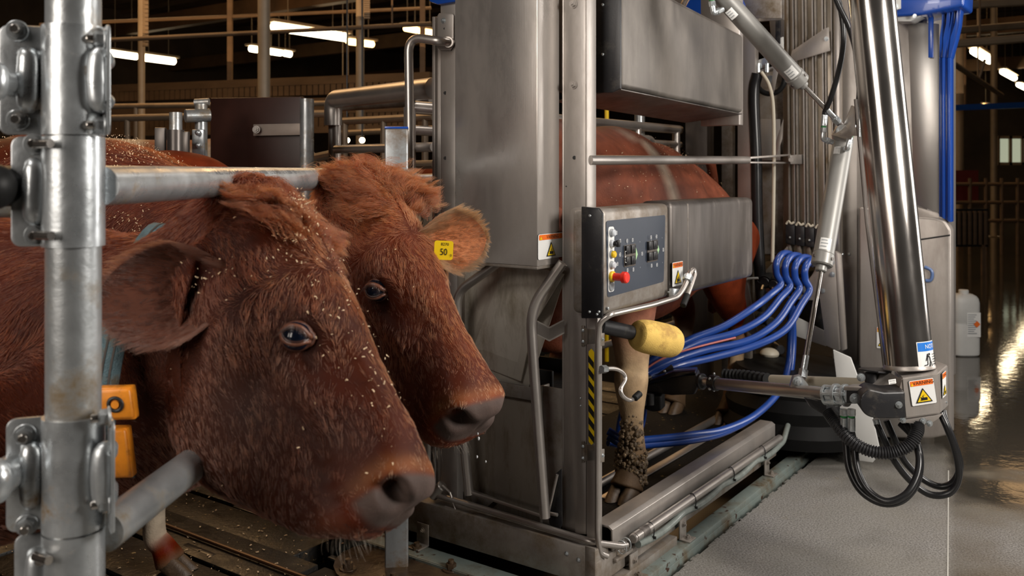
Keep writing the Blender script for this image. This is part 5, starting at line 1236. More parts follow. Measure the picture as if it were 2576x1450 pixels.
# head profile in head space: x muzzle-ward from the poll, z dorsal, y to the cow's left
#      x     top    bottom  wu     wl    n
HEAD = [(.567, -.085, -.115, .014, .014, 2.0),
        (.566, -.058, -.142, .042, .038, 2.2),
        (.560, -.040, -.162, .062, .056, 2.5),
        (.543, -.024, -.180, .075, .068, 2.8),
        (.510, -.014, -.196, .080, .072, 2.8),
        (.470, -.008, -.208, .077, .069, 2.6),
        (.425, -.004, -.218, .073, .065, 2.4),
        (.370, .000, -.234, .074, .063, 2.3),
        (.320, .004, -.252, .080, .064, 2.3),
        (.270, .010, -.272, .089, .069, 2.3),
        (.220, .016, -.288, .099, .076, 2.4),
        (.160, .020, -.298, .107, .083, 2.4),
        (.100, .016, -.290, .102, .085, 2.3),
        (.045, .004, -.262, .090, .085, 2.2)]
EYE0 = [.228, .1025, -.066]
def build_cow_mesh(H0, f, d, neck, scale=1.0, jaw=0.0, nseg=96, sub_head=9, sub_neck=10):
    """one continuous loft: muzzle, face, neck, trunk, rump. neck = list of (centre, up, ht, hb, wu, wl)."""
    f = np.array(f, float); f /= np.linalg.norm(f); d = np.array(d, float); d -= f*d.dot(f); d /= np.linalg.norm(d); l = np.cross(d, f); H0 = np.array(H0, float)
    rows = []
    for x, zt, zb, wu, wl, n in HEAD:
        zb = zb-jaw*math.exp(-((x-.31)/.19)**2)*(1-sm(.50, .56, x)); c = H0+(f*x+d*((zt+zb)/2))*scale; h = (zt-zb)/2*scale
        rows.append(np.concatenate([c, d, l, [h, h, wu*scale, wl*scale, n]]))
    prev_t = -f
    for (c, up, ht, hb, wu, wl) in neck:
        c = np.array(c, float); up = np.array(up, float); up /= np.linalg.norm(up)
        rows.append(np.concatenate([c, up, [0, 0, 0], [ht, hb, wu, wl, 2.1]]))
    rows = np.array(rows); nh = len(HEAD)
    for i in range(nh, len(rows)):                       # lateral vector across the spine
        t = rows[min(i+1, len(rows)-1), :3]-rows[i-1, :3]; t /= np.linalg.norm(t)
        lat = np.cross(t, rows[i, 3:6]); lat /= np.linalg.norm(lat)
        if lat.dot(rows[i-1, 6:9]) < 0: lat = -lat
        rows[i, 6:9] = lat
    sub = [sub_head]*(nh-1)+[sub_neck]*(len(rows)-nh); sub[0] = sub[1] = sub[2] = 5
    R = cr_interp(rows, sub)
    th = np.linspace(0, 2*PI, nseg, endpoint=False)
    V = []
    for r in R:
        c, up, lat = r[:3], r[3:6]/np.linalg.norm(r[3:6]), r[6:9]/np.linalg.norm(r[6:9]); ht, hb, wu, wl, n = r[9:14]
        cs, sn = np.cos(th), np.sin(th)
        zc = np.sign(cs)*np.abs(cs)**(2/n); yc = np.sign(sn)*np.abs(sn)**(2/n)
        w = wl+(wu-wl)*(zc*.5+.5)
        z = np.where(zc > 0, zc*ht, zc*hb)
        V.append(c+np.outer(yc*w, lat)+np.outer(z, up))
    V = np.array(V); S = R
    # smooth the transition a little along the spine
    for _ in range(2):
        W = V.copy(); W[1:-1] = V[1:-1]*.5+(V[:-2]+V[2:])*.25; V[nh*4:] = W[nh*4:]
    return V, S, (H0, f, d, l)
def grid_normals(V):
    a = np.roll(V, -1, 1)-np.roll(V, 1, 1); b = np.empty_like(V); b[1:-1] = V[2:]-V[:-2]; b[0] = V[1]-V[0]; b[-1] = V[-1]-V[-2]
    n = np.cross(b, a); n /= (np.linalg.norm(n, axis=2, keepdims=True)+1e-12); c = V.mean(1, keepdims=True)
    s = np.sign(((V-c)*n).sum(2).mean()); return n*s
def head_local(P_, fr):
    H0, f, d, l = fr; q = P_-H0; return np.stack([q@f, q@l, q@d], -1)
def sculpt(V, fr, sc=1.0, eye=EYE0):
    """brushes laid on in head space"""
    H0, f, d, l = fr
    def brush(c, rad, vec=None, amt=0.0, normal=0.0, nrm=None):
        nonlocal V
        Q = head_local(V, fr); rad = np.array(rad if hasattr(rad, '__len__') else (rad,)*3)*sc
        g = np.exp(-(((Q-np.array(c)*sc)/rad)**2).sum(-1))
        g = np.where(g < .004, 0, g)
        if vec is not None: V = V+g[..., None]*(f*vec[0]+l*vec[1]+d*vec[2])*amt*sc
        if normal: V = V+g[..., None]*grid_normals(V)*normal*sc
    for s in (1, -1):
        ex, ey, ez = eye[0], eye[1]*s, eye[2]
        brush((ex-.01, ey*.98, ez+.032), (.050, .045, .026), normal=.020)
        brush((ex+.055, ey*.9, ez-.020), (.040, .04, .018), normal=-.010)
        brush((ex+.11, ey*.72, ez-.035), (.075, .035, .016), normal=.010)
        brush((ex+.02, ey, ez-.115), (.05, .05, .035), normal=-.008)
        brush((.44, .07*s, -.11), (.035, .04, .03), normal=-.006)
        brush((.40, .07*s, -.16), (.04, .05, .02), normal=.006)        # brow
        brush((ex+.030, ey*.95, ez-.055), (.070, .06, .022), normal=.007)          # cheek ridge below the eye
        brush((ex+.075, ey*.85, ez+.012), (.035, .04, .02), normal=-.006)
        brush((.15, .085*s, -.17), (.07, .07, .07), normal=.014)                   # masseter
        brush((.27, .06*s, -.14), (.05, .05, .06), normal=-.006)
        brush((.345, .066*s, -.085), (.05, .03, .02), normal=.006)                 # facial ridge
        brush((.33, .055*s, -.035), (.06, .03, .022), normal=-.005)
        brush((.05, .095*s, -.06), (.035, .05, .04), normal=.012)                  # ear base
        brush((ex, ey, ez), (.021, .05, .020), normal=-.012)                       # socket
        brush((ex+.03, ey*.97, ez-.012), (.016, .05, .008), normal=-.006)          # tear corner
        # muzzle wing and nostril
        brush((.515, .062*s, -.050), (.034, .026, .026), normal=.010)
        brush((.556, .054*s, -.064), (.016, .024, .014), vec=(-.9, -.4*s, .0), amt=.052)
        brush((.549, .066*s, -.054), (.014, .018, .012), vec=(-.75, -.65*s, -.1), amt=.036)
        brush((.538, .076*s, -.072), (.014, .02, .007), vec=(-.4, -.8*s, 0), amt=.018)
        brush((.560, .040*s, -.048), (.018, .018, .014), normal=.008)
        # mouth groove and lips
        for k in range(7): x = .55-k*.022; brush((x, (.030+k*.005)*s, -.138+k*.001), (.016, .05, .0045), normal=-.007)
        brush((.51, .05*s, -.118), (.05, .04, .014), normal=.006)
        brush((.50, .045*s, -.165), (.05, .05, .012), normal=.005)
    brush((.555, 0, -.09), (.02, .006, .03), normal=-.004)
    brush((.06, 0, .010), (.05, .05, .04), normal=.016)                            # poll knob
    brush((.17, 0, .016), (.05, .045, .03), normal=-.004)
    brush((.46, 0, -.014), (.05, .03, .03), normal=.004)
    return V
def mesh_from_grid(name, V, cols, parent, mt, caps=True, extra=None, sub=0):
    n, k = V.shape[:2]; verts = V.reshape(-1, 3)-np.array(org(parent))
    faces = [(i*k+j, i*k+(j+1) % k, (i+1)*k+(j+1) % k, (i+1)*k+j) for i in range(n-1) for j in range(k)]
    faces = [fc[::-1] for fc in faces]
    if caps: faces += [tuple(range(k)), tuple((n-1)*k+j for j in range(k))[::-1]]
    vl = [verts]; cl = [cols.reshape(-1, 3)]; off = len(verts)
    for (EV, EF, EC) in (extra or []):
        vl.append(np.asarray(EV)-np.array(org(parent))); cl.append(np.asarray(EC)); faces += [tuple(i+off for i in fc) for fc in EF]; off += len(EV)
    verts = np.concatenate(vl); colr = np.concatenate(cl)
    me = bpy.data.meshes.new(name); me.from_pydata([tuple(v) for v in verts], [], faces); me.materials.append(mt)
    me.polygons.foreach_set('use_smooth', [True]*len(me.polygons))
    at = me.color_attributes.new('coat', 'FLOAT_COLOR', 'POINT'); at.data.foreach_set('color', np.concatenate([colr, np.ones((len(colr), 1))], 1).ravel().astype(np.float32))
    me.update(); o = bpy.data.objects.new(name, me); COL.objects.link(o); o.parent = parent
    bm = bmesh.new(); bm.from_mesh(me); bmesh.ops.recalc_face_normals(bm, faces=bm.faces); bm.to_mesh(me); bm.free()
    if sub: md = o.modifiers.new('s', 'SUBSURF'); md.levels = md.render_levels = sub
    return o
def tube_geo(path, radii, seg=16, col=(.2, .05, .02), flat=None, sub=5):
    """tapered limb as arrays; radii entries (side, front)"""
    p, _ = catmull([V3(x) for x in path], [1]*len(path), sub); rr_ = cr_interp([r if hasattr(r, '__len__') else (r, r) for r in radii], sub)
    V = []; F = []; n = len(p); N = None
    for i in range(n):
        t = (p[min(i+1, n-1)]-p[max(i-1, 0)]).normalized()
        if N is None: N = (DR - t*DR.dot(t)).normalized() if flat is None else (flat-t*flat.dot(t)).normalized()
        N = (N-t*N.dot(t)).normalized(); B_ = t.cross(N)
        for j in range(seg): a = 2*PI*j/seg; V.append(tuple(p[i]+N*math.cos(a)*rr_[i][1]+B_*math.sin(a)*rr_[i][0]))
    for i in range(n-1):
        for j in range(seg): F.append((i*seg+j, i*seg+(j+1) % seg, (i+1)*seg+(j+1) % seg, (i+1)*seg+j))
    F.append(tuple(range(seg))[::-1]); F.append(tuple((n-1)*seg+j for j in range(seg)))
    c = np.array(col); C = np.tile(c, (len(V), 1)) if c.ndim == 1 else np.repeat(cr_interp(c, sub), seg, 0)
    return np.array(V), F, np.clip(C, 0, 1)
def ear_geo(root, tip_dir, open_dir, L, W, base=.30, nu=22, nv=20, curl=1.0):
    """leaf-shaped cupped ear with thickness; returns verts, faces, open side param"""
    root = np.array(root); t = np.array(tip_dir, float); t /= np.linalg.norm(t); o = np.array(open_dir, float); o -= t*o.dot(t); o /= np.linalg.norm(o); w = np.cross(t, o)
    V = []; sides = []
    for side in (0, 1):
        for i in range(nu+1):
            s = i/nu
            wid = W*(base+(1-base)*math.sin(min(1, s*1.7)*PI/2)**1.1)*(1-max(0, (s-.35)/.65)**2.4)**.62 if s < 1 else 0
            for j in range(nv+1):
                a = (j/nv*2-1); cup = (1-.35*s)*curl
                ang = a*1.25*cup*(1.25-.5*s)
                y = math.sin(ang)*wid/2/max(.3, math.sin(min(1.5, 1.25*cup*(1.25-.5*s)))); z = (1-math.cos(ang))*wid*.5
                th_ = .004*(1-abs(a)**3)*(1-s**4)+.0007
                z2 = z-(th_ if side else -th_*.1)
                V.append(root+t*(L*s)+w*y+o*(z2-.015*math.sin(s*PI)))
            sides += [side]*(nv+1)
    k = nv+1; F = []; off = (nu+1)*k
    for i in range(nu):
        for j in range(nv):
            F.append((i*k+j, i*k+j+1, (i+1)*k+j+1, (i+1)*k+j)); F.append((off+i*k+j, off+(i+1)*k+j, off+(i+1)*k+j+1, off+i*k+j+1))
        for j in (0, nv):
            q = (i*k+j, (i+1)*k+j, off+(i+1)*k+j, off+i*k+j); F.append(q if j == 0 else q[::-1])
    return np.array(V), F, np.array(sides), (t, o, w)
# ---- colours
RED = np.array((.150, .0235, .0060)); REDL = np.array((.26, .052, .0125)); DARK = np.array((.040, .012, .006)); TAN = np.array((.33, .125, .040)); MUZ = np.array((.080, .055, .047)); PINK = np.array((.36, .17, .11))
def skin_mat(name, rough=.55, bump=.25, bsc=220):
    mt = bpy.data.materials.new(name); mt.use_nodes = True; N = mt.node_tree.nodes; L = mt.node_tree.links; b = N['Principled BSDF']
    a = N.new('ShaderNodeAttribute'); a.attribute_name = 'coat'
    tc = N.new('ShaderNodeTexCoord'); nz = N.new('ShaderNodeTexNoise'); nz.inputs['Scale'].default_value = 18; nz.inputs['Detail'].default_value = 5; L.new(tc.outputs['Object'], nz.inputs[0])
    mr = N.new('ShaderNodeMapRange'); mr.inputs['From Min'].default_value = .3; mr.inputs['From Max'].default_value = .7; mr.inputs['To Min'].default_value = .72; mr.inputs['To Max'].default_value = 1.25; L.new(nz.outputs[0], mr.inputs[0])
    mx = N.new('ShaderNodeVectorMath'); mx.operation = 'SCALE'; L.new(a.outputs['Color'], mx.inputs[0]); L.new(mr.outputs[0], mx.inputs['Scale']); L.new(mx.outputs[0], b.inputs['Base Color'])
    b.inputs['Roughness'].default_value = rough; b.inputs['Specular IOR Level'].default_value = .14; n2 = N.new('ShaderNodeTexNoise'); n2.inputs['Scale'].default_value = bsc; L.new(tc.outputs['Object'], n2.inputs[0])
    bp = N.new('ShaderNodeBump'); bp.inputs['Strength'].default_value = bump; bp.inputs['Distance'].default_value = .002; L.new(n2.outputs[0], bp.inputs['Height']); L.new(bp.outputs[0], b.inputs['Normal'])
    return mt
SKIN = skin_mat('cow_skin', .6); COATS = skin_mat('short_coat', .55, .5, 160)
def hair_mat():
    mt = bpy.data.materials.new('hair_strand'); mt.use_nodes = True; N = mt.node_tree.nodes; L = mt.node_tree.links
    N.remove(N['Principled BSDF']); h = N.new('ShaderNodeBsdfHairPrincipled'); h.parametrization = 'COLOR'
    a = N.new('ShaderNodeAttribute'); a.attribute_name = 'hcol'; L.new(a.outputs['Color'], h.inputs['Color'])
    h.inputs['Roughness'].default_value = .38; h.inputs['Radial Roughness'].default_value = .6; h.inputs['Coat'].default_value = 0.0; h.inputs['Random Roughness'].default_value = .2
    L.new(h.outputs[0], N['Material Output'].inputs['Surface']); return mt
HAIR = hair_mat()
TONE = [1.0, 1.0]
def face_colour(Q, sc=1.0):
    """coat pigment over the head, head-space coordinates"""
    Q = Q/sc; x, y, z = Q[..., 0], Q[..., 1], Q[..., 2]; ay = np.abs(y)
    c = np.broadcast_to(RED, Q.shape).copy()*TONE[0]
    def mixc(w, col): 
        nonlocal c
        c = c*(1-w[..., None])+np.array(col)*w[..., None]
    mixc(.65*np.exp(-((x-.08)/.10)**2)*np.exp(-((z-.0)/.06)**2), REDL*TONE[0])
    mixc(.45*np.exp(-((x-.33)/.16)**2)*np.exp(-((z-.0)/.035)**2), REDL*TONE[0])
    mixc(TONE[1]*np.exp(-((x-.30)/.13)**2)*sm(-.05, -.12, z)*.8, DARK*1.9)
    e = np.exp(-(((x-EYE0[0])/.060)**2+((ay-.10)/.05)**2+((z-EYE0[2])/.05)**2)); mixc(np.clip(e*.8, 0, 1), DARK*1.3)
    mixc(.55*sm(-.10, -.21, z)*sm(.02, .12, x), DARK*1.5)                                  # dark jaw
    mixc(.6*np.exp(-((x-.43)/.05)**2)*sm(.0, .03, ay)*np.exp(-((z+.09)/.06)**2), DARK*1.5)
    xm = x+.42*(-.05-z)*(z > -.05)
    mixc(.40*np.exp(-((xm-.508)/.017)**2)*sm(-.14, -.08, z), TAN)
    mixc(sm(.520, .534, xm)*sm(-.128, -.108, z), MUZ)
    mixc(sm(.47, .52, x)*sm(-.135, -.155, z)*.7, DARK*2.2)
    return c
def make_hair(name, parent, roots, nrm, flow, length, cols, rad=.00028, npt=6, curl=None, clump=.55, clump_r=.008, lift=.30, noise_s=30, noise_a=.35, seed=1, gravity=0.12, clump_n=34, fall=.75):
    """a coat of hair strands rooted on the body"""
    n = len(roots); rg = np.random.default_rng(seed)
    kd = None
    t = np.linspace(0, 1, npt)
    fl = flow-(flow*nrm).sum(1, keepdims=True)*nrm; fl /= np.linalg.norm(fl, axis=1, keepdims=True)+1e-9
    side = np.cross(nrm, fl)
    nv = np.array([noise.noise_vector(V3(p)*noise_s) for p in roots]); nv2 = np.array([noise.noise_vector(V3(p)*noise_s*.35+V3((9, 3, 1))) for p in roots])
    dirs = fl+side*(nv[:, :1]*noise_a+nv2[:, :1]*noise_a*1.4)+nrm*(lift*(1+nv[:, 1:2]*.6))+rg.normal(0, .07, (n, 3))
    dirs /= np.linalg.norm(dirs, axis=1, keepdims=True)
    L = (length*(1+rg.normal(0, .18, n))).clip(.002, None)
    pts = np.empty((n, npt, 3)); pts[:, 0] = roots-nrm*.0008
    cur = dirs.copy()
    cu = curl if curl is not None else np.zeros(n)
    ph = nv2[:, 1]*6+rg.normal(0, .35, n)
    for k in range(1, npt):
        c = cur+side*(np.sin(ph+k*1.25)*cu)[:, None]+nrm*(np.cos(ph*1.3+k*1.1)*cu*.7)[:, None]
        c[:, 2] -= gravity*k/npt
        c = c-nrm*((k/npt)*lift*fall)
        c /= np.linalg.norm(c, axis=1, keepdims=True); pts[:, k] = pts[:, k-1]+c*(L/(npt-1))[:, None]
    # clumps: tips drawn to a leader strand
    m_ = max(1, int(n/clump_n)); lead = rg.choice(n, m_, replace=False); kd = kdtree.KDTree(m_)
    for i, q in enumerate(lead): kd.insert(roots[q], i)
    kd.balance(); near = np.array([kd.find(p)[1] for p in roots]); ld = lead[near]
    cl_amt = clump*(.6+.8*rg.random(n)).clip(0, 1)
    for k in range(1, npt):
        w = (cl_amt*(k/(npt-1))**1.3)[:, None]; pts[:, k] = pts[:, k]*(1-w)+pts[ld, k]*w
    hc = bpy.data.hair_curves.new(name); hc.add_curves([npt]*n)
    hc.position_data.foreach_set('vector', (pts-np.array(org(parent))).astype(np.float32).ravel())
    ra = hc.attributes.get('radius') or hc.attributes.new('radius', 'FLOAT', 'POINT')
    rr_ = np.tile(rad*np.linspace(1, .25, npt), n)
    if hasattr(rad, '__len__'): pass
    ra.data.foreach_set('value', rr_.astype(np.float32))
    ca = hc.attributes.new('hcol', 'FLOAT_COLOR', 'CURVE'); lv_ = np.exp(rg.normal(0, .22, (n, 1)))[ld]; var = np.exp(rg.normal(0, .28, (n, 1)))*lv_*(1+.5*nv2[:, 2:3])
    cc = np.clip(cols*var, .002, .95)
    ca.data.foreach_set('color', np.concatenate([cc, np.ones((n, 1))], 1).astype(np.float32).ravel())
    hc.materials.append(HAIR)
    o = bpy.data.objects.new(name, hc); COL.objects.link(o); o.parent = parent; return o
def sample_grid(V, N, dens, count, rg):
    """random points on the loft; dens per grid vertex"""
    n, k = V.shape[:2]
    A = V[:-1]; B_ = np.roll(V, -1, 1)[:-1]; C = V[1:]; area = np.linalg.norm(np.cross(B_-A, C-A), axis=2)
    w = area*(dens[:-1]+dens[1:])/2; w = w.ravel()/w.sum(); idx = rg.choice(len(w), count, p=w); i, j = idx//k, idx % k; j2 = (j+1) % k
    a, b_ = rg.random((2, count, 1))
    def lerp(X): return X[i, j]*(1-a)*(1-b_)+X[i+1, j]*a*(1-b_)+X[i, j2]*(1-a)*b_+X[i+1, j2]*a*b_
    nn = lerp(N); return lerp(V), nn/np.linalg.norm(nn, axis=1, keepdims=True), (i, j), lerp
EYE_BALL = mat('eye_ball', (.006, .009, .018, 1), .10, 0, spec=.55)
EYE_WHITE = mat('eye_white', (.20, .10, .085, 1), .25)
LID = mat('eyelid_skin', (.16, .062, .036, 1), .38, 0, .2, (90, 90, 90), .3, (240, 240, 240))
LID2 = mat('eyelid_fold_skin', (.085, .028, .015, 1), .5, 0, .2, (90, 90, 90), .3, (240, 240, 240))
LIDD = mat('eyelid_rim', (.045, .02, .016, 1), .3)
def add_eye(cow, fr, sgn, sc, eye=EYE0, bright=True):
    H0, f, d, l = [V3(x) for x in fr]
    out = (l*sgn*.93+d*.22+f*.25).normalized(); c = H0+(f*eye[0]+l*eye[1]*sgn+d*eye[2])*sc
    ball = c-out*.0205*sc
    et = bpy.data.objects.new('eye', None); COL.objects.link(et); et.parent = cow; et.empty_display_size = .02
    fx = (f-out*f.dot(out)).normalized(); fx = (fx*.62+d*.60); fx = (fx-out*fx.dot(out)).normalized(); fz = fx.cross(out)
    if fz.dot(d) < 0: fz = -fz
    b = MB(); b.sphere(ball, .0245*sc, EYE_BALL, 32, 20); b.build('eyeball', None, et, sharp=0)
    b = MB(); b.sphere(ball+fx*.017*sc+out*.0065*sc-fz*.003*sc, (.008*sc, .0065*sc, .006*sc), EYE_WHITE, 16, 10, (fx, fz, out)); b.build('eye_corner', None, et, sharp=0)
    # lids: almond ring lying on the eyeball
    def ring(k, w, h, lift, rad, mt, nm, tilt=0, wf=1.0):
        bb = MB(); pts = []; rs = []
        for a in np.linspace(0, 2*PI, 44, endpoint=False):
            x = math.cos(a)*w; y = math.sin(a)*h*(1-.25*abs(math.cos(a))**3)
            if math.cos(a) > .9: x *= 1.12
            rr2 = (x*x+y*y); zz = math.sqrt(max(0, (.0245+lift)**2-rr2))
            pts.append(ball+(fx*x+fz*y+out*zz)*sc); rs.append(rad*sc*(1.25 if math.sin(a) > 0 else 1.0)*(.8+.2*abs(math.sin(a))))
        bb.tube(pts, rs, mt, 10, closed=True); bb.build(nm, None, et, sharp=0)
    ring(0, .0200, .0112, .0008, .0022, LIDD, 'lid_rim'); ring(1, .0225, .0140, .0000, .0042, LID, 'eyelid'); ring(2, .0245, .0190, -.0050, .0058, LID2, 'eyelid_fold')
    return c, out, fx, fz
def lashes(cow, e, sc, seed):
    c, out, fx, fz = e; rg = np.random.default_rng(seed); n = 60; R = []; D = []
    for i in range(n):
        a = rg.uniform(.25, PI-.15); x = math.cos(a)*.0215; y = math.sin(a)*.0150; R.append(np.array(c)+np.array(fx)*x*sc+np.array(fz)*y*sc+np.array(out)*.006*sc); D.append(np.array(out)*.8+np.array(fz)*.35*math.sin(a)-np.array((0, 0, .5))+np.array(fx)*x*14)
    R = np.array(R); D = np.array(D)
    return make_hair('eyelash', cow, R, np.tile(np.array(out), (n, 1)), D, np.full(n, .013*sc), np.tile((.02, .01, .008), (n, 1)), rad=.00022, clump=.2, lift=.4, noise_a=.1, seed=seed, gravity=.3)
def furred_cow(nm, label, H0, f, d, neck, sc, hair_n, seed, jaw=0.0, tocam=True, legs=(), cheeks=True, curlamt=1.0):
    base = V3(neck[3][0]); cow = thing('cow', label, 'cow', (base.x, base.y, 0))
    V, S, fr = build_cow_mesh(H0, f, d, neck, sc, jaw)
    V = sculpt(V, fr, sc)
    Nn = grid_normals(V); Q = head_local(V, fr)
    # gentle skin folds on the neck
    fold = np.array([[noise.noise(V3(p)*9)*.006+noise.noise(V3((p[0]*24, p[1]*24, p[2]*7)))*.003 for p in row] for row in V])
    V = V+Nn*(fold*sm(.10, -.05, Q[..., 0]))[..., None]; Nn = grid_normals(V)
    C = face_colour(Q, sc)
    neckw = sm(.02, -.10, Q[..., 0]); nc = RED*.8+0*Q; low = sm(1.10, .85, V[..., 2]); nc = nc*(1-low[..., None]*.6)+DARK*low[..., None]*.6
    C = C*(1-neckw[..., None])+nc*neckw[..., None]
    H0v, fv, dv, lv = [np.array(x) for x in fr]
    extra = []; ears = []
    return cow, V, Nn, Q, C, fr
def ear_hair(cow, EV, ES, fr_e, root, L, seed, n=9000, col=REDL, inner_len=.030):
    t, o, w = fr_e; rg = np.random.default_rng(seed); nu, nv = 22, 20; k = nv+1; G = EV.reshape(2, nu+1, k, 3)
    R, Nm, D, Ln, Cc = [], [], [], [], []
    for side in (0, 1):
        g = G[side]; i = rg.uniform(0, nu-.01, n); j = rg.uniform(0, nv-.01, n); i0, j0 = i.astype(int), j.astype(int); a, b_ = (i-i0)[:, None], (j-j0)[:, None]
        p = g[i0, j0]*(1-a)*(1-b_)+g[i0+1, j0]*a*(1-b_)+g[i0, j0+1]*(1-a)*b_+g[i0+1, j0+1]*a*b_
        nn = np.cross(g[i0+1, j0]-g[i0, j0]+1e-9, g[i0, j0+1]-g[i0, j0]+1e-9); nn /= np.linalg.norm(nn, axis=1, keepdims=True)+1e-9
        sg = np.sign((nn*o).sum(1, keepdims=True)); nn = nn*sg*(1 if side == 0 else -1)
        edge = np.abs(j/nv*2-1); R.append(p); Nm.append(nn); fl = np.tile(t, (n, 1))+w*((j/nv*2-1)*.7)[:, None]; D.append(fl)
        if side == 0: Ln.append((.009+inner_len*(edge**2)+.010*rg.random(n))*(1-.55*(i/nu)**2)); Cc.append(np.tile(col*.85, (n, 1))*(.5+.5*edge[:, None]))
        else: Ln.append((.011+.006*rg.random(n))*(1-.4*(i/nu)**2)); Cc.append(np.tile(col, (n, 1)))
    return make_hair('ear_hair', cow, np.concatenate(R), np.concatenate(Nm), np.concatenate(D), np.concatenate(Ln), np.concatenate(Cc), rad=.00026, clump=.5, lift=.35, noise_a=.3, seed=seed)
def coat(cow, V, Nn, Q, C, fr, sc, count, seed, curl_forehead=1.0, cam_side=True, xmin=-.55, name='coat_hair', eye=EYE0):
    H0, f, d, l = [np.array(x) for x in fr]; rg = np.random.default_rng(seed); Qs = Q/sc
    x, y, z = Qs[..., 0], Qs[..., 1], Qs[..., 2]
    dens = np.ones(x.shape); xm = x+.42*(-.05-z)*(z > -.05); dens *= 1-sm(.514, .528, xm)*sm(-.135, -.115, z)*.995
    dens *= np.where(x < xmin, 0.0, 1.0)*(1-.45*sm(.0, -.25, x))
    ed = np.sqrt(((x-eye[0])/.026)**2+((z-eye[2])/.026)**2); dens *= np.where((ed < 1.0) & (np.abs(y) > .06), 0, 1)
    if cam_side:
        tc = np.array(CAM)-V; tc /= np.linalg.norm(tc, axis=2, keepdims=True); fc = (tc*Nn).sum(2); dens *= sm(-.45, -.05, fc)
    P_, N_, ij, lerp = sample_grid(V, Nn, dens, count, rg); q = (P_-H0); qx, qy, qz = q@f/sc, q@l/sc, q@d/sc; ay = np.abs(qy); sy = np.sign(qy)
    sp = V[np.minimum(ij[0]+3, len(V)-1)].mean(1)-V[np.maximum(ij[0]-3, 0)].mean(1); sp /= np.linalg.norm(sp, axis=1, keepdims=True)   # towards the rump
    down = np.array((0, 0, -1.0))
    face = f*1.0+l*(sy*.35*sm(.0, .05, ay))[:, None]-d*(.35*sm(.0, .08, ay))[:, None]
    up = -f*.75+l*(sy*.55)[:, None]+d*.25
    neckf = sp*.8+down*.5
    wf = sm(.10, .19, qx)[:, None]; wn = sm(.04, -.06, qx)[:, None]
    flow = (face*wf+up*(1-wf))*(1-wn)+neckf*wn
    # swirl round the eye
    ex = np.stack([qx-eye[0], qz-eye[2]], 1); er = np.linalg.norm(ex, axis=1); ew = (np.exp(-(er/.045)**2)*(ay > .05))[:, None]
    rad_ = (f*ex[:, :1]+d*ex[:, 1:])/(er[:, None]+1e-6); flow = flow*(1-ew*.85)+rad_*ew*.9+f*ew*.3
    lw = sm(.18, .04, qx)*sm(-.13, -.02, qz)                       # long curls on the forehead and poll
    Ln = (.017+.006*sm(.3, .1, qx))*np.ones(len(P_)); Ln = Ln*(1-.5*sm(.40, .50, qx)); Ln = Ln*(1+1.3*lw*curl_forehead)+.010*sm(.02, -.1, qx)
    Ln *= (1-.45*np.exp(-(er/.04)**2)*(ay > .05))
    cols = face_colour(np.stack([qx, qy, qz], 1)); nk = sm(.02, -.10, qx)[:, None]; base_n = RED*.62*TONE[0]; cols = cols*(1-nk)+base_n*nk
    cols = cols*1.4
    curl = .08+.60*lw*curl_forehead+.16*sm(.38, .15, qx)
    return make_hair(name, cow, P_, N_, flow, Ln*sc, cols, rad=.00034, npt=7, curl=curl, clump=.46, lift=.22, noise_s=20, noise_a=.50, seed=seed, clump_n=18)
def tuft(cow, fr, sc, seed, n=5200, col=REDL, cx=.035, spread=(.05, .06), L=.062, side=0.0, up=1.0):
    H0, f, d, l = [np.array(x) for x in fr]; rg = np.random.default_rng(seed)
    a = rg.normal(0, 1, (n, 2)).clip(-2, 2); loc = np.stack([cx+a[:, 0]*spread[0]*.5, side+a[:, 1]*spread[1]*.5], 1)
    z = .018-((loc[:, 1])/.10)**2*.03-((loc[:, 0]-.06)/.09)**2*.02
    R = H0+f*(loc[:, :1]*sc)+l*(loc[:, 1:]*sc)+d*(z[:, None]*sc); nr = d*.75-f*.55*up+l*(loc[:, 1:]*6); nr /= np.linalg.norm(nr, axis=1, keepdims=True)
    flow = -f*.5*up+l*(np.sign(loc[:, 1:]+rg.normal(0, .01, (n, 1)))*.5)+d*.3+np.array((.15, 0, 0))
    return make_hair('forelock', cow, R, nr, flow, (L*(.65+.5*rg.random(n)))*sc, np.tile(col*.54, (n, 1)), rad=.00026, npt=11, curl=np.full(n, .75), clump=.80, lift=1.1, noise_s=16, noise_a=1.0, seed=seed, gravity=.45, fall=.30, clump_n=75)
def whiskers(cow, fr, sc, seed, n=260):
    H0, f, d, l = [np.array(x) for x in fr]; rg = np.random.default_rng(seed); x = rg.uniform(.43, .555, n); s = rg.choice([-1, 1], n); zz = rg.uniform(-.20, -.13, n); y = s*rg.uniform(.015, .058, n)
    R = H0+f*(x*sc)[:, None]+l*(y*sc)[:, None]+d*(zz*sc)[:, None]; D = f*.5+l*(s*.5)[:, None]-d*.8
    nr = l*(s*.6)[:, None]-d*.7; nr /= np.linalg.norm(nr, axis=1, keepdims=True)
    return make_hair('whisker', cow, R, nr, D, rg.uniform(.015, .042, n)*sc, np.tile((.22, .13, .07), (n, 1)), rad=.00013, clump=.15, lift=.7, noise_a=.5, seed=seed)
SHAV = mat('wood_shaving', (.62, .46, .29, 1), .7, 0, .2, (200, 200, 200))
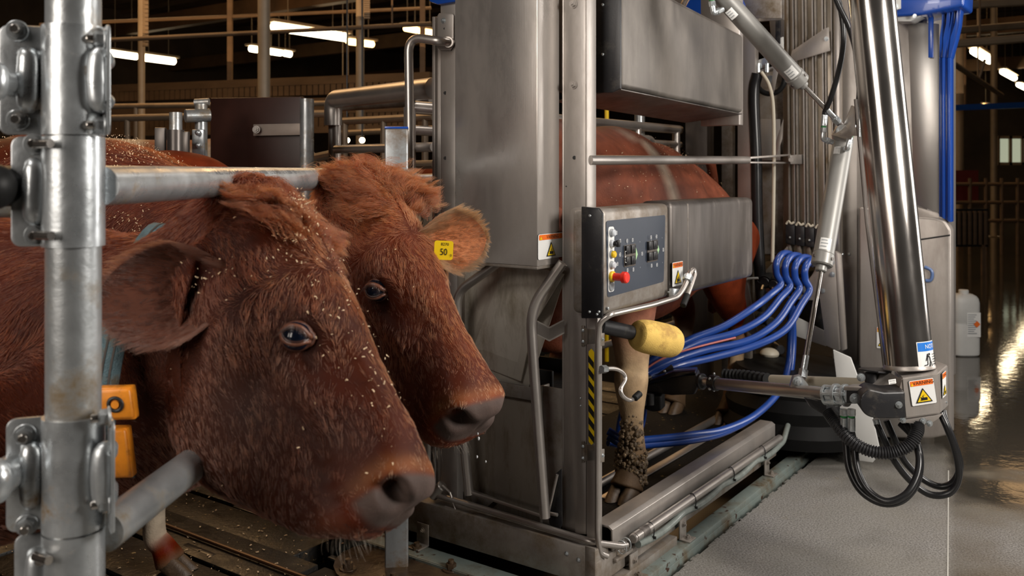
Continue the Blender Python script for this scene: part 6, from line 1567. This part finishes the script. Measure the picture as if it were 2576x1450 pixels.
def shavings(pts, nrms, name, label, seed, smin=.0009, smax=.0028):
    rg = np.random.default_rng(seed); b = MB()
    for p, n_ in zip(pts, nrms):
        p = V3(p)+V3(n_)*rg.uniform(.004, .012); a = V3(rg.normal(0, 1, 3)).normalized(); s = rg.uniform(smin, smax); w = a.cross(V3(n_)).normalized()*s*.45; u = a*s; c = V3(n_)*s*.6
        b.mesh([p-u-w, p-u+w, p-u*.3+w+c*.5, p-u*.3-w+c*.5, p+u*.4+w*.8+c, p+u*.4-w*.8+c, p+u+w*.4+c*.2, p+u-w*.4+c*.2], [(0, 1, 2, 3), (3, 2, 4, 5), (5, 4, 6, 7)], SHAV)
    return one(b, name, None, label, 'wood shavings', kind='stuff')
def hoof_leg(pts, radii, col, nm=None): return tube_geo(pts, radii, 18, col)
def leg_set(base, fwd, side, z_top, colors, hind=False, foot=None, fat=1.0):
    """front or hind leg with joints, cannon, fetlock and hoof"""
    base = V3(base); fwd = V3(fwd).normalized()
    if hind: pts = [(-.02, z_top), (.10, .80), (.02, .62), (-.10, .50), (-.07, .30), (-.04, .14), (.00, .085), (.035, .03)]; rad = [(.10, .17), (.09, .13), (.055, .075), (.040, .055), (.027, .032), (.035, .038), (.035, .040), (.045, .055)]
    else: pts = [(0, z_top), (.01, .72), (.0, .52), (.01, .44), (.0, .28), (-.01, .13), (.02, .085), (.05, .03)]; rad = [(.09, .13), (.065, .085), (.045, .05), (.047, .050), (.030, .032), (.037, .040), (.036, .042), (.047, .058)]
    rad = [(a*fat, b_*fat) for a, b_ in rad]; P3 = [base+fwd*x+ZU*z for x, z in pts]; return tube_geo(P3, rad, 18, colors)
def hoof(parent, c, fwd, col=(.10, .06, .03, 1), sc=1.0, name='hoof'):
    c = V3(c); fwd = V3(fwd).normalized(); s = fwd.cross(ZU).normalized(); HM = mat('hoof_horn', (.085, .052, .028, 1), .5, 0, .4, (30, 30, 30), .4, (90, 90, 90)); b = MB()
    for k in (-1, 1):
        q = c+s*k*.024*sc; V = []; F = []; n = 16; L = 5
        for i in range(L):
            t = i/(L-1); r = .041-.010*t*t; fx = .034-.046*t; z = .003+t*.052
            for j in range(n): a = 2*PI*j/n; V.append(q+fwd*((math.cos(a)*(r*1.35 if math.cos(a) > 0 else r))*sc+fx*sc)+s*math.sin(a)*r*.66*sc+ZU*(z-(.02*t*(math.cos(a) < -.2)))*sc)
        for i in range(L-1):
            for j in range(n): F.append((i*n+j, i*n+(j+1) % n, (i+1)*n+(j+1) % n, (i+1)*n+j))
        F.append(tuple(range(n))[::-1]); F.append(tuple((L-1)*n+j for j in range(n))); b.mesh(V, F, HM)
    for k in (-1, 1): b.sphere(c-fwd*.05*sc+s*k*.02*sc+ZU*.105*sc, (.016*sc, .014*sc, .02*sc), HM, 10, 8)
    return b.build(name, None, parent)
def white_socks(zs):
    return zs
WHT = np.array((.50, .40, .30))
# ---------------------------------------------------------------- first cow (near)
def nv(p): return tuple(p)
H1 = P(738, 540, 1.47); M1 = P(1112, 1196, 1.25)
EYE0[0] = .252; TONE[:] = [.50, .85]
f1 = (M1-H1).normalized(); sc1 = (M1-H1).length/.555
d1v = V3((.84, -.10, .52)); d1v = (d1v-f1*d1v.dot(f1)).normalized()
neck1 = [((H1+f1*-.005-d1v*.110), tuple((d1v*.62-f1*.78)), .135, .30, .098, .095),
         (P(430, 812, 1.50), (-.10, 0, 1), .150, .275, .118, .105),
         (P(230, 860, 1.52), (-.05, 0, 1), .190, .30, .14, .13),
         (P(20, 900, 1.55), (0, 0, 1), .25, .31, .19, .18),
         (P(-260, 880, 1.58), (0, 0, 1), .33, .42, .26, .24),
         (P(-700, 850, 1.62), (0, 0, 1), .38, .47, .33, .30),
         (P(-1400, 830, 1.68), (0, 0, 1), .40, .46, .36, .33),
         (P(-2100, 820, 1.72), (0, 0, 1), .38, .40, .30, .26),
         (P(-2350, 820, 1.74), (0, 0, 1), .20, .22, .12, .10)]
neck1 = [(tuple(c), tuple(u), a, b_, w1, w2) for c, u, a, b_, w1, w2 in neck1]
def finish_cow(label, H0, f, d, neck, sc, nhair, seed, ears, jaw=0.0, hair_x=-.55, curl=1.0, tuftargs=None):
    cow, V, Nn, Q, C, fr = furred_cow('cow', label, H0, f, d, neck, sc, nhair, seed, jaw)
    extra = []; eh = []
    lv = np.array(fr[3]); fv = np.array(fr[1]); dv = np.array(fr[2]); H = np.array(fr[0])
    for (sgn, root, tip, opn, L, W, col) in ears:
        root = np.array(root)
        EV, EF, ES, fe = ear_geo(root, tip, opn, L, W)
        ecol = np.where(ES[:, None] == 0, np.array(col)*1.0, RED*1.0); extra.append((EV, EF, ecol)); eh.append((EV, ES, fe, root, L, col))
    body_c = np.array(neck[4][0]); fw = V3(f); fw.z = 0; fw.normalize()
    trunk = V3(neck[5][0]); rump = V3(neck[7][0]); ax = (V3(neck[4][0])-rump); ax.z = 0; axn = ax.normalized(); sd = axn.cross(ZU).normalized()
    feet = []
    for s in (-1, 1):
        for hind in (False, True):
            q = (V3(neck[4][0]).lerp(V3(neck[5][0]), .75) if not hind else rump+axn*.15)+sd*s*.17; q.z = 0
            g = leg_set(q, axn, s, .95, RED*.9, hind); extra.append(g); feet.append(q)
    o = mesh_from_grid('body', V, C*(1-.45*np.clip(1-np.abs(C-MUZ).sum(-1, keepdims=True)*0, 0, 1)*(1-sm(.50, .53, Q[..., :1]/sc))), cow, SKIN, True, extra, sub=1)  # skin colour darkened under the coat, painting shade into the gaps between hairs
    for q in feet: hoof(cow, q+axn*.02, axn)
    for (EV, ES, fe, root, L, col), k in zip(eh, range(9)): ear_hair(cow, EV, ES, fe, root, L, seed*10+k, col=np.array(col))
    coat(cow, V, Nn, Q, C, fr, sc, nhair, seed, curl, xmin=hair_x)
    for s in (1, -1):
        e = add_eye(cow, fr, s, sc)
        lashes(cow, e, sc, seed+s+5)
    whiskers(cow, fr, sc, seed+20)
    for a in (tuftargs or []): tuft(cow, fr, sc, **a)
    return cow, V, Nn, Q, fr
cow1, Va, Na, Qa, fra = finish_cow('nearest red cow, blue collar with orange blocks, pale shavings on its lowered head', H1, f1, d1v, neck1, sc1, 105000, 11,
    [(-1, P(606, 732, 1.40), (-1.0, -.30, -.06), (.15, -.85, .35), .205, .165, (.085, .030, .018)), (1, P(735, 575, 1.56), (.20, 1.0, -.22), (-.6, .1, -.5), .17, .125, (.10, .035, .02))], .115,
    tuftargs=[dict(seed=31, n=6500, col=REDL*.75, cx=.015, spread=(.07, .10), L=.085)])
# ---------------------------------------------------------------- second cow
EYE0[0] = .228; TONE[:] = [.90, .45]
H2 = P(958, 474, 1.97); M2 = P(1252, 1010, 1.73)
f2 = (M2-H2).normalized(); sc2 = (M2-H2).length/.555
d2v = V3((.65, -.58, .44)); d2v = (d2v-f2*d2v.dot(f2)).normalized()
neck2 = [((H2+f2*-.005-d2v*.110), tuple((d2v*.62-f2*.78)), .125, .160, .098, .090),
         (P(790, 700, 2.10), (-.2, .1, 1), .150, .19, .115, .105),
         (P(640, 660, 2.16), (-.1, 0, 1), .175, .235, .14, .13),
         (P(460, 640, 2.22), (0, 0, 1), .215, .31, .19, .18),
         (P(250, 640, 2.26), (0, 0, 1), .292, .42, .25, .24),
         (P(-60, 660, 2.32), (0, 0, 1), .310, .47, .32, .30),
         (P(-500, 660, 2.40), (0, 0, 1), .33, .46, .35, .33),
         (P(-1000, 660, 2.45), (0, 0, 1), .34, .40, .30, .26),
         (P(-1200, 660, 2.45), (0, 0, 1), .20, .22, .12, .10)]
neck2 = [(tuple(c), tuple(u), a, b_, w1, w2) for c, u, a, b_, w1, w2 in neck2]
cow2, Vb, Nb, Qb, frb = finish_cow('second red cow with curly forelock and yellow ear tag, muzzle before the steel stall', H2, f2, d2v, neck2, sc2, 100000, 12,
    [(1, P(1048, 612, 1.93), (1.0, .18, .04), (-.05, -.95, .10), .150, .135, (.50, .20, .09)), (-1, P(850, 570, 2.02), (-.80, .45, -.25), (-.1, -.8, -.3), .15, .11, (.10, .035, .02))], .05, curl=1.15,
    tuftargs=[dict(seed=41, n=9000, col=REDL*1.2, cx=.01, spread=(.075, .105), L=.115)])
# ear tag
H0, f_, d_, l_ = [V3(x) for x in frb]
tg = P(1116, 630, 1.915); d = Decal(tg, V3((1, .22, -.06)), V3((.05, 0, 1)))
d.rect(-.020, -.020, .020, .020, YEL, .005); d.text('8270', .002, .0125, .0085, BLK); d.text('50', .000, -.004, .020, BLK, .8); d.text('9', .0155, -.011, .009, BLK)
d.build('ear_tag', cow2, 'yellow ear tag with black numbers')
# ---------------------------------------------------------------- collar of the near cow
CLM = mat('collar_webbing', (.075, .135, .16, 1), .75, 0, .35, (60, 60, 60), .6, (400, 400, 400), dirt=(.10, .085, .06, 1), dirt_amt=.42, dscale=30)
CLS = mat('collar_stripe', (.055, .045, .04, 1), .8)
ORB = mat('orange_block', (.72, .24, .015, 1), .38, 0, .2, (30, 30, 30), dirt=(.25, .09, .01, 1), dirt_amt=.4, dscale=26)
cn = 40; ctop = P(386, 570, 1.47); cside = P(300, 900, 1.338); cbot = P(296, 1215, 1.42); cfar = P(330, 900, 1.64)
ringp = []
cc_ = (ctop+cbot)/2; cc_.y = 1.50
e1_, e2_ = (ctop-cbot)/2, V3((cc_.x-.0-(.0), 0, 0))
for a in np.linspace(0, 2*PI, cn, endpoint=False):
    v = cc_+(ctop-cbot)/2*math.cos(a)*1.0+V3((-.02, -1, 0))*.150*math.sin(a)*(1-.12*math.cos(a))
    ringp.append(v)
b = MB(); V = []; F = []; tdir = V3((1, .12, .0)).normalized()
for i in range(cn):
    p = ringp[i]; tn = (ringp[(i+1) % cn]-ringp[i-1]).normalized(); out = (p-cc_).normalized(); wdir = tn.cross(out).normalized()
    if wdir.x < 0: wdir = -wdir
    for wv_, o_ in ((-.021, -.0015), (-.021, .0015), (.021, .0015), (.021, -.0015)): V.append(p+wdir*wv_+out*o_)
for i in range(cn):
    for j in range(4): a, c = i*4+j, i*4+(j+1) % 4; a2, c2 = ((i+1) % cn)*4+j, ((i+1) % cn)*4+(j+1) % 4; F.append((a, c, c2, a2))
b.mesh(V, F, CLM)
for off in (-.006, .006):
    Vs = []; Fs = []
    for i in range(cn):
        p = ringp[i]; tn = (ringp[(i+1) % cn]-ringp[i-1]).normalized(); out = (p-cc_).normalized(); wdir = tn.cross(out).normalized()
        if wdir.x < 0: wdir = -wdir
        Vs += [p+wdir*(off-.0016)+out*.0022, p+wdir*(off+.0016)+out*.0022]
    for i in range(cn): i2 = (i+1) % cn; Fs.append((2*i, 2*i+1, 2*i2+1, 2*i2))
    b.mesh(Vs, Fs, CLS)
col = b.build('collar', None, cow1, sharp=0); col['label'] = 'worn blue webbing collar with orange blocks'
def block(px, py, Y, w, h, hole=True):
    bb = MB(); c = P(px, py, Y); ax = V3((1, .10, .0)).normalized(); az = (ZU+V3((-.12, 0, 0))).normalized(); ay = ax.cross(az).normalized()
    bb.box(c, (w, .010, h), (ax, ay, az), ORB, .005, 3); 
    for s in (-1, 1): bb.box(c+az*h*.93*s-ay*.004, (w*1.05, .010, .003), (ax, ay, az), ORB, .002)
    bb.box(c+ax*w*.93-ay*.004, (.003, .010, h), (ax, ay, az), ORB, .002)
    if hole:
        q = c-ay*.0105 if (c-ay-CAM).length < (c+ay-CAM).length else c+ay*.0105; nn = (q-c).normalized()
        bb.tube([q+(ax*math.cos(t)+az*math.sin(t))*.0095 for t in np.linspace(0, 2*PI, 24)[:-1]], .0026, BLK, 8, closed=True); bb.cyl(q, q+nn*.002, .0055, ORB, 16)
    return bb.build('collar_block', None, col)
block(296, 1014, 1.315, .0225, .022); block(304, 1138, 1.330, .013, .036, False)
# ---------------------------------------------------------------- plain cows further back, in the stall and behind
def plain_cow(label, origin, axis, z0, H=1.40, pose=None, spots=None, head=None, seed=5, colour=RED, legcols=None, legs=None, group=None, legfat=1.0, drop=0.0):
    """a standing cow whose coat is short: trunk, neck, head, legs. axis points to the head; origin is the middle of the rump base"""
    axis = V3(axis).normalized(); sd = ZU.cross(axis).normalized(); og = V3(origin)
    cow = thing('cow', label, 'cow', og+axis*.8, group)
    rows = []
    def sec(x, zt, zb, w, up=(0, 0, 1), n=2.3, y=0, wl=None):
        c = og+axis*x+sd*y; zc = (zt+zb)/2; rows.append(np.concatenate([np.array(V3((c.x, c.y, zc+z0))), np.array(up, float), np.array(sd), [(zt-zb)/2, (zt-zb)/2, w, wl or w*.95, n]]))
    sec(-.04, H-.28, H-.40, .03); sec(-.03, H-.12, H-.55, .10); sec(.06, H-.035, H-.66, .20); sec(.25, H-.0, H-.74, .265); sec(.36, H+.012, H-.78, .275); sec(.55, H-.035, H-.80, .30); sec(.85, H-.05, H-.86, .35); sec(1.15, H-.045, H-.86, .33); sec(1.38, H+.0, H-.80, .26, wl=.24); sec(1.52, H+.012, H-.72, .19, wl=.20)
    hd = head or dict(x=2.15, z=H-.50, dx=.25, dz=-.42)
    sec(1.68, H-.03, H-.62, .14, (.0, 0, 1), wl=.14)
    nx, nz_ = hd['x'], hd['z']
    R1 = V3((1.68, 0, H-.32)); R2 = V3((nx, 0, nz_))
    for t in (.45, .8): sec(1.68+(nx-1.68)*t, (H-.03)+(nz_+.12-(H-.03))*t, (H-.62)+(nz_-.18-(H-.62))*t, .115, wl=.10)
    rows = rows[::-1]
    fdir = (axis*hd['dx']+ZU*hd['dz']).normalized(); ddir = (axis*(-hd['dz'])+ZU*hd['dx']).normalized(); Hp = og+axis*(nx+.04)+ZU*(nz_+.10+z0)+sd*hd.get('y', 0)
    hr = []
    for x, zt, zb, wu, wl, n in HEAD:
        c = Hp+fdir*x+ddir*((zt+zb)/2); h = (zt-zb)/2; hr.append(np.concatenate([np.array(c), np.array(ddir), np.array(sd), [h, h, wu, wl, n]]))
    for r in rows: 
        pass
    rows = np.array(hr+rows); R = cr_interp(rows, 5); th = np.linspace(0, 2*PI, 48, endpoint=False); V = []
    for r in R:
        c, up, lat = r[:3], r[3:6]/np.linalg.norm(r[3:6]), r[6:9]/np.linalg.norm(r[6:9]); ht, hb, wu, wl, n = r[9:14]; cs, sn = np.cos(th), np.sin(th)
        zc = np.sign(cs)*np.abs(cs)**(2/n); yc = np.sign(sn)*np.abs(sn)**(2/n)
        w = wl+(wu-wl)*(zc*.5+.5); topn = 1-.30*np.clip(zc, 0, 1)**3
        V.append(c+np.outer(yc*w*topn, lat)+np.outer(np.where(zc > 0, zc*ht, zc*hb), up))
    V = np.array(V); W = V.reshape(-1, 3).copy(); rel = W-np.array(og); X_ = rel@np.array(axis); W[:, 2] -= drop*(1-sm(-.1, .80, X_))*sm(.6, 1.2, W[:, 2]-z0); W[:, 2] += (drop > 0)*.055*np.exp(-((X_-1.08)/.16)**2)*sm(1.1, 1.4, W[:, 2]-z0)-(drop > 0)*.03*np.exp(-((X_-.84)/.05)**2)*sm(1.1, 1.4, W[:, 2]-z0); rel = W-np.array(og); X = rel@np.array(axis); Yl = rel@np.array(sd); Z = W[:, 2]-z0
    Nn = grid_normals(V).reshape(-1, 3)
    def bump(cx, cy, cz, r, amt):
        nonlocal W
        g = np.exp(-(((X-cx)/r[0])**2+((Yl-cy)/r[1])**2+((Z-cz)/r[2])**2)); W = W+Nn*(g*amt)[:, None]
    for s in (-1, 1):
        bump(.42, .24*s, H-.08, (.09, .10, .09), .055)      # hook bones
        bump(.02, .12*s, H-.14, (.07, .07, .07), .045)      # pin bones
        bump(.25, .26*s, H-.35, (.12, .2, .2), .03); bump(.60, .30*s, H-.22, (.09, .1, .12), -.05)
        bump(1.42, .20*s, H-.25, (.12, .15, .22), .05); bump(1.22, .3*s, H-.3, (.05, .1, .2), -.02)
    V = W.reshape(V.shape)
    C = np.tile(colour, (len(W), 1)).astype(float)
    if spots:
        for i, p in enumerate(W):
            k = spots((X[i], Yl[i], Z[i]), V3(p));
            if k > 0: C[i] = C[i]*(1-k)+WHT*k
    extra = []; feet = []
    lg = legs or [(.18, .17, 1), (.18, -.17, 1), (1.42, .15, 0), (1.42, -.15, 0)]
    for k, (x, y, hind) in enumerate(lg):
        q = og+axis*x+sd*y; q.z = z0; lc = (legcols[k] if legcols else colour*.9)
        g = leg_set(q, axis, 1, H-.45, lc, bool(hind), fat=legfat); extra.append(g); feet.append((q, hind))
    for s in (-1, 1):
        EV, EF, ES, fe = ear_geo(np.array(Hp+fdir*.05+sd*.08*s-ddir*.05), np.array(sd*s+V3((0, 0, -.1))), np.array(fdir+ddir*.3), .16, .10, nu=10, nv=10); extra.append((EV, EF, np.tile(colour, (len(EV), 1))))
    tail = [og+axis*.02+ZU*(H-.12+z0), og-axis*.06+ZU*(H-.30+z0), og-axis*.05+ZU*(H-.6+z0), og-axis*.02+ZU*(H-.95+z0)]
    extra.append(tube_geo(tail, [.03, .02, .015, .03], 10, colour*.8))
    mesh_from_grid('body', V, C, cow, COATS, True, extra, sub=1)
    for q, hind in feet: hoof(cow, q+axis*(.03 if hind else .045), axis, sc=legfat**.45)
    return cow, V, (og, axis, sd)
# cow being milked: it faces the feed trough, so its near front leg stands just behind the corner post
ML = np.array((.42, .29, .17)); MD = np.array((.09, .055, .03))
nearleg = np.array([RED, RED*1.2+WHT*.2, ML*1.1, ML, ML*.7, MD*1.7, MD, MD])
og = m(1.95, .40, 0); axis_ = -DR
def sp_m(q, w):
    x, y, z = q; k = 0
    k = max(k, sm(.035, .018, abs(x-1.12-.05*math.sin(z*9)))*sm(1.02, 1.10, z)*sm(1.5, 1.35, z)*.9)
    k = max(k, sm(.05, .02, abs(x-1.30)*1.0)*sm(.95, 1.0, z)*sm(1.12, 1.05, z))
    if z < .62: k = max(k, sm(.62, .55, z)*.6)
    return float(k)
cowm, Vm, frm = plain_cow('red cow being milked inside the stall, its pale foreleg caked with dung', (og.x, og.y, 0), axis_, .10, H=1.46, spots=sp_m, colour=np.array((.165, .045, .022)),
    head=dict(x=1.70, z=1.07, dx=.03, dz=-.42, y=.09), legcols=[np.array([RED, RED, RED*.8, RED*.7, WHT*.8, MD*2, MD*1.5, MD]), np.array([RED, RED, RED, RED, ML, MD*2, MD, MD]), np.array([RED, RED, RED, WHT*.7, WHT*.6, MD*2, MD, MD]), nearleg],
    legs=[(.06, -.17, 1), (.10, .15, 1), (1.25, -.12, 0), (1.335, .245, 0)], legfat=1.42, drop=.34)
# muzzle at the trough: dirt lumps on the near leg
b = MB(); rg = np.random.default_rng(3); lb = V3(m(1.95-1.335, .40-.245, .10))
MUD = mat('dung_crust', (.10, .065, .034, 1), .55, 0, .4, (40, 40, 40), 1.0, (160, 160, 160), speck=(.30, .20, .09, 1), speck_t=.62, speck_scale=120)
for i in range(620):
    z = .05+abs(rg.normal(0, .15)); a = rg.uniform(0, 2*PI); r = .043+.014*(.05 < z < .17)-.006*(z > .25); s = rg.uniform(.003, .009)*(1.5 if rg.random() < .12 else 1)
    c = lb-DR*(.0+.01)+V3((math.cos(a)*r, math.sin(a)*r, min(z, .5)))
    b.sphere(c, (s, s, s*rg.uniform(.7, 1.3)), MUD, 7, 5)
o = b.build('dung_crust', None, cowm); o['kind'] = 'stuff'
# other cows behind
oc = P(440, 430, 3.2); 
plain_cow('red cow mostly hidden behind the two heads, hoof with white patch on slatted floor', (oc.x-1.55, 3.42, 0), V3((1, -.06, 0)), 0, H=1.43, colour=RED*1.1, head=dict(x=2.05, z=.95, dx=.25, dz=-.42), seed=8,
    legcols=[RED, RED, np.array([RED, RED, RED, RED, RED*1.2, WHT, RED*1.1, MD*1.5]), np.array([RED, RED, RED, RED, WHT*.8, WHT, RED*1.1, MD*1.5])], legs=[(.18, .17, 1), (.18, -.17, 1), (1.18, .22, 0), (1.53, -.20, 0)])
def sp_p(q, w):
    x, y, z = q; return float(sm(-.05, .10, noise.noise(V3((x*2.4, y*1.5+3, z*2.0)))))
plain_cow('red and white patched cow far behind the near post', (P(330, 430, 5.2).x-.75, 5.2, 0), V3((1, .1, 0)), .10, H=1.50, colour=RED*1.4, spots=sp_p, head=dict(x=2.05, z=.9, dx=.25, dz=-.42))
plain_cow('far reddish cow seen between the pen railings', (P(1010, 430, 6.2).x-1.2, 6.4, 0), V3((1, -.3, 0)), 0, H=1.38, colour=RED*1.2, spots=sp_p, head=dict(x=2.05, z=.8, dx=.25, dz=-.42))
# ---------------------------------------------------------------- shavings caught in the coats
def pick(V, Nn, fn, count, seed):
    rg = np.random.default_rng(seed); W = V.reshape(-1, 3); N_ = Nn.reshape(-1, 3); w = np.array([fn(p) for p in W]); w = w*(((np.array(CAM)-W)*N_).sum(1) > 0); w = w/w.sum(); i = rg.choice(len(W), count, p=w)
    return W[i]+rg.normal(0, .006, (count, 3)), N_[i]
def pxw(cx, cy, rx, ry):
    def fn(p):
        X = CX+p[0]/p[1]*FPX; Y = HY-(p[2]-CAMZ)/p[1]*FPX; return math.exp(-((X-cx)/rx)**2-((Y-cy)/ry)**2)
    return fn
A, B_ = [], []
for args, n in (((700, 530, 55, 35), 240), ((740, 580, 40, 50), 90), ((560, 690, 90, 50), 40), ((830, 760, 60, 130), 60), ((940, 960, 60, 110), 45), ((700, 1000, 260, 250), 14), ((760, 620, 60, 90), 50)):
    a, c = pick(Va, Na, pxw(*args), n, len(A)+3); A.append(a); B_.append(c)
shavings(np.concatenate(A), np.concatenate(B_), 'wood_shavings', 'pale wood shavings clinging to the poll and face of the nearest cow', 4)
A, B_ = [], []
for args, n in (((330, 370, 110, 50), 420), ((60, 400, 60, 60), 60), ((330, 560, 60, 40), 60), ((960, 640, 120, 200), 22)):
    a, c = pick(Vb, Nb, pxw(*args), n, len(A)+13); A.append(a); B_.append(c)
shavings(np.concatenate(A), np.concatenate(B_), 'wood_shavings', 'pale wood shavings scattered over the withers of the second cow behind the top rail', 5)
Nm = grid_normals(Vm); a, c = pick(Vm, Nm, pxw(1700, 360, 60, 40), 200, 5); a2, c2 = pick(Vm, Nm, pxw(1640, 450, 120, 60), 120, 6)
shavings(np.concatenate([a, a2]), np.concatenate([c, c2]), 'wood_shavings', 'fine pale shavings on the back and flank of the cow in the stall', 6, .001, .003)
b = MB(); rg = np.random.default_rng(12)
for i in range(900):
    u = rg.uniform(-1.6, -.1); v = rg.uniform(.3, 3.2); p = m(u, v, .003); s = rg.uniform(.002, .007); a = rg.uniform(0, PI); ax = V3((math.cos(a), math.sin(a), 0)); ay = V3((-ax.y, ax.x, 0))
    b.mesh([p-ax*s-ay*s*.4, p+ax*s-ay*s*.4, p+ax*s*.7+ay*s*.5+ZU*.002, p-ax*s*.8+ay*s*.4], [(0, 1, 2, 3)], SHAV)
one(b, 'wood_shavings', None, 'wood shavings strewn on the dark slatted floor', 'wood shavings', kind='stuff')
# drops from the second muzzle
b = MB(); DRP = mat('water_drop', (.75, .78, .8, 1), .05, 0, spec=1, coat=1)
for k, (x, y, r) in enumerate(((1204, 1104, .0022), (1202, 1092, .0015), (1200, 1150, .0018), (1222, 1162, .0014))):
    bb = MB(); bb.sphere(P(x, y, 1.74), (r, r, r*1.6), DRP, 10, 8); one(bb, 'water_drop', None, ['drip just under the dripping muzzle', 'tiny drip touching the chin of the second cow', 'falling drop left of the lowest one', 'lowest falling drop, to the right'][k], 'drop')
# ================================================================ CAMERA AND LIGHT
cam_d = bpy.data.cameras.new('camera'); cam = bpy.data.objects.new('camera', cam_d); COL.objects.link(cam)
cam.location = CAM; cam.rotation_euler = (PI/2, 0, 0); cam_d.sensor_width = 36; cam_d.lens = 36*FPX/2576; cam_d.shift_y = -(725-HY)/2576
cam_d.clip_start = .05; cam_d.clip_end = 100
cam_d.dof.use_dof = True; cam_d.dof.focus_distance = 2.3; cam_d.dof.aperture_fstop = 6.3
SC.camera = cam
def area(loc, target, size, power, col=(1, 1, 1), sy=None, name='lamp', spread=None):
    l = bpy.data.lights.new(name, 'AREA'); l.energy = power; l.color = col; l.size = size
    if sy: l.shape = 'RECTANGLE'; l.size_y = sy
    if spread: l.spread = math.radians(spread)
    o = bpy.data.objects.new(name, l); COL.objects.link(o); o.location = loc; o.rotation_euler = (V3(target)-V3(loc)).to_track_quat('-Z', 'Y').to_euler(); return o
area((2.9, .8, 2.25), (.5, 2.6, .95), .6, 110, (1.0, .94, .87), 1.0, 'key_lamp')
area((4.1, 3.9, 1.9), (.4, 3.2, 1.3), .9, 58, (1.0, .945, .89), 2.2, 'side_fill')  # unseen area light, added to give the steel sides a bright reflection
area((-2.4, -1.0, 2.2), (-.1, 3.2, .9), 1.8, 72, (1.0, .90, .80), 1.8, 'left_fill')  # unseen area light, added as fill from the left behind the camera
area((-1.3, .7, 2.9), (-.1, 3.2, .7), .7, 20, (1.0, .93, .86), .6, 'front_fill')  # unseen area light, added to brighten the stall front
area((2.6, 2.0, 4.2), (1.9, 3.6, 0), 1.0, 60, (1.0, .92, .84), 1.0, 'floor_light')  # unseen area light above the floor beside the stall, no fixture modelled
area((1.2, 4.6, 3.4), (1.2, 4.2, 0), .8, 14, (1.0, .9, .8), .8, 'stall_light')  # unseen area light above the stall, no fixture modelled
for k, (x, y) in enumerate(((-4, 8), (-6, 14), (-1, 12), (8, 14), (12, 20), (2, 18))):
    area((x, y, 5.6), (x, y, 0), 2.5, 130 if x < 5 else 30, (1.0, .60, .27), 2.5, 'barn_lamp')
area((-4, 9, 3.0), (-4, 9.2, 6), 6, 150, (1, .58, .26), 6, 'roof_fill')  # unseen upward area lights, added to lift the dark ceiling
area((6, 14, 3.0), (6, 14.2, 6), 6, 60, (1, .66, .38), 6, 'roof_fill')
w = bpy.data.worlds.new('world'); SC.world = w; w.use_nodes = True; w.node_tree.nodes['Background'].inputs[0].default_value = (.5, .4, .32, 1); w.node_tree.nodes['Background'].inputs[1].default_value = .05
vs = SC.view_settings; vs.view_transform = 'Standard'; vs.look = 'None'; vs.exposure = 0.0; vs.gamma = 1; vs.use_curve_mapping = False
cy = SC.cycles; cy.max_bounces = 6; cy.diffuse_bounces = 3; cy.glossy_bounces = 4; cy.transmission_bounces = 3; cy.sample_clamp_indirect = 4; cy.caustics_reflective = False; cy.caustics_refractive = False
cy.use_denoising = True; cy.use_adaptive_sampling = True; cy.adaptive_threshold = .025; cy.adaptive_min_samples = 20
try: cy.denoiser = 'OPENIMAGEDENOISE'
except Exception: pass
try: SC.cycles_curves.shape = 'RIBBONS'
except Exception: pass
